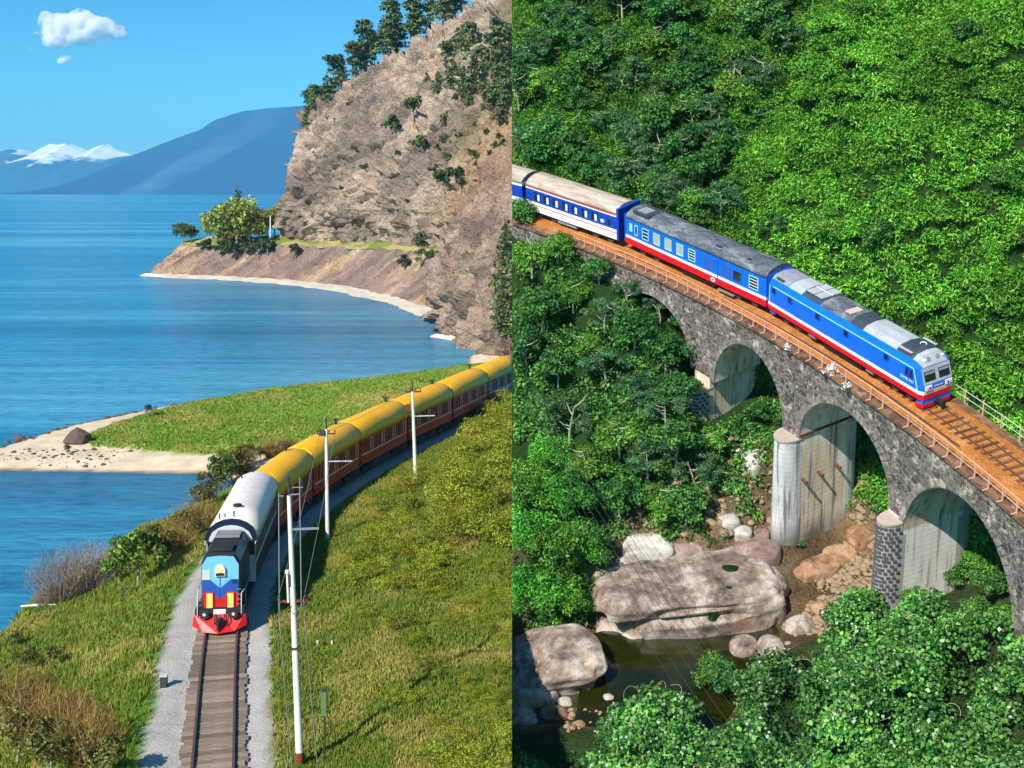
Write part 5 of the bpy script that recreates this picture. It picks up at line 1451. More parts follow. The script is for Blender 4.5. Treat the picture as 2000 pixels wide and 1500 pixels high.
for k_, (cth, w, c0, c1, mt, ct) in enumerate(PIER):
    pr = extr(plan(cth, 0.02, WQ - 0.02, w, 2), c0, c1 + 0.02, 0.04).build('pier', K[mt], via)
    cw = w * 1.0
    ctop = (-6.6, -6.05, -6.25)[k_]
    hwd = math.degrees(cw / 2 / RAD)
    for sd, q_ in ((0, 0.0), (1, WQ)):
        outl = []
        for i_ in range(17):
            t = math.pi * i_ / 16
            outl.append((cth + hwd * math.cos(t), (-1.18 * math.sin(t)) if sd == 0 else (WQ + 1.0 * math.sin(t))))
        if sd == 0: outl += [(cth - hwd, 0.3), (cth + hwd, 0.3)]
        else: outl += [(cth - hwd, WQ - .3), (cth + hwd, WQ - .3)]
        cwm = extr(outl, c0, ctop - 0.12, 0.06, 0).build('cutwater', K[ct] if k_ == 1 else K['mortar'], pr)
        cp = []
        for th, qq in outl: cp.append((cth + (th - cth) * 1.04, qq - (0.05 if sd == 0 else -0.05) * (1 if abs(qq - (0.3 if sd == 0 else WQ - .3)) > .01 else 0)))
        extr(cp, ctop - 0.13, ctop, 0.0).build('cutwater_cap', K['cap'] if k_ else K['cap'], pr)
        if sd == 0 and k_ in (0, 2): stones.append((pr, cth, cw, c0, ctop - 0.2))
# a string course and iron stubs on the middle pier
pr2 = [o for o in via.children if o.name.startswith('pier')][1]
for (u, v) in ((1566, 935), (1597, 921), (1631, 906)):
    hwd = math.degrees(PIER[1][1] / 2 / RAD); best = None
    # point on the lit pier face
    d = Vector(((u - 1000) / F, 1, (370 - v) / F)); da = Vector((d.dot(E1), d.dot(E2), d.dot(UPR)))
    for t in np.arange(60, 95, 0.02):
        p = da * t + Vector((0, 0, HR)); th = math.degrees(math.atan2(p.y - CB, p.x - CA))
        if th >= PIER[1][0] - hwd * 1.03: best = p; break
    tg = Vector((math.sin(math.radians(28)), -math.cos(math.radians(28)), 0))
    MB().tube([best - tg * 0.1, best + tg * 0.55], 0.09, 8).build('iron_stub', K['rust'], pr2)
b = MB()
hwd = math.degrees(PIER[1][1] / 2 / RAD)
vs = [PV(PIER[1][0] - hwd - 0.05 * s_, q_, -5.82 + dz) for q_ in (0.0, WQ) for s_ in (0, 1) for dz in (-.07, .07)]
b.add(vs, [(0, 4, 6, 2), (1, 3, 7, 5), (2, 6, 7, 3), (0, 1, 5, 4), (0, 2, 3, 1), (4, 5, 7, 6)]); b.build('string_course', K['rust'], pr2)
STM = []
rd = random.Random(3)
for k_ in range(6):
    b = MB(); w_, h_ = 0.30, 0.235
    o8 = [Vector((w_ / 2 * math.cos(t) * rd.uniform(.85, 1.1), 0, h_ / 2 * math.sin(t) * rd.uniform(.85, 1.1) / max(abs(math.cos(t)), abs(math.sin(t))) * 0.92)) for t in [math.pi / 4 * j for j in range(8)]]
    b.loft([o8, [p * 0.86 + Vector((0, 0.055, 0)) for p in o8]]); STM.append(b.mesh('stone'))
nst = 0
for pr, cth, w, c0, ct in stones:
    lim = 175 if pr is stones[-1][0] else 118
    cnt = 0
    hw_ = w / 2; z = ct - 0.14; row = 0
    while z > c0 + 0.6 and cnt < lim:
        ang = [0.16 + 0.335 * j + (0.165 if row % 2 else 0) for j in range(9)]
        for t in ang:
            if t > math.pi - 0.12 or cnt >= lim: continue
            t += rd.uniform(-.04, .04)
            k_ = 1 + 0.06 * (ct - z) / (ct - c0)
            along = hw_ * math.cos(t) * k_; out = -1.18 * math.sin(t) * k_ - 0.0
            p = PV(cth + math.degrees(along / RAD), out, z + rd.uniform(-.03, .03))
            nrm_a = math.cos(t) / hw_; nrm_q = -math.sin(t) / 1.18
            thr = math.radians(cth)
            er = Vector((math.cos(thr), math.sin(thr), 0)); et = Vector((-math.sin(thr), math.cos(thr), 0))
            nv_ = (et * nrm_a + er * nrm_q).normalized()
            xa = Vector((nv_.y, -nv_.x, 0))
            mt_ = Matrix(((xa.x, nv_.x, 0, p.x), (xa.y, nv_.y, 0, p.y), (0, 0, 1, p.z), (0, 0, 0, 1))) @ Matrix.Diagonal((rd.uniform(.8, 1.05), 1, rd.uniform(.85, 1.05), 1))
            mobj('stone', STM[rd.randrange(6)], K['basalt'], pr, mt_); cnt += 1
        z -= 0.275; row += 1
# deck
def ring_sector(b, th0, th1, q0, q1, c0, c1, n=60):
    rings = [[PV(th0 + (th1 - th0) * i_ / n, q_, c_) for q_, c_ in ((q0, c0), (q1, c0), (q1, c1), (q0, c1))] for i_ in range(n + 1)]
    return b.loft(rings)
b = MB(); ring_sector(b, 52, 11.5, -0.14, 0.55, TOP, -0.12); ring_sector(b, 52, 11.5, WQ - 0.4, WQ + 0.12, TOP, -0.10)
o = b.build('deck_edge', K['edgestone'], via); o['kind'] = 'stuff'
b = MB(); n = 220; prof = [(0.55, -0.20), (1.0, -0.12), (1.6, -0.05), (2.45, -0.06), (3.3, -0.05), (3.7, -0.12), (WQ - .4, -0.16)]
rings = []
for i_ in range(n + 1):
    th = 52 + (11.5 - 52) * i_ / n
    rings.append([PV(th, q_, c_ + 0.05 * (random.random() - .5)) for q_, c_ in prof])
b.loft(rings, 0, False, True, False); b.build('ballast_bed', K['ballast'], via)
b = MB(); ring_sector(b, 52, 11.5, 0.5, WQ - 0.35, TOP - .03, -0.25); b.build('deck_slab', K['edgestone'], via)
# track
gt = thing('railway_track', 'rusty narrow gauge track on orange ballast ahead of the blue locomotive', 'railway track', mtx=Matrix.Identity(4))
def arcrail(name, q, th0, th1, sc_=1.0, parent=gt, base=0.0):
    n = int(abs(th0 - th1) * 2); rings = []
    for i_ in range(n + 1):
        th = th0 + (th1 - th0) * i_ / n
        rings.append([PV(th, q + x * sc_, base + z * sc_) for x, z in ((-.07, -.13), (.07, -.13), (.03, -.09), (.04, 0), (-.04, 0), (-.03, -.09))])
    return MB().loft(rings).build(name, K['rail'], parent)
QT = 2.45
arcrail('rail', QT - 0.44, 52, 11.5); arcrail('rail', QT + 0.44, 52, 11.5)
arcrail('guard_rail', 1.12, 40, 20.6, 0.9, gt, -0.02)
SL2 = MB().box((0, 0, 0), (1.55, 0.2, 0.12)).mesh('sleeper')
K['sleeper2'] = wood('rust_dusted_sleeper', (0.16, 0.075, 0.035))
th = 24.5
while th > 12:
    mobj('sleeper', SL2, K['sleeper2'], gt, Matrix.Translation(PV(th, QT, -0.085)) @ Matrix.Rotation(math.radians(th) + random.uniform(-.02, .02), 4, 'Z'))
    th -= math.degrees(0.52 / RAD)
# railings
rl = thing('metal_railing', 'rusty pink railing along the near edge of the viaduct', 'railing', mtx=Matrix.Identity(4))
POST = MB().box((0, 0, 0.41), (0.065, 0.065, 0.9)).mesh('post'); FOOT = MB().box((-0.16, 0, 0.0), (0.34, 0.05, 0.05)).mesh('bracket')
th = 42.2; nP = 0
while th > 12:
    tilt = random.uniform(-.04, .04)
    if nP not in (26, 29):
        o = mobj('post', POST, K['railing'], rl, Matrix.Translation(PV(th, 0.06, -0.12)) @ Matrix.Rotation(math.radians(th), 4, 'Z') @ Matrix.Rotation(tilt, 4, 'X') @ Matrix.Diagonal((1, 1, random.uniform(.92, 1.04), 1)))
        mobj('bracket', FOOT, K['railing'], o, Matrix.Translation((0, 0, 0.02)))
    th -= math.degrees(1.06 / RAD); nP += 1
def arctube(name, q, c_, th0, th1, r, mat, parent):
    n = int(abs(th0 - th1) * 2)
    return MB().tube([PV(th0 + (th1 - th0) * i_ / n, q, c_) for i_ in range(n + 1)], r, 5).build(name, mat, parent)
arctube('top_rail', 0.06, 0.70, 42.2, 12, 0.028, K['railing'], rl); arctube('middle_rail', 0.06, 0.30, 42.2, 12, 0.022, K['railing'], rl)
rl2 = thing('metal_railing', 'white railing on the far edge of the viaduct ahead of the locomotive', 'railing', mtx=Matrix.Identity(4))
th = 22.6
while th > 11.6:
    mobj('post', POST, K['railing2'], rl2, Matrix.Translation(PV(th, WQ + 0.02, -0.1)) @ Matrix.Rotation(math.radians(th), 4, 'Z') @ Matrix.Diagonal((.9, .9, 1.05, 1)))
    th -= math.degrees(1.35 / RAD)
arctube('top_rail', WQ + .02, 0.72, 24, 11.6, 0.02, K['railing2'], rl2); arctube('middle_rail', WQ + .02, 0.32, 24, 11.6, 0.016, K['railing2'], rl2)

# ------------------------------------------------------------------ blue train
K['tblue'] = paint('bright_blue_paint', lin(14, 112, 236), 0.35, 0.13, 0.9, (0.02, 0.1, 0.4))
K['dblue'] = paint('deep_blue_paint', lin(20, 70, 184), 0.4, 0.1, 1.5, (0.02, 0.05, 0.2))
K['tred'] = paint('bright_red_paint', lin(224, 16, 32), 0.4, 0.1, 1.5, (0.25, 0.02, 0.03))
K['twhite'] = paint('train_white_paint', lin(240, 240, 238), 0.42, 0.07, 1.5, (0.5, 0.45, 0.4))
K['pcyan'] = paint('pale_cyan_trim', lin(150, 226, 244), 0.4, 0.05, 2)
m = M('sooty_grey_roof'); v = m.coord((0.5, 1.2, 1)); n1 = m.noise(v, 1.3, 6, 0.65, 0.5); v = m.coord(); n2 = m.noise(v, 6, 4)
m.base(m.ramp(m.mix(0.3, n1, n2), [(0.34, (0.035, 0.045, 0.06)), (0.5, (0.11, 0.13, 0.155)), (0.66, (0.27, 0.30, 0.33))]), 0.55, 0, 0.4); K['soot'] = m.m
m = M('dusty_tan_roof'); v = m.coord((0.3, 1.6, 1)); n1 = m.noise(v, 1.6, 7, 0.7, 0.4)
m.base(m.ramp(n1, [(0.34, (0.27, 0.225, 0.18)), (0.5, (0.46, 0.385, 0.31)), (0.68, (0.60, 0.52, 0.43))]), 0.7, 0, 0.3); K['tan'] = m.m
K['rgrey'] = paint('loco_roof_grey', (0.27, 0.31, 0.36), 0.5, 0.25, 1.2, (0.06, 0.07, 0.08))
K['rgrey2'] = paint('pale_loco_roof_panel', (0.42, 0.46, 0.51), 0.5, 0.2, 1.5, (0.12, 0.13, 0.14))
K['rdark'] = paint('dark_loco_roof_panel', (0.045, 0.065, 0.09), 0.45, 0.3, 1.5, (0.12, 0.14, 0.16))
K['beige'] = paint('beige_blind', (0.50, 0.45, 0.34), 0.6, 0.2, 4)
K['shutter'] = paint('blue_shutter', lin(40, 100, 196), 0.5, 0.1, 3)
K['brownp'] = paint('brown_vent', (0.10, 0.05, 0.055), 0.7, 0.2, 4)
def on_arc(th): return Matrix.Translation(PV(th, QT - 0.02, 0)) @ Matrix.Rotation(math.radians(th) - math.pi / 2, 4, 'Z')
BW = 1.20
def banded(root, length, bands, roof, roofmat, x0=None, x1=None):
    x0, x1 = -length / 2, length / 2
    b = MB(); mats = []
    for (z0, z1, mk) in bands:
        if K[mk] not in mats: mats.append(K[mk])
        i_ = mats.index(K[mk])
        rg_ = [[Vector((x, -BW, z0)), Vector((x, -BW, z1)), Vector((x, BW, z1)), Vector((x, BW, z0))] for x in (x0, x1)]
        b.loft(rg_, i_)
    body = b.build('body', mats, root)
    rr = [(-y, z) for y, z in roof[:-1]] + [(0, roof[-1][1])] + [(y, z) for y, z in reversed(roof[:-1])]
    ez = roof[0][1]
    ring_ = lambda x, k=1.0: [Vector((x, y * k, ez + (z - ez) * k)) for y, z in rr]
    rf = MB().loft([ring_(x0 + 0.02, .985), ring_(x0 + .15), ring_(x0 * .33), ring_(x1 * .33), ring_(x1 - .15), ring_(x1 - 0.02, .985)], 0, True, True).build('roof', roofmat, root)
    return body, rf
def tbogie(root, x, nax=2): return bogie(root, x, 0.86, 0.37, (K['black'], K['steel']), nax, 1.5 if nax == 2 else 2.3)
def side_window(root, x, z, w, h, frame, pane, sy=-1, split=0, label=None):
    f = MB(); y = sy * (BW + 0.02)
    for dx in (-w / 2, w / 2): f.box((x + dx, y, z), (0.06, 0.04, h + 0.06))
    for dz in (-h / 2, h / 2): f.box((x, y, z + dz), (w - 0.06, 0.04, 0.06))
    o = f.build('window', K[frame], root)
    if label: o['label'] = label
    MB().box((x, sy * (BW + 0.006), z), (w, 0.012, h)).build('pane', K[pane], o)
    for j in range(split):
        MB().box((x, sy * (BW + 0.02), z - h / 2 + h * (j + 1) / (split + 1)), (w - .06, 0.025, 0.045)).build('bar', K['twhite'], o)
    return o
RF2 = [(BW + .03, 2.66), (BW, 2.80), (0.98, 3.02), (0.6, 3.19), (0.25, 3.26), (0, 3.27)]
# the car behind the locomotive: blue over white and red, sooty grey roof
L2 = 13.9
c2 = thing('passenger_car', 'blue white and red carriage with sooty grey roof right behind the locomotive', 'train car', mtx=on_arc(35.5))
banded(c2, L2, [(0.62, 1.10, 'tred'), (1.10, 1.32, 'twhite'), (1.32, 2.68, 'tblue')], RF2, K['soot'])
xs = [-6.35, -5.75, -4.75, -3.55, -2.35, -1.15, 0.05]
MB().box((xs[0], -(BW + .015), 2.0), (0.32, 0.03, 0.62)).build('number_panel', K['pcyan'], c2)
side_window(c2, xs[1], 1.95, 0.28, 0.72, 'pcyan', 'glass')
for j, x in enumerate(xs[2:]): side_window(c2, x, 1.96, 0.64, 0.80, 'pcyan', ('glass', 'beige', 'beige', 'beige', 'glass')[j], -1, (2, 0, 0, 0, 3)[j])
for x, w in ((1.75, 1.0), (3.3, 0.9)): MB().box((x, -(BW + .012), 1.95), (w, 0.024, 0.86)).build('shutter', K['shutter'], c2)
d_ = MB().box((2.55, -(BW + .012), 1.55), (0.05, 0.024, 1.9)).build('door_seam', K['dblue'], c2)
side_window(c2, 4.35, 1.92, 0.72, 0.74, 'shutter', 'glass')
side_window(c2, 5.85, 1.96, 0.78, 0.86, 'pcyan', 'glass', -1, 3)
e_ = MB().disc((2.1, -(BW + .01), 0.86), (0, -1, 0), 0.22, 16, 0, 0.15, 0.012).build('oval_emblem', K['twhite'], c2)
MB().disc((2.1, -(BW + .024), 0.86), (0, -1, 0), 0.11, 12, 0, 0.06, 0.008).build('emblem_mark', K['tred'], e_)
for x, w, z in ((2.2, .75, 0), (5.0, .55, 0)):
    hcc = MB().box((x, -0.72, 3.15), (w, 0.5, 0.08)).build('roof_hatch', K['rgrey'], c2); MB().box((x, -0.74, 3.195), (w - .16, 0.34, 0.03)).build('hatch_lid', K['rdark'], hcc)
a_ = MB().box((-5.5, -0.25, 3.22), (1.7, 1.5, 0.16)).build('roof_cooler', K['rdark'], c2)
MB().box((-5.6, -0.35, 3.32), (1.0, 0.9, 0.06)).build('cooler_lid', K['rgrey'], a_)
for x in (-4.8, 4.8): tbogie(c2, x)
MB().box((0.4, -0.5, 0.42), (3.4, 1.0, 0.36)).build('battery_box', K['black'], c2)
MB().box((3.2, -1.0, 0.25), (1.5, 0.34, 0.06)).build('door_step', K['steel'], c2)
for x in (-L2 / 2, L2 / 2): MB().box((x + 0.1 * (1 if x > 0 else -1), 0, 1.75), (0.26, 2.1 if x > 0 else 2.3, 2.2)).build('end_wall', K['dblue'], c2)
# the white and blue car with a tan roof
L1 = 9.6
c1 = thing('passenger_car', 'white and blue carriage with dusty tan roof on the left', 'train car', mtx=on_arc(43.22))
banded(c1, L1, [(0.62, 1.12, 'twhite'), (1.12, 1.18, 'tred'), (1.18, 1.42, 'twhite'), (1.42, 2.42, 'dblue'), (2.42, 2.56, 'twhite'), (2.56, 2.66, 'twhite')], RF2, K['tan'])
for j, x in enumerate((-3.5, -2.5, -1.5, -0.45, 0.55, 1.6, 2.6)):
    side_window(c1, x, 1.92, 0.62, 0.74, 'dblue', 'glass', -1)
    MB().box((x + 0.12, -(BW + .014), 1.86), (0.24, 0.012, 0.52)).build('curtain', K['twhite'], c1)
e_ = MB().disc((3.4, -(BW + .01), 1.78), (0, -1, 0), 0.20, 16, 0, 0.14, 0.012).build('oval_emblem', K['twhite'], c1)
MB().box((4.05, -(BW + .01), 1.82), (0.2, 0.02, 0.5)).build('door_window', K['glass'], c1)
MB().box((0, -(BW + .02), 2.60), (L1 - .1, 0.03, 0.05)).build('red_line', K['tred'], c1)
for x in (-3.0, 3.0): tbogie(c1, x)
MB().box((L1 / 2 + 0.12, 0, 1.85), (0.22, 2.44, 2.5)).build('gangway', K['dblue'], c1)
MB().box((-0.5, -0.9, 0.42), (2.0, 0.3, 0.34)).build('battery_box', K['rgrey'], c1)
c0 = thing('passenger_car', 'pale roofed carriage just entering at the left end of the blue train', 'train car', mtx=on_arc(48.1))
banded(c0, 5.6, [(0.62, 1.42, 'twhite'), (1.42, 2.42, 'dblue'), (2.42, 2.66, 'twhite')], RF2, K['tan'])
tbogie(c0, 1.2)
# locomotive
lc = thing('diesel_locomotive', 'bright blue locomotive with white and red bands leading the train over the viaduct', 'locomotive', mtx=on_arc(26.95))
X = 6.75
bz = [(0.66, 0.98, 'tred'), (0.98, 1.20, 'twhite'), (1.20, 2.44, 'tblue')]
def xf(z): return X if z <= 1.42 else X - (z - 1.42) * 0.34     # raked front
def xb(z): return -X + (0 if z < 1.2 else (z - 1.2) * 0.08)
EZ = 2.44
b = MB(); mats = [K['tred'], K['twhite'], K['tblue'], K['rgrey2']]
NR = 0.16                                          # the front corners are chamfered
for i_, (z0, z1, mk) in enumerate(bz):
    rings = []
    for z in ((z0, z1) if z1 < 1.3 else (z0, 1.42, z1)):
        rings.append([Vector((xb(z), -BW, z)), Vector((xf(z) - NR * 1.6, -BW, z)), Vector((xf(z), -BW + NR, z)), Vector((xf(z), BW - NR, z)), Vector((xf(z) - NR * 1.6, BW, z)), Vector((xb(z), BW, z))])
    b.loft(rings, i_)
b.build('body', mats, lc)
# white trim that outlines the blue side
for sy in (-1, 1):
    MB().box((-0.15, sy * (BW + .008), EZ - 0.06), (2 * X - 1.25, 0.02, 0.075)).build('upper_trim', K['pcyan'], lc)
    MB().box((-X + 0.14, sy * (BW + .008), 1.80), (0.07, 0.018, 1.2)).build('end_trim', K['pcyan'], lc)
    q0, q1 = Vector((xf(1.21) - NR * 1.6 - .05, sy * (BW + .008), 1.21)), Vector((xf(EZ) - NR * 1.6 - .10, sy * (BW + .008), EZ - .03))
    MB().add([q0 + Vector((-.09, 0, 0)), q0, q1, q1 + Vector((-.09, 0, 0)), q0 + Vector((-.09, -sy * .02, 0)), q0 + Vector((0, -sy * .02, 0)), q1 + Vector((0, -sy * .02, 0)), q1 + Vector((-.09, -sy * .02, 0))], [(0, 1, 2, 3), (0, 4, 5, 1), (1, 5, 6, 2), (2, 6, 7, 3), (3, 7, 4, 0)]).build('front_trim', K['pcyan'], lc)
# roof: sloped shoulders and panels
shoulder = [(BW, EZ), (1.02, 2.80), (0.66, 3.02), (0.0, 3.10)]
prof = [(-y, z) for y, z in shoulder[:-1]] + [(0, 3.10)] + [(y, z) for y, z in reversed(shoulder[:-1])]
def rsec(x, k=1.0, dz=0.0): return [Vector((x, y * k, EZ + (z - EZ) * k + dz)) for y, z in prof]
b = MB(); b.loft([rsec(xb(EZ)), rsec(X - 1.0)], [2, 0, 0, 0, 0, 2, 0], 0, False)
b.build('roof', [K['rgrey'], K['rdark'], K['tblue']], lc)
def roof_panel(x0, x1, mat, name='roof_panel', k0=1.012, lo=1):
    pr_ = prof[lo:-lo]
    sec_ = lambda x: [Vector((x, y, EZ + (z - EZ) * 1.0 + 0.035)) for y, z in pr_]
    lo_ = lambda x: [Vector((x, y, z - 0.02)) for y, z in pr_]
    A_, B2 = sec_(x0), sec_(x1); C_, D_ = lo_(x0), lo_(x1); n_ = len(pr_)
    b = MB(); b.add(A_ + B2 + C_ + D_, [(i_, i_ + 1, n_ + i_ + 1, n_ + i_) for i_ in range(n_ - 1)] + [(2 * n_ + i_, 2 * n_ + i_ + 1, i_ + 1, i_) for i_ in range(n_ - 1)] + [(n_ + i_, n_ + i_ + 1, 3 * n_ + i_ + 1, 3 * n_ + i_) for i_ in range(n_ - 1)] + [(0, n_, 3 * n_, 2 * n_), (n_ - 1, 3 * n_ - 1, 4 * n_ - 1, 2 * n_ - 1)])
    return b.build(name, K[mat] if isinstance(mat, str) else mat, lc)
roof_panel(-X + .25, -5.0, 'rgrey'); roof_panel(-4.95, -3.75, 'rgrey2')
f_ = roof_panel(-3.7, -2.0, 'rdark')
for j in range(2):
    for l_ in range(2):
        fr_ = MB().box((-3.25 + j * 0.75, -0.42 + l_ * 0.84, 3.12), (0.66, 0.7, 0.05), 0, Matrix.Identity(4)).build('radiator_fan', K['rgrey2'], f_)
MB().box((-2.85, 0, 3.16), (1.5, 0.06, 0.03)).build('fan_bar', K['twhite'], f_)
roof_panel(-1.95, 0.6, K['soot']); roof_panel(0.65, 1.7, 'rdark'); 
roof_panel(1.75, 4.45, 'rgrey2', 'roof_panel'); roof_panel(4.5, X - 1.02, 'rdark')
MB().box((0.1, -0.25, 3.15), (0.5, 0.95, 0.07), 0, Matrix.Rotation(0.0, 4, 'Z')).build('roof_tarp', paint('faded_pink_tarp', lin(214, 176, 172), 0.8, 0.2, 6), lc)
hook = []
for j in range(10):
    t = math.pi * (0.1 + 1.2 * j / 9); hook.append(Vector((5.2 + 0.17 * math.cos(t), 0.25 + 0.17 * math.sin(t), 3.15)))
MB().tube(hook, 0.035, 5).build('roof_mark', K['twhite'], lc)
for sy in (-1, 1):
    hb_ = MB().box((5.05, sy * 0.92, 2.86), (0.95, 0.1, 0.34), 0, Matrix.Identity(4)).build('roof_vent', K['brownp'], lc)
    MB().box((5.05, sy * 0.90, 3.04), (1.0, 0.16, 0.04)).build('vent_frame', K['rgrey2'], hb_)
    hb2 = MB().box((-5.9, sy * 0.92, 2.86), (0.7, 0.1, 0.3)).build('roof_vent', K['brownp'], lc)
# raked cab brow and front
brow = lambda x, k, dz: [Vector((x, y * k, EZ + (z - EZ) * k + dz)) for y, z in prof]
cb_ = MB().loft([rsec(X - 1.0), brow(X - 0.72, 0.97, -0.03), [Vector((xf(2.44) + 0.0 * y, y * 0.86, 2.44 + max(0, (z - EZ)) * 0.12)) for y, z in prof]], [2, 0, 0, 0, 0, 2, 0], 1).build('cab_brow', [K['rgrey2'], K['rgrey2'], K['tblue']], lc)
for y, r_ in ((-0.35, .14), (0.3, .14), (-0.6, .1), (0.7, .07)):
    MB().disc((X - 0.70, y, 2.74), (1, 0, 0.45), r_, 10, 0, None, 0.2).build('roof_lamp', K['twhite'] if r_ < .14 else K['rgrey'], lc)
fm = Matrix.Translation((0, 0, 0))
def front_plate(y0, y1, z0, z1, off_, name, mat, parent, th=0.02):
    P_ = [Vector((xf(z) + off_, y, z)) for y, z in ((y0, z0), (y1, z0), (y1, z1), (y0, z1))]
    return MB().loft([P_, [p + Vector((th, 0, 0)) for p in P_]]).build(name, K[mat], parent)
fp = front_plate(-BW + NR + .02, BW - NR - .02, 1.56, 2.42, 0.002, 'front_panel', 'rgrey2', lc)
for sy in (-1, 1):
    ws = front_plate(sy * 0.52 - 0.40, sy * 0.52 + 0.40, 1.72, 2.26, 0.015, 'windscreen', 'rdark', lc, 0.02)
    front_plate(sy * 0.52 - 0.35, sy * 0.52 + 0.35, 1.76, 2.22, 0.03, 'pane', 'glass', ws, 0.015)
    front_plate(sy * 0.52 - 0.35, sy * 0.52 + 0.35, 2.10, 2.215, 0.046, 'sun_blind', 'rgrey', ws, 0.008)
    MB().tube([Vector((xf(1.74) + .06, sy * 0.52 + 0.2, 1.66)), Vector((xf(2.0) + .07, sy * 0.52 - 0.1, 2.0))], 0.012, 5).build('wiper', K['black'], ws)
    hl = front_plate(sy * 0.74 - 0.24, sy * 0.74 + 0.24, 1.25, 1.50, 0.012, 'headlight', 'twhite', lc, 0.05)
    MB().disc((X + 0.062, sy * 0.66, 1.38), (1, 0, 0), 0.06, 8, 0, None, 0.02).build('lens', K['black'], hl)
    MB().disc((X + 0.062, sy * 0.82, 1.38), (1, 0, 0), 0.06, 8, 0, None, 0.02).build('lens', K['pgrey'], hl)
front_plate(-0.9, 0.9, 1.10, 1.115, 0.012, 'red_pinstripe', 'tred', lc, 0.01)
def lettering(txt, size, mtx, mat, parent, name):
    cu = bpy.data.curves.new(name, 'FONT'); cu.body = txt; cu.size = size; cu.extrude = 0.004; cu.align_x = 'CENTER'; cu.align_y = 'CENTER'
    tmp = bpy.data.objects.new(name, cu); col.objects.link(tmp)
    me = bpy.data.meshes.new_from_object(tmp.evaluated_get(bpy.context.evaluated_depsgraph_get())); bpy.data.objects.remove(tmp)
    me.materials.clear(); me.materials.append(K[mat]); return mobj(name, me, None, parent, mtx)
lettering('D19E 941', 0.17, Matrix.Translation((X + 0.03, 0, 1.36)) @ Matrix.Rotation(math.pi / 2, 4, 'Z') @ Matrix.Rotation(math.pi / 2, 4, 'X'), 'twhite', lc, 'front_lettering')
lettering('D19E 941', 0.26, Matrix.Translation((X - 1.15, -BW - 0.012, 1.52)) @ Matrix.Rotation(math.pi / 2, 4, 'X'), 'twhite', lc, 'side_lettering')
for x in (-X + 0.55, -4.6, -2.0, 0.55, 3.9): 
    side_window(lc, x, 2.10, 0.34, 0.36, 'dblue', 'glass')
for x in (X - 1.20, X - 0.86): side_window(lc, x, 1.98, 0.2, 0.52, 'dblue', 'glass')
MB().box((X - 0.28, 0, 0.50), (0.5, 2.1, 0.30)).build('blue_skirt', K['tblue'], lc)
MB().box((-X + 0.28, 0, 0.50), (0.5, 2.1, 0.30)).build('blue_skirt', K['tblue'], lc)
for sy in (-1, 1):
    P_ = [Vector((X - .5, sy * 0.25, 0.35)), Vector((X + .02, sy * 0.22, 0.35)), Vector((X - .02, sy * 1.0, 0.35)), Vector((X - .5, sy * 1.12, 0.35))]
    MB().loft([P_, [Vector((p.x - (.02 if p.x > X - .2 else 0), p.y, 0.10)) for p in P_]]).build('plough', K['tred'], lc)
cp_ = MB().box((X + 0.18, 0, 0.42), (0.5, 0.2, 0.24)).box((X + 0.42, 0, 0.38), (0.14, 0.34, 0.36)).build('coupler', K['black'], lc)
for y in (-0.3, 0.34): MB().tube([(X - .02, y, 0.48), (X + .18, y, 0.3), (X + .12, y, 0.14)], 0.03, 5).build('brake_hose', K['black'], lc)
for x in (-4.3, 4.3): tbogie(lc, x, 3)
MB().box((0, 0, 0.42), (3.4, 1.9, 0.46)).build('fuel_tank', K['black'], lc)
for x in (-2.6, 2.5): MB().tube([(x - .3, -0.95, .42), (x + .3, -0.95, .42)], 0.14, 8).build('air_tank', K['steel'], lc)
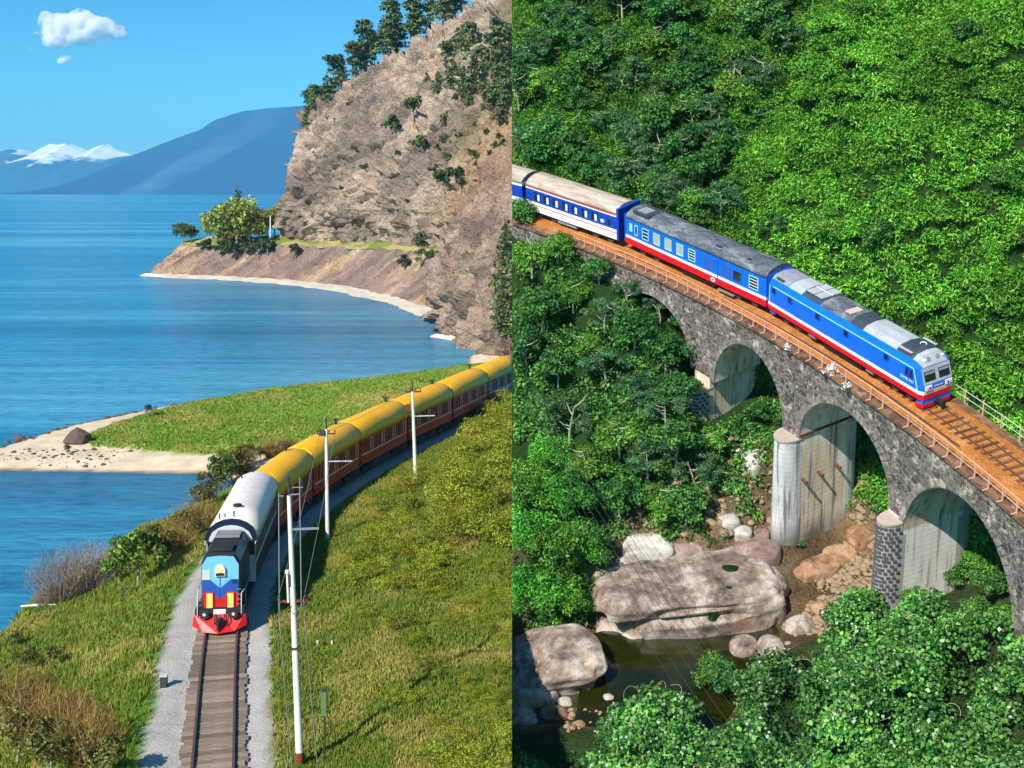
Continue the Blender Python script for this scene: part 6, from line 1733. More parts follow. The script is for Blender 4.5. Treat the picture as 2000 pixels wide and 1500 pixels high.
# ================================================================== GORGE SIDE: boulders, plants, wires
CUR[0] = 'R'
def proj_local(P_):
    return to_px(r2w(P_))
def in_poly(u, v, poly): return poly_sd(np.asarray(u, float), np.asarray(v, float), poly) > 0
def boulder_mat(name, base, dark, pale, stain, st=0.5):
    m = M(name); v = m.coord(); oi = m.n('ObjectInfo')
    ad = m.n('VectorMath', operation='ADD'); cx = m.n('CombineXYZ')
    mu = m.n('Math', operation='MULTIPLY'); mu.inputs[1].default_value = 40; m.l(oi.outputs['Random'], mu.inputs[0])
    m.l(mu.outputs[0], cx.inputs[0]); m.l(v, ad.inputs[0]); m.l(cx.outputs[0], ad.inputs[1]); v = ad.outputs[0]
    n1 = m.noise(v, 0.34, 5, 0.6, 0.8); n2 = m.noise(v, 1.5, 7, 0.72); n3 = m.noise(v, 0.28, 4, 0.6, 1.2)
    mp = m.n('Mapping'); mp.inputs['Scale'].default_value = (1.2, 1.2, 0.22); m.l(v, mp.inputs['Vector']); n5 = m.noise(mp.outputs[0], 0.9, 6, 0.7, 0.5)
    c = m.ramp(m.mix(0.45, n1, n2), [(0.36, dark), (0.47, base), (0.60, pale)])
    c = m.mix(m.ramp(n5, [(0.52, (0, 0, 0)), (0.66, (0.55,) * 3)]), c, m.mix(1.0, c, (0.38, 0.36, 0.36), 'MULTIPLY'))
    c = m.mix(m.ramp(n3, [(0.54, (0, 0, 0)), (0.68, (st,) * 3)]), c, stain)
    sx = m.n('SeparateXYZ'); m.l(m.coord(), sx.inputs[0])
    rim = m.n('MapRange'); rim.inputs[1].default_value = 0.1; rim.inputs[2].default_value = -0.45; m.l(sx.outputs['Z'], rim.inputs[0])
    c = m.mix(m.mix(1.0, rim.outputs[0], m.ramp(n2, [(0.35, (0.1,) * 3), (0.6, (0.75,) * 3)]), 'MULTIPLY'), c, pale)
    n4 = m.noise(v, 0.7, 3, 0.5, 2.2)
    crack = m.ramp(n4, [(0.488, (0, 0, 0)), (0.5, (0.6,) * 3), (0.512, (0, 0, 0))])
    c = m.mix(crack, c, (0.07, 0.06, 0.055))
    m.base(c, 0.85, 0, 0.2)
    m.bump(m.mix(0.35, n1, n2), 0.7, 0.3)
    return m.m
K['b_grey'] = boulder_mat('pinkish_grey_boulder', lin(136, 120, 108), lin(78, 68, 62), lin(196, 184, 172), lin(156, 108, 68))
K['b_brown'] = boulder_mat('brown_boulder', lin(146, 108, 80), lin(92, 66, 52), lin(186, 154, 124), lin(140, 84, 52), 0.4)
K['b_dark'] = boulder_mat('dark_purple_boulder', lin(132, 108, 104), lin(84, 68, 68), lin(172, 152, 144), lin(150, 110, 90), 0.3)
K['b_pale'] = boulder_mat('pale_grey_boulder', lin(178, 172, 164), lin(126, 120, 112), lin(214, 210, 204), lin(160, 140, 120), 0.3)
def boulder_mesh(seed, box_, rough, sub=4):
    bm = bmesh.new(); bmesh.ops.create_icosphere(bm, subdivisions=sub, radius=1)
    P_ = np.array([v.co[:] for v in bm.verts])
    e = 1 - box_ * 0.55
    Q_ = np.sign(P_) * np.abs(P_) ** e
    Q_ /= np.maximum(np.abs(Q_).max(1, keepdims=True), 1e-6) ** (0.25 * box_)
    wp = P_ + (np.stack([fbm(P_ * 1.3 + 7, 3, seed + 40), fbm(P_ * 1.3 + 19, 3, seed + 41), fbm(P_ * 1.3 + 31, 3, seed + 42)], -1) - .5) * 0.9
    clf = np.clip(ridged(wp * 1.15 + seed * 2.3, 2, seed + 50) - 0.80, 0, 1) * 1.1     # weathered clefts
    Q_ *= (1 - (clf * rough * 2.2)[:, None])
    Q_ *= (1 + (fbm(P_ * 0.9 + seed * 5.1, 3, seed) - .5)[:, None] * rough * 1.6 + (ridged(P_ * 2.2 + seed, 4, seed + 1) - .55)[:, None] * rough * 0.30)
    for v, q_ in zip(bm.verts, Q_): v.co = q_
    for f in bm.faces: f.smooth = True
    me = bpy.data.meshes.new('boulder'); bm.to_mesh(me); bm.free()
    return me
def boulder(label, u, v, c, wpx, asp, hz_, mat, rz=0.0, seed=1, box_=0.5, rough=0.3, sub=3, sink=0.3):
    p = R(u, v, c); y = r2w(np.array([p]))[0, 1]; rx = wpx / 2 * y / F
    me = boulder_mesh(seed, box_, rough, sub)
    me.transform(Matrix.Rotation(rz, 4, 'Z') @ Matrix.Diagonal((rx, rx * asp, hz_, 1)))
    o = mobj('boulder', me, K[mat], None, MR @ Matrix.Translation(p + Vector((0, 0, -hz_ * sink))))
    return tag(o, label, 'boulder')
def boulder_at(label, p, r, mat, rz, seed, box_, rough, sub=4):
    me = boulder_mesh(seed, box_, rough, sub); me.transform(Matrix.Rotation(rz, 4, 'Z') @ Matrix.Diagonal((*r, 1)))
    o = mobj('boulder', me, K[mat], None, MR @ Matrix.Translation(p)); return tag(o, label, 'boulder')
big = boulder_at('huge flat topped pinkish boulder in the middle of the stream', Vector((8.3, 62.9, -15.3)), (5.6, 3.0, 1.8), 'b_grey', 0.12, 4, 0.62, 0.36, 6)
from mathutils.bvhtree import BVHTree
bv = BVHTree.FromObject(big, bpy.context.evaluated_depsgraph_get()) if False else BVHTree.FromPolygons([v.co.copy() for v in big.data.vertices], [list(f.vertices) for f in big.data.polygons])
inv = big.matrix_basis.inverted(); co_ = inv @ Vector((0, 0, CAMZ))
def on_big(u, v):
    d = (inv.to_3x3() @ Vector(((u - 1000) / F, 1, (370 - v) / F))).normalized()
    return bv.ray_cast(co_, d)
K['algae'] = paint('green_rock_pool', (0.012, 0.035, 0.006), 0.08, 0.2, 3, spec=0.6)
for u, v, r_, r2_, nm in ((1427, 1110, 0.50, 0.42, 'rock_pool'), (1392, 1210, 0.26, 0.2, 'rock_hollow'), (1424, 1148, 0.2, 0.12, 'rock_hollow')):
    h_ = on_big(u, v)
    if h_[0] is not None:
        pts = [h_[0] + Vector((math.cos(t) * r_ * (1 + .15 * math.sin(3 * t)), math.sin(t) * r2_ * (1 + .2 * math.cos(2 * t)), 0.0)) for t in [2 * math.pi * k / 18 for k in range(18)]]
        pts = [Vector((q.x, q.y, (bv.ray_cast(Vector((q.x, q.y, 5)), Vector((0, 0, -1)))[0] or q).z + 0.02)) for q in pts]
        ctr = sum(pts, Vector()) / 18
        MB().add(pts + [ctr], [(k, (k + 1) % 18, 18) for k in range(18)]).build(nm, K['algae'], big)
BL = [('large square boulder with a rusty hollow at the left end of the pool', 1096, 1296, -15.2, 176, 0.86, 1.55, 'b_grey', 0.15, 11, 0.7, 0.34, 5),
      ('cracked boulder cut by the left edge below the square boulder', 1024, 1352, -15.7, 110, 1.0, 1.25, 'b_grey', 0.5, 12, 0.6, 0.3, 4),
      ('tilted slab boulder at the left edge above the cracked one', 1012, 1280, -15.2, 64, 1.2, 1.2, 'b_dark', 0.3, 13, 0.7, 0.25, 3),
      ('round orange tinged boulder at the bottom left of the stream', 1082, 1398, -16.0, 64, 0.8, 0.75, 'b_brown', 0.1, 14, 0.3, 0.22, 3),
      ('small pale boulder behind the round orange tinged one', 1104, 1374, -16.0, 34, 0.8, 0.5, 'b_pale', 0.1, 15, 0.3, 0.25, 3),
      ('small tan boulder at the left edge near the bottom', 1020, 1440, -15.5, 44, 1.0, 0.7, 'b_brown', 0.2, 16, 0.3, 0.25, 3),
      ('dark purple boulder lying across the back of the huge flat one', 1345, 1064, -13.9, 120, 0.62, 0.95, 'b_dark', 0.2, 17, 0.4, 0.28, 4),
      ('dark rounded boulder leaning on the right shoulder of the huge one', 1478, 1078, -13.9, 100, 0.7, 1.0, 'b_dark', -0.3, 18, 0.35, 0.25, 4),
      ('grass capped grey boulder at the upper left of the huge one', 1270, 1072, -13.6, 96, 0.7, 0.9, 'b_pale', 0.0, 19, 0.6, 0.3, 4),
      ('tan rock shelf left of the huge boulder', 1218, 1110, -14.6, 70, 1.0, 0.7, 'b_brown', 0.4, 20, 0.6, 0.35, 4),
      ('square grey block left of the middle pier, nearer the bushes', 1424, 1022, -12.9, 42, 0.8, 0.75, 'b_pale', 0.3, 21, 0.9, 0.2, 3),
      ('grey block with a white face left of the middle pier', 1450, 1042, -13.3, 38, 0.8, 0.6, 'b_pale', -0.2, 22, 0.9, 0.2, 3),
      ('upright brown stone just left of the middle pier', 1488, 1046, -13.6, 30, 0.9, 0.7, 'b_dark', 0.0, 23, 0.5, 0.25, 3),
      ('big pale wedge boulder in the green between the first two piers', 1472, 892, -10.8, 86, 0.85, 1.15, 'b_pale', 0.7, 24, 0.7, 0.3, 4),
      ('small pale boulder below the pale wedge boulder', 1480, 962, -12.2, 34, 0.9, 0.6, 'b_pale', 0.4, 25, 0.6, 0.3, 3),
      ('orange brown boulder at the foot of the middle pier', 1592, 1106, -15.0, 112, 0.62, 1.0, 'b_brown', 0.25, 26, 0.5, 0.3, 4),
      ('orange brown boulder under the middle pier corner, the farther one', 1640, 1086, -14.8, 70, 0.7, 0.8, 'b_brown', 0.5, 27, 0.5, 0.3, 4),
      ('tan boulder between the middle pier and the right pier', 1682, 1048, -14.2, 66, 0.8, 0.95, 'b_brown', 0.3, 28, 0.55, 0.25, 4),
      ('brown slab standing in the gap right of the middle pier', 1684, 905, -12.0, 44, 0.9, 1.0, 'b_brown', 0.2, 29, 0.7, 0.25, 3),
      ('rounded grey boulder lower right of the huge one', 1562, 1226, -15.6, 66, 0.85, 0.85, 'b_grey', 0.4, 30, 0.3, 0.22, 4),
      ('small brown boulder between the grey one and the vines', 1602, 1192, -15.3, 38, 0.9, 0.6, 'b_brown', 0.2, 31, 0.3, 0.25, 3),
      ('pink grey boulder just above the tree in the pool', 1452, 1268, -15.9, 62, 0.95, 0.85, 'b_grey', 0.1, 32, 0.3, 0.22, 4),
      ('smooth boulder in the shade right of the pool tree', 1506, 1270, -15.5, 60, 1.2, 0.9, 'b_grey', -0.2, 33, 0.3, 0.2, 4),
      ('large boulder mostly in shade below the smooth shaded one', 1508, 1318, -15.6, 84, 0.9, 0.9, 'b_grey', 0.3, 38, 0.4, 0.25, 4),
      ('dark boulder at the vine edge right of the pool', 1556, 1288, -15.2, 60, 0.9, 0.8, 'b_dark', 0.1, 39, 0.4, 0.25, 3),
      ('low brown boulder in the bottom left rock pile', 1016, 1408, -15.8, 72, 0.9, 0.8, 'b_grey', 0.2, 41, 0.4, 0.3, 4),
      ('dark stone at the lower end of the rock pile', 1052, 1440, -15.7, 48, 0.9, 0.6, 'b_dark', 0.1, 42, 0.4, 0.25, 3),
      ('tan stone between the rock pile and the vines', 1132, 1424, -16.0, 40, 0.9, 0.5, 'b_brown', 0.3, 43, 0.3, 0.25, 3),
      ('small wet stone below the corner of the square boulder', 1152, 1396, -16.1, 30, 0.9, 0.42, 'b_dark', 0.3, 44, 0.3, 0.25, 3),
      ('little round stone beside the smooth shaded boulder', 1541, 1262, -15.5, 22, 0.9, 0.35, 'b_dark', 0, 34, 0.2, 0.2, 3),
      ('little flat orange stone in the shallow stream', 1634, 1122, -15.4, 24, 0.9, 0.3, 'b_brown', 0, 35, 0.2, 0.2, 3),
      ('dark boulder poking out of the foreground vines', 1634, 1418, -11.2, 46, 1.3, 1.5, 'b_dark', 0.2, 36, 0.4, 0.25, 3),
      ('small stone at the pool edge by the foreground vines', 1190, 1368, -16.0, 34, 0.9, 0.5, 'b_grey', 0.2, 37, 0.3, 0.2, 3)]
for a_ in BL: boulder(*a_)
CUR[0] = 'R'
def pts_in(poly, n, rg, a0=-4, a1=30, b0=44, b1=84):
    out = []
    a = rg.uniform(a0, a1, n); b = rg.uniform(b0, b1, n); c = gorge(a, b)
    P_ = np.stack([a, b, c], -1); u, v = proj_local(P_)
    return P_[in_poly(u, v, poly)]
rg = np.random.default_rng(31)
def pebbles_r(name, label, P_, smin, smax, mat):
    o = pebbles(name, label, [tuple(p) for p in P_], smin + (smax - smin) * rg.random(len(P_)) ** 3, mat, SM)
    return o
K['peb'] = paint('tan_river_pebble', lin(156, 134, 106), 0.85, 0.45, 2.5, (0.12, 0.09, 0.06))
pp = pts_in([(1540, 1240), (1600, 1150), (1560, 1110), (1650, 1060), (1720, 1040), (1720, 1130), (1660, 1180), (1610, 1240)], 60000, rg)[:1500]
pebbles_r('river_pebbles', 'tan pebbles along the stream between the piers', pp, 0.05, 0.32, K['peb'])
pp = pts_in([(1180, 1250), (1215, 1240), (1240, 1330), (1300, 1340), (1200, 1400), (1110, 1430), (1100, 1390), (1170, 1370)], 60000, rg)[:420]
pebbles_r('pool_stones', 'submerged and wet stones at the left end of the pool', pp, 0.08, 0.30, K['peb'])
pp = pts_in([(1400, 820), (1510, 850), (1510, 1060), (1400, 1040), (1240, 1060), (1180, 1060)], 60000, rg)[:380]
pebbles_r('gully_rubble', 'broken rubble in the dry gully left of the middle pier', pp, 0.06, 0.4, K['peb'])
pp = pts_in([(1665, 830), (1720, 860), (1760, 1020), (1665, 1040)], 60000, rg)[:260]
pebbles_r('gap_rubble', 'tan rubble in the gap between middle and right pier', pp, 0.06, 0.4, K['peb'])

# ---- continuous greenery as stuff
def clump(rg, n, r, h, leaf, asp, droop, up, arch=False):
    d = rg.normal(size=(n, 3)); d /= np.linalg.norm(d, axis=1, keepdims=True); d[:, 2] = np.abs(d[:, 2])
    q = rg.random((n, 1)) ** 0.45
    P_ = d * q * np.array([r, r, h])
    N_ = d * 0.6 + rg.normal(size=(n, 3)) * 0.6 + np.array([0, 0, up])
    return leaf_quads(P_, N_, leaf, asp, rg, droop)[0]
def cover(name, label, P_, sizes, nbase, per, r, h, leaf, asp, pal, seed, droop=0.0, up=0.4, var=0.3, pale=0.0, palec=None, cfun=None, mat=None):
    rg = np.random.default_rng(seed)
    bases = [clump(rg, per, r, h, leaf, asp, droop, up) for _ in range(nbase)]
    P_ = np.asarray(P_); n = len(P_)
    a = rg.uniform(0, 6.28, n); V = np.empty((n, per * 4, 3), dtype=np.float32)
    k = rg.integers(0, nbase, n)
    for j in range(nbase):
        m_ = np.where(k == j)[0]
        if len(m_) == 0: continue
        c_, s_ = np.cos(a[m_]), np.sin(a[m_])
        B_ = bases[j][None] * sizes[m_][:, None, None]
        V[m_, :, 0] = B_[..., 0] * c_[:, None] - B_[..., 1] * s_[:, None] + P_[m_, 0][:, None]
        V[m_, :, 1] = B_[..., 0] * s_[:, None] + B_[..., 1] * c_[:, None] + P_[m_, 1][:, None]
        V[m_, :, 2] = B_[..., 2] + P_[m_, 2][:, None]
    C = np.array(pal)[rg.integers(0, len(pal), (n, per))]
    t = fbm(P_ * 0.16, 3, seed)[:, None, None]
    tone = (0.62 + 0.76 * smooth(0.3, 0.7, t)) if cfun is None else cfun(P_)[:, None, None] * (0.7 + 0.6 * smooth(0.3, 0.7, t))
    C = C * tone * rg.uniform(1 - var, 1 + var, (n, 1, 1)) * rg.uniform(0.75, 1.25, (n, per, 1))
    if pale:
        m_ = rg.random((n, per)) < pale; C[m_] = palec
    V = V.reshape(-1, 4, 3); C = C.reshape(-1, 3)
    wx = V.mean(1) @ MRn[0, :3] + MRn[0, 3]
    ok = wx > 0.12
    V = V[ok]; C = C[ok]
    o = mobj(name, np_mesh(name, V.reshape(-1, 3), np.arange(len(V) * 4).reshape(-1, 4), np.clip(C, 0.004, 1)), mat or COVER)
    return tag(o, label, 'ground cover', kind='stuff')
COVER = leafy('cover_leaf', 0.5, 0.3, 0.0, 0.0)
def jitter_grid(a0, a1, b0, b1, s, rg):
    x, y = np.meshgrid(np.arange(a0, a1, s), np.arange(b0, b1, s))
    a = (x + rg.uniform(-.5, .5, x.shape) * s).ravel(); b = (y + rg.uniform(-.5, .5, x.shape) * s).ravel()
    P_ = np.stack([a, b, gorge(a, b)], -1)
    u, v = proj_local(P_ + np.array([0, 0, 0.5]))
    k = (u > 985) & (u < 2030) & (v > -50) & (v < 1560)
    return P_[k], u[k], v[k]
def qth(P_): return np.hypot(P_[:, 0] - CA, P_[:, 1] - CB) - RAD, np.degrees(np.arctan2(P_[:, 1] - CB, P_[:, 0] - CA))
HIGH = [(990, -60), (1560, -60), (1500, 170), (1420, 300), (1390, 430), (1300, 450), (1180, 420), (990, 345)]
rg = np.random.default_rng(41)
P_, u, v = jitter_grid(-4, 62, 50, 150, 0.62, rg)
q, th = qth(P_)
k = (q > 5.3) | ((q > 4.6) & (th < 42))
P_, u, v, q, th = P_[k], u[k], v[k], q[k], th[k]
lump = fbm(P_ * 0.42, 3, 60); lump2 = fbm(P_ * 0.13, 3, 61)
P2_ = P_.copy(); P2_[:, 2] += np.maximum(lump - 0.45, 0) * 5.5 + np.maximum(lump2 - 0.45, 0) * 3.0 - 0.12
gap = rg.random(len(P_)) > 0.02
BRI = [lin(110, 186, 50), lin(84, 162, 46), lin(146, 206, 70), lin(60, 136, 44), lin(128, 182, 58)]
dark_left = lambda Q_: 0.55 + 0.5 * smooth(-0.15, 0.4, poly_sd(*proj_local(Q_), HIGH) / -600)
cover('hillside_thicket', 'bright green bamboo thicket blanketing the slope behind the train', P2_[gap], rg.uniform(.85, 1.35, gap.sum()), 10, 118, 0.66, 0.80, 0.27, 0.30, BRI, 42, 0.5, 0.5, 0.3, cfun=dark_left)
# undergrowth below the viaduct
SLOPE = [(985, 360), (1100, 455), (1120, 480), (1250, 560), (1310, 610), (1395, 690), (1350, 760), (1400, 850), (1440, 900), (1400, 1030), (1200, 1040), (1190, 1100), (1120, 1230), (985, 1240)]
MIDG = [(1400, 690), (1530, 740), (1530, 860), (1490, 900), (1480, 1000), (1420, 1000), (1440, 880), (1360, 820)]
GAPR = [(1660, 800), (1740, 880), (1740, 960), (1700, 930), (1660, 860)]
RIGHTB = [(1850, 960), (1990, 1120), (2020, 1300), (1860, 1200), (1700, 1190), (1800, 1150), (1866, 1120)]
P_, u, v = jitter_grid(-4, 30, 40, 92, 0.66, rg)
q, th = qth(P_)
low = (q < -0.5) | (q > 4.3) | ((q > -.5) & (th < 33) & (P_[:, 2] < -2.5) & (th > 29.3))
k = low & (in_poly(u, v, SLOPE) | in_poly(u, v, MIDG) | in_poly(u, v, GAPR) | in_poly(u, v, RIGHTB)) & (fbm(P_ * 0.5, 2, 8) > 0.40)
UG = [lin(66, 124, 44), lin(48, 98, 38), lin(88, 140, 56), lin(104, 150, 58), lin(60, 104, 56)]
cover('undergrowth', 'mixed green undergrowth on the banks below the viaduct', P_[k], rg.uniform(.6, 1.25, k.sum()), 8, 70, 0.62, 0.75, 0.27, 0.55, UG, 43, 0.2, 0.5, 0.35)
GUL = [(1390, 850), (1520, 870), (1515, 1050), (1250, 1065), (1200, 1040), (1400, 1020)]
P_, u, v = jitter_grid(2, 22, 58, 84, 0.7, rg)
k = in_poly(u, v, GUL) & (fbm(P_ * 0.6, 2, 18) > 0.52)
cover('gully_weeds', 'weeds and low bushes in the rubble gully', P_[k], rg.uniform(.4, .9, k.sum()), 6, 70, 0.62, 0.75, 0.22, 0.55, UG, 46, 0.2, 0.5, 0.35)
# foreground vines
VINE = [(985, 1470), (1090, 1480), (1160, 1440), (1200, 1395), (1290, 1385), (1340, 1420), (1390, 1440), (1440, 1400), (1470, 1345), (1520, 1315), (1590, 1275), (1640, 1190), (1690, 1170), (1740, 1210), (1800, 1215), (1850, 1270), (1880, 1300), (1940, 1250), (2020, 1230), (2020, 1560), (985, 1560)]
P_, u, v = jitter_grid(-4, 28, 38, 66, 0.56, rg)
lump = fbm(P_ * 0.36, 3, 66)
k = in_poly(u, v, VINE) 
PL = P_[k & (rg.random(len(P_)) < .75)].copy()
cover('gap_shade_leaves', 'low leaves coloured dark as the shade in gaps between the foreground vines', PL, rg.uniform(.45, .85, len(PL)), 8, 80, 0.7, 0.6, 0.19, 0.8, [lin(52, 104, 46), lin(40, 84, 42), lin(70, 120, 52)], 47, 0.0, 0.6, 0.4)  # low layer coloured dark to stand in for shade between the vines
k &= lump > 0.40
HOLES = [[(1600, 1330), (1690, 1300), (1770, 1335), (1780, 1380), (1700, 1395), (1610, 1375)], [(1780, 1165), (1860, 1185), (1950, 1215), (1950, 1250), (1885, 1262), (1800, 1215)], [(1150, 1462), (1230, 1440), (1300, 1455), (1220, 1490)], [(1480, 1395), (1560, 1360), (1580, 1400), (1500, 1440)], [(1000, 1440), (1120, 1450), (1090, 1500), (1000, 1500)]]
for hp in HOLES: k &= ~in_poly(u, v, hp)
P_, lump = P_[k], lump[k]; P_[:, 2] += np.maximum(lump - 0.42, 0) * 7.0
for mu, mv in ((1600, 1420), (1690, 1440), (1770, 1425), (1840, 1290), (1910, 1320), (1250, 1500), (1520, 1460), (1640, 1260)):
    q0 = on_gorge(mu, mv); P_[:, 2] += 1.7 * np.exp(-((P_[:, 0] - q0.x) ** 2 + (P_[:, 1] - q0.y) ** 2) / 1.6)
VG = [lin(82, 146, 58), lin(54, 112, 48), lin(118, 172, 84), lin(38, 86, 42), lin(100, 154, 56)]
cover('vine_thicket', 'round leaved vines smothering the near bank of the stream', P_, rg.uniform(.55, 1.35, len(P_)), 12, 130, 0.74, 0.75, 0.20, 0.82, VG, 44, 0.0, 0.6, 0.45, 0.05, np.array(lin(190, 204, 176)))
# loose tendrils over the vines
rg = np.random.default_rng(77); V, Q = [], []
mb = MB()
for j in range(34):
    p = P_[rg.integers(0, len(P_))]; a = rg.uniform(0, 6.28); L_ = rg.uniform(.4, 1.2)
    pts = []
    for s_ in range(7):
        t = s_ / 6; pts.append(Vector((p[0] + math.cos(a + t * 2.0) * L_ * t, p[1] + math.sin(a + t * 2.0) * L_ * t, p[2] + 0.75 + 0.35 * math.sin(t * 2.6) + .1)))
    mb.tube(pts, 0.009, 3, 0, False)
o = mb.build('tendrils', paint('pale_tendril', lin(196, 206, 168), 0.7, 0.1, 5), None); tag(o, 'thin pale tendrils curling above the foreground vines', 'tendrils', kind='stuff')

# ---- individual trees and shrubs
J1 = [lin(74, 134, 52), lin(56, 112, 48), lin(96, 152, 64), lin(46, 94, 44)]
J2 = [lin(88, 140, 82), lin(68, 116, 72), lin(108, 156, 94), lin(54, 100, 64)]
J3 = [lin(112, 168, 56), lin(88, 150, 48), lin(140, 184, 72), lin(70, 128, 44)]
JT = [crown('round', 300 + k, 2500, 0.235, J1, (1.75, 1.75, 0.8, 3.6), 0.6, 0.32) for k in range(4)]
JF = [crown('flat', 310 + k, 2100, 0.20, J2, (1.7, 1.7, 1.6, 3.5), 0.4, 0.25) for k in range(4)]
JY = [crown('dome', 320 + k, 2700, 0.235, J3, (1.7, 1.7, 0.2, 2.9), 0.38, 0.3) for k in range(3)]
BAM = [crown('dome', 330 + k, 4200, 0.24, [lin(96, 172, 50), lin(72, 146, 42), lin(126, 190, 66), lin(54, 118, 38)], (1.9, 1.9, 0.0, 3.9), 0.34, 0.28) for k in range(3)]
JTr = [branch_mesh('trunk', 2.9, 0.10, 7, 1.1, 70 + k, 0.3 * (k - 1)) for k in range(4)]
PALEB = paint('pale_tree_bark', lin(186, 178, 160), 0.85, 0.2, 3, (0.2, 0.17, 0.13))
rg = np.random.default_rng(51)
P_, u, v = jitter_grid(-2, 50, 60, 150, 2.35, rg)
q, th = qth(P_)
dd = poly_sd(u, v, HIGH)
n_hi = 0
for j in range(len(P_)):
    if q[j] < 6.2: continue
    inside = dd[j] > -40 * rg.random()
    if not inside and not (rg.random() < 0.13 and v[j] < 600): continue
    s_ = rg.uniform(0.75, 1.25)
    kind = rg.random()
    if r2w(P_[j:j + 1])[0, 0] < 0.5: continue
    if not inside:
        plant('bush', 'leafy bush mounded above the bamboo thicket on the bright slope', 'shrub', P_[j] + np.array([0, 0, -.3]), rg.uniform(0, 6), s_ * rg.uniform(.4, .85), (JT[j % 4] if kind > .6 else JF[j % 4] if kind > .35 else JY[j % 3]), None, 'bushes in the bamboo slope')
    elif kind < 0.55: plant('jungle_tree', 'broad leaved tree in the dark canopy on the upper left slope', 'tree', P_[j] + np.array([0, 0, -.2]), rg.uniform(0, 6), s_, JT[j % 4], JTr[j % 4], 'canopy trees on the upper left slope', LEAF, PALEB)
    elif kind < 0.8: plant('jungle_tree', 'feathery grey green tree in the canopy on the upper left slope', 'tree', P_[j] + np.array([0, 0, 0]), rg.uniform(0, 6), s_, JF[j % 4], JTr[j % 4], 'feathery canopy trees on the upper left slope', LEAF, PALEB)
    else: plant('jungle_tree', 'bright vine covered tree in the canopy on the upper left slope', 'tree', P_[j] + np.array([0, 0, -.2]), rg.uniform(0, 6), s_, JY[j % 3], JTr[j % 4], 'vine covered canopy trees on the upper left slope', LEAF, PALEB)
    n_hi += 1
def rplant(u, v, dz, s_, me, tr, name, label, cat, group=None, st=1.0):
    p = on_gorge(u, v); return plant(name, label, cat, p + Vector((0, 0, dz)), u * 0.7, s_, me, tr, group, LEAF, PALEB, stretch=st)
rplant(1218, 408, 0, 1.35, JF[0], JTr[0], 'feathery_tree', 'large feathery tree with pale forked trunk right above the carriage joint', 'tree')
rplant(1322, 440, 0, 1.1, JF[1], JTr[1], 'feathery_tree', 'slim feathery tree behind the sooty grey roof', 'tree')
rplant(1043, 335, 0, 1.2, JF[2], JTr[2], 'feathery_tree', 'feathery tree with thin trunk above the tan roof at the left', 'tree')
rplant(1270, 415, 0, 0.9, JT[1], JTr[1], 'jungle_tree', 'dark leafy tree between the two feathery trees above the train', 'tree')
rplant(1150, 385, 0, 0.9, JY[1], JTr[1], 'jungle_tree', 'bright leafy tree just above the tan roof', 'tree')
mid_t = [(1185, 750, 1.2, 'f', 'tallest pale trunked tree in the middle of the left slope'), (1248, 800, 1.05, 'f', 'pale trunked tree left of the slender one near the first pier'), (1300, 830, 1.05, 'f', 'slender pale trunked tree nearest the first pier'), (1112, 850, 1.25, 'f', 'wide forked tree on the left slope above the bamboo'), (1090, 745, 1.0, 't', 'dark tree near a shaded gap on the left slope'), (1265, 940, 1.15, 'f', 'feathery tree with a bent white branch low on the slope'),
         (1060, 640, 1.1, 't', 'tree under the tan roofed carriage at the left'), (1120, 600, 1.0, 'y', 'bright shrub tree below the start of the railing'), (1180, 640, 1.0, 'f', 'grey green tree below the railing, left of the wall'), (1240, 680, 1.0, 't', 'dense tree left of the hidden arch'), (1300, 720, 1.05, 't', 'dense tree against the first visible arch wall'), (1330, 790, 0.95, 't', 'bushy tree touching the stone footing of the first pier'), (1040, 530, 1.2, 'y', 'big leafy tree hiding the left end of the viaduct'), (1020, 450, 1.0, 't', 'leafy tree overlapping the white carriage at the left edge'), (1090, 500, 0.95, 'y', 'bright leafy tree at the first railing post'),
         (1030, 720, 1.1, 't', 'tree at the left edge half way up the slope'), (1150, 700, 0.9, 'y', 'yellowish shrub tree in the middle left slope'), (1210, 880, 1.1, 'y', 'bright green tree in the lower middle slope'), (1320, 900, 1.1, 't', 'dark bluish tree right of the lower slope'), (1360, 950, 1.0, 'f', 'feathery bush tree by the dry gully'), (1280, 1010, 1.1, 'y', 'green tree above the dark boulders'), (1340, 1020, 1.0, 't', 'dark bushy tree at the gully mouth'), (1210, 1000, 1.05, 't', 'leafy tree at the right of the bamboo'), (1380, 880, 0.8, 'y', 'light green shrub tree beside the rubble gully'), (1150, 930, 1.0, 'y', 'bright tree in shade right of the bamboo'), (1340, 650, 0.85, 't', 'tree top against the dark wall left of the first pier'), (1290, 620, 0.8, 'f', 'sparse tree in front of the left abutment wall'), (1225, 580, 0.75, 'f', 'sparse shrub tree just below the railing'), (1170, 545, 0.7, 't', 'small tree below the railing near the rocky bank')]
for k_, (u, v, s_, kd, lab) in enumerate(mid_t):
    me = {'f': JF, 't': JT, 'y': JY}[kd]; me = me[k_ % len(me)]
    rplant(u, v + 14, -0.15, s_ * 0.92, me, JTr[k_ % 4], 'slope_tree', lab, 'tree')
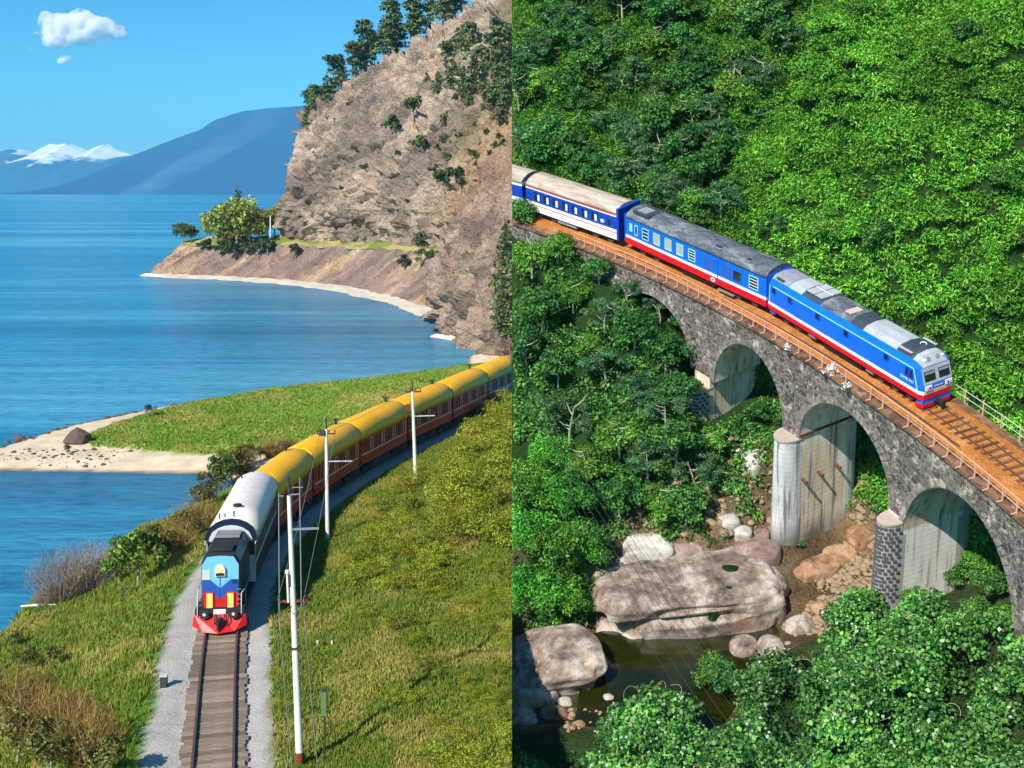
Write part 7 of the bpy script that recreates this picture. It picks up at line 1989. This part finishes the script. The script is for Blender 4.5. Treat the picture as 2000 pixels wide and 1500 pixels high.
for k_, (u, v, s_, lab) in enumerate([(1040, 1000, 1.0, 'bamboo clump at the upper left of the big bamboo mass'), (1105, 1020, 1.0, 'bamboo clump at the right shoulder of the mass'), (1030, 1100, 1.05, 'bamboo clump at the left edge of the mass'), (1090, 1130, 1.1, 'bamboo clump in the centre of the mass'), (1140, 1110, 0.9, 'bamboo clump leaning to the stream'), (1060, 1210, 0.95, 'bamboo clump hanging over the square boulder'), (1110, 1215, 0.8, 'lowest bamboo clump at the stream edge'), (1015, 1200, 0.9, 'bamboo clump above the left edge rocks'), (1075, 930, 0.85, 'small bamboo clump above the mass')]):
    rplant(u, v, -0.2, s_, BAM[k_ % 3], None, 'bamboo_clump', 'bright ' + lab, 'bamboo')
for u, v, s_, me, lab in [(1180, 1188, 0.36, JY[0], 'small bright shrub growing beside the huge boulder'), (1392, 1352, 0.86, JY[1], 'lone leafy tree standing in the pool shade'), (1420, 1372, 0.7, JT[0], 'smaller dark tree behind the lone pool tree'), (1860, 1150, 0.6, JT[1], 'bush under the right arch beside the pale pier'), (1905, 1120, 0.6, JY[2], 'bright bush deeper under the right arch'), (1930, 1180, 0.6, JT[2], 'dark bush at the springing of the right arch'), (1786, 1190, 0.5, JY[0], 'bright bush at the foot of the right pier'), (1900, 1230, 0.55, JT[3], 'dark bush in the shade below the right arch'), (1700, 900, 0.45, JT[0], 'bush in the gap beside the arch foot'), (1755, 955, 0.36, JF[0], 'mossy bush on the shoulder of the right pier'), (1500, 760, 0.6, JY[1], 'green shrub seen through the first arch'), (1480, 830, 0.55, JT[2], 'shrub at the right foot of the first pier'), (1560, 1072, 0.2, JT[0], 'tiny shrub at the base of the middle pier'), (1960, 1240, 0.6, JY[1], 'bush at the right edge under the arch foot')]:
    rplant(u, v, -0.1, s_, me, None, 'shrub', lab, 'shrub')
scrap = paint('white_scrap', lin(236, 232, 224), 0.9, 0.1, 5)
for k_, (u, v, r_, lab) in enumerate([(1538, 678, .28, 'small white scrap caught low on the railing, farther from the locomotive'), (1622, 722, .55, 'largest white crumpled scrap caught on the railing beside the locomotive'), (1654, 752, .32, 'white scrap on the deck edge just past the largest one')]):
    p = R(u, v, 0.12); rgs = np.random.default_rng(90 + k_); n_ = 46
    V_, Q_ = leaf_quads(rgs.normal(0, .42, (n_, 3)) * np.array([r_, r_, r_ * .7]), rgs.normal(size=(n_, 3)), r_ * .6, .5, rgs)
    o = mobj('white_scrap', np_mesh('white_scrap', V_, Q_), scrap, None, MR @ Matrix.Translation(p)); tag(o, lab, 'scrap')
# wires over the pool
K['wire2'] = paint('dark_power_wire', (0.05, 0.05, 0.055), 0.5, 0.1, 3)
CUR[0] = 'R'
names = ['uppermost', 'second highest', 'middle', 'fourth', 'fifth', 'lowest']
for k_ in range(6):
    a_ = Vector((-1.0 + 0.0 * k_, 70 - 0.35 * k_, -3.4 - 0.25 * k_)); b_ = R(1590 - k_ * 34, 1500, -6.5)
    pts = []
    for j in range(25):
        t = j / 24; p = a_.lerp(b_, t); p.z -= 5.0 * t * (1 - t); pts.append(p)
    o = MB().tube(pts, 0.012, 4).build('power_wire', K['wire2']); tag(o, names[k_] + ' of the thin power wires slanting over the stream', 'wire')
# ================================================================== where the two places meet, each ends at its own edge
def world_of(o):
    m = o.matrix_basis.copy(); p = o.parent
    while p is not None:
        m = p.matrix_basis @ m; p = p.parent
    return m
def root_of(o):
    while o.parent is not None: o = o.parent
    return o
def trim():
    for o in list(bpy.data.objects):
        if o.type != 'MESH': continue
        side = SIDE.get(root_of(o).name, 'N')
        if side == 'N': continue
        mw = np.array(world_of(o)); me = o.data
        if len(me.vertices) == 0: continue
        co = np.empty(len(me.vertices) * 3, dtype=np.float32); me.vertices.foreach_get('co', co)
        x = co.reshape(-1, 3) @ mw[0, :3] + mw[0, 3]
        if side == 'R': x = -x
        if x.max() <= 0.0: continue
        if x.min() >= 0.0:
            if not o.children:
                bpy.data.objects.remove(o, do_unlink=True)
            continue
        m2 = me.copy(); o.data = m2
        inv = Matrix(mw.tolist()).inverted()
        nrm = (Matrix(mw.tolist()).transposed().to_3x3() @ Vector((1 if side == 'L' else -1, 0, 0))).normalized()
        bm = bmesh.new(); bm.from_mesh(m2)
        r = bmesh.ops.bisect_plane(bm, geom=bm.verts[:] + bm.edges[:] + bm.faces[:], plane_co=inv @ Vector((0, 0, 0)), plane_no=nrm, clear_outer=True)
        if len(bm.faces) < 3000:
            eds = [e for e in r['geom_cut'] if isinstance(e, bmesh.types.BMEdge) and e.is_valid and e.is_boundary]
            if 2 < len(eds) < 200:
                try: bmesh.ops.holes_fill(bm, edges=eds, sides=0)
                except Exception: pass
        bm.to_mesh(m2); bm.free()
    for o in list(bpy.data.objects):     # an emptied thing leaves nothing behind
        if o.type == 'EMPTY' and not o.children: bpy.data.objects.remove(o, do_unlink=True)
trim()
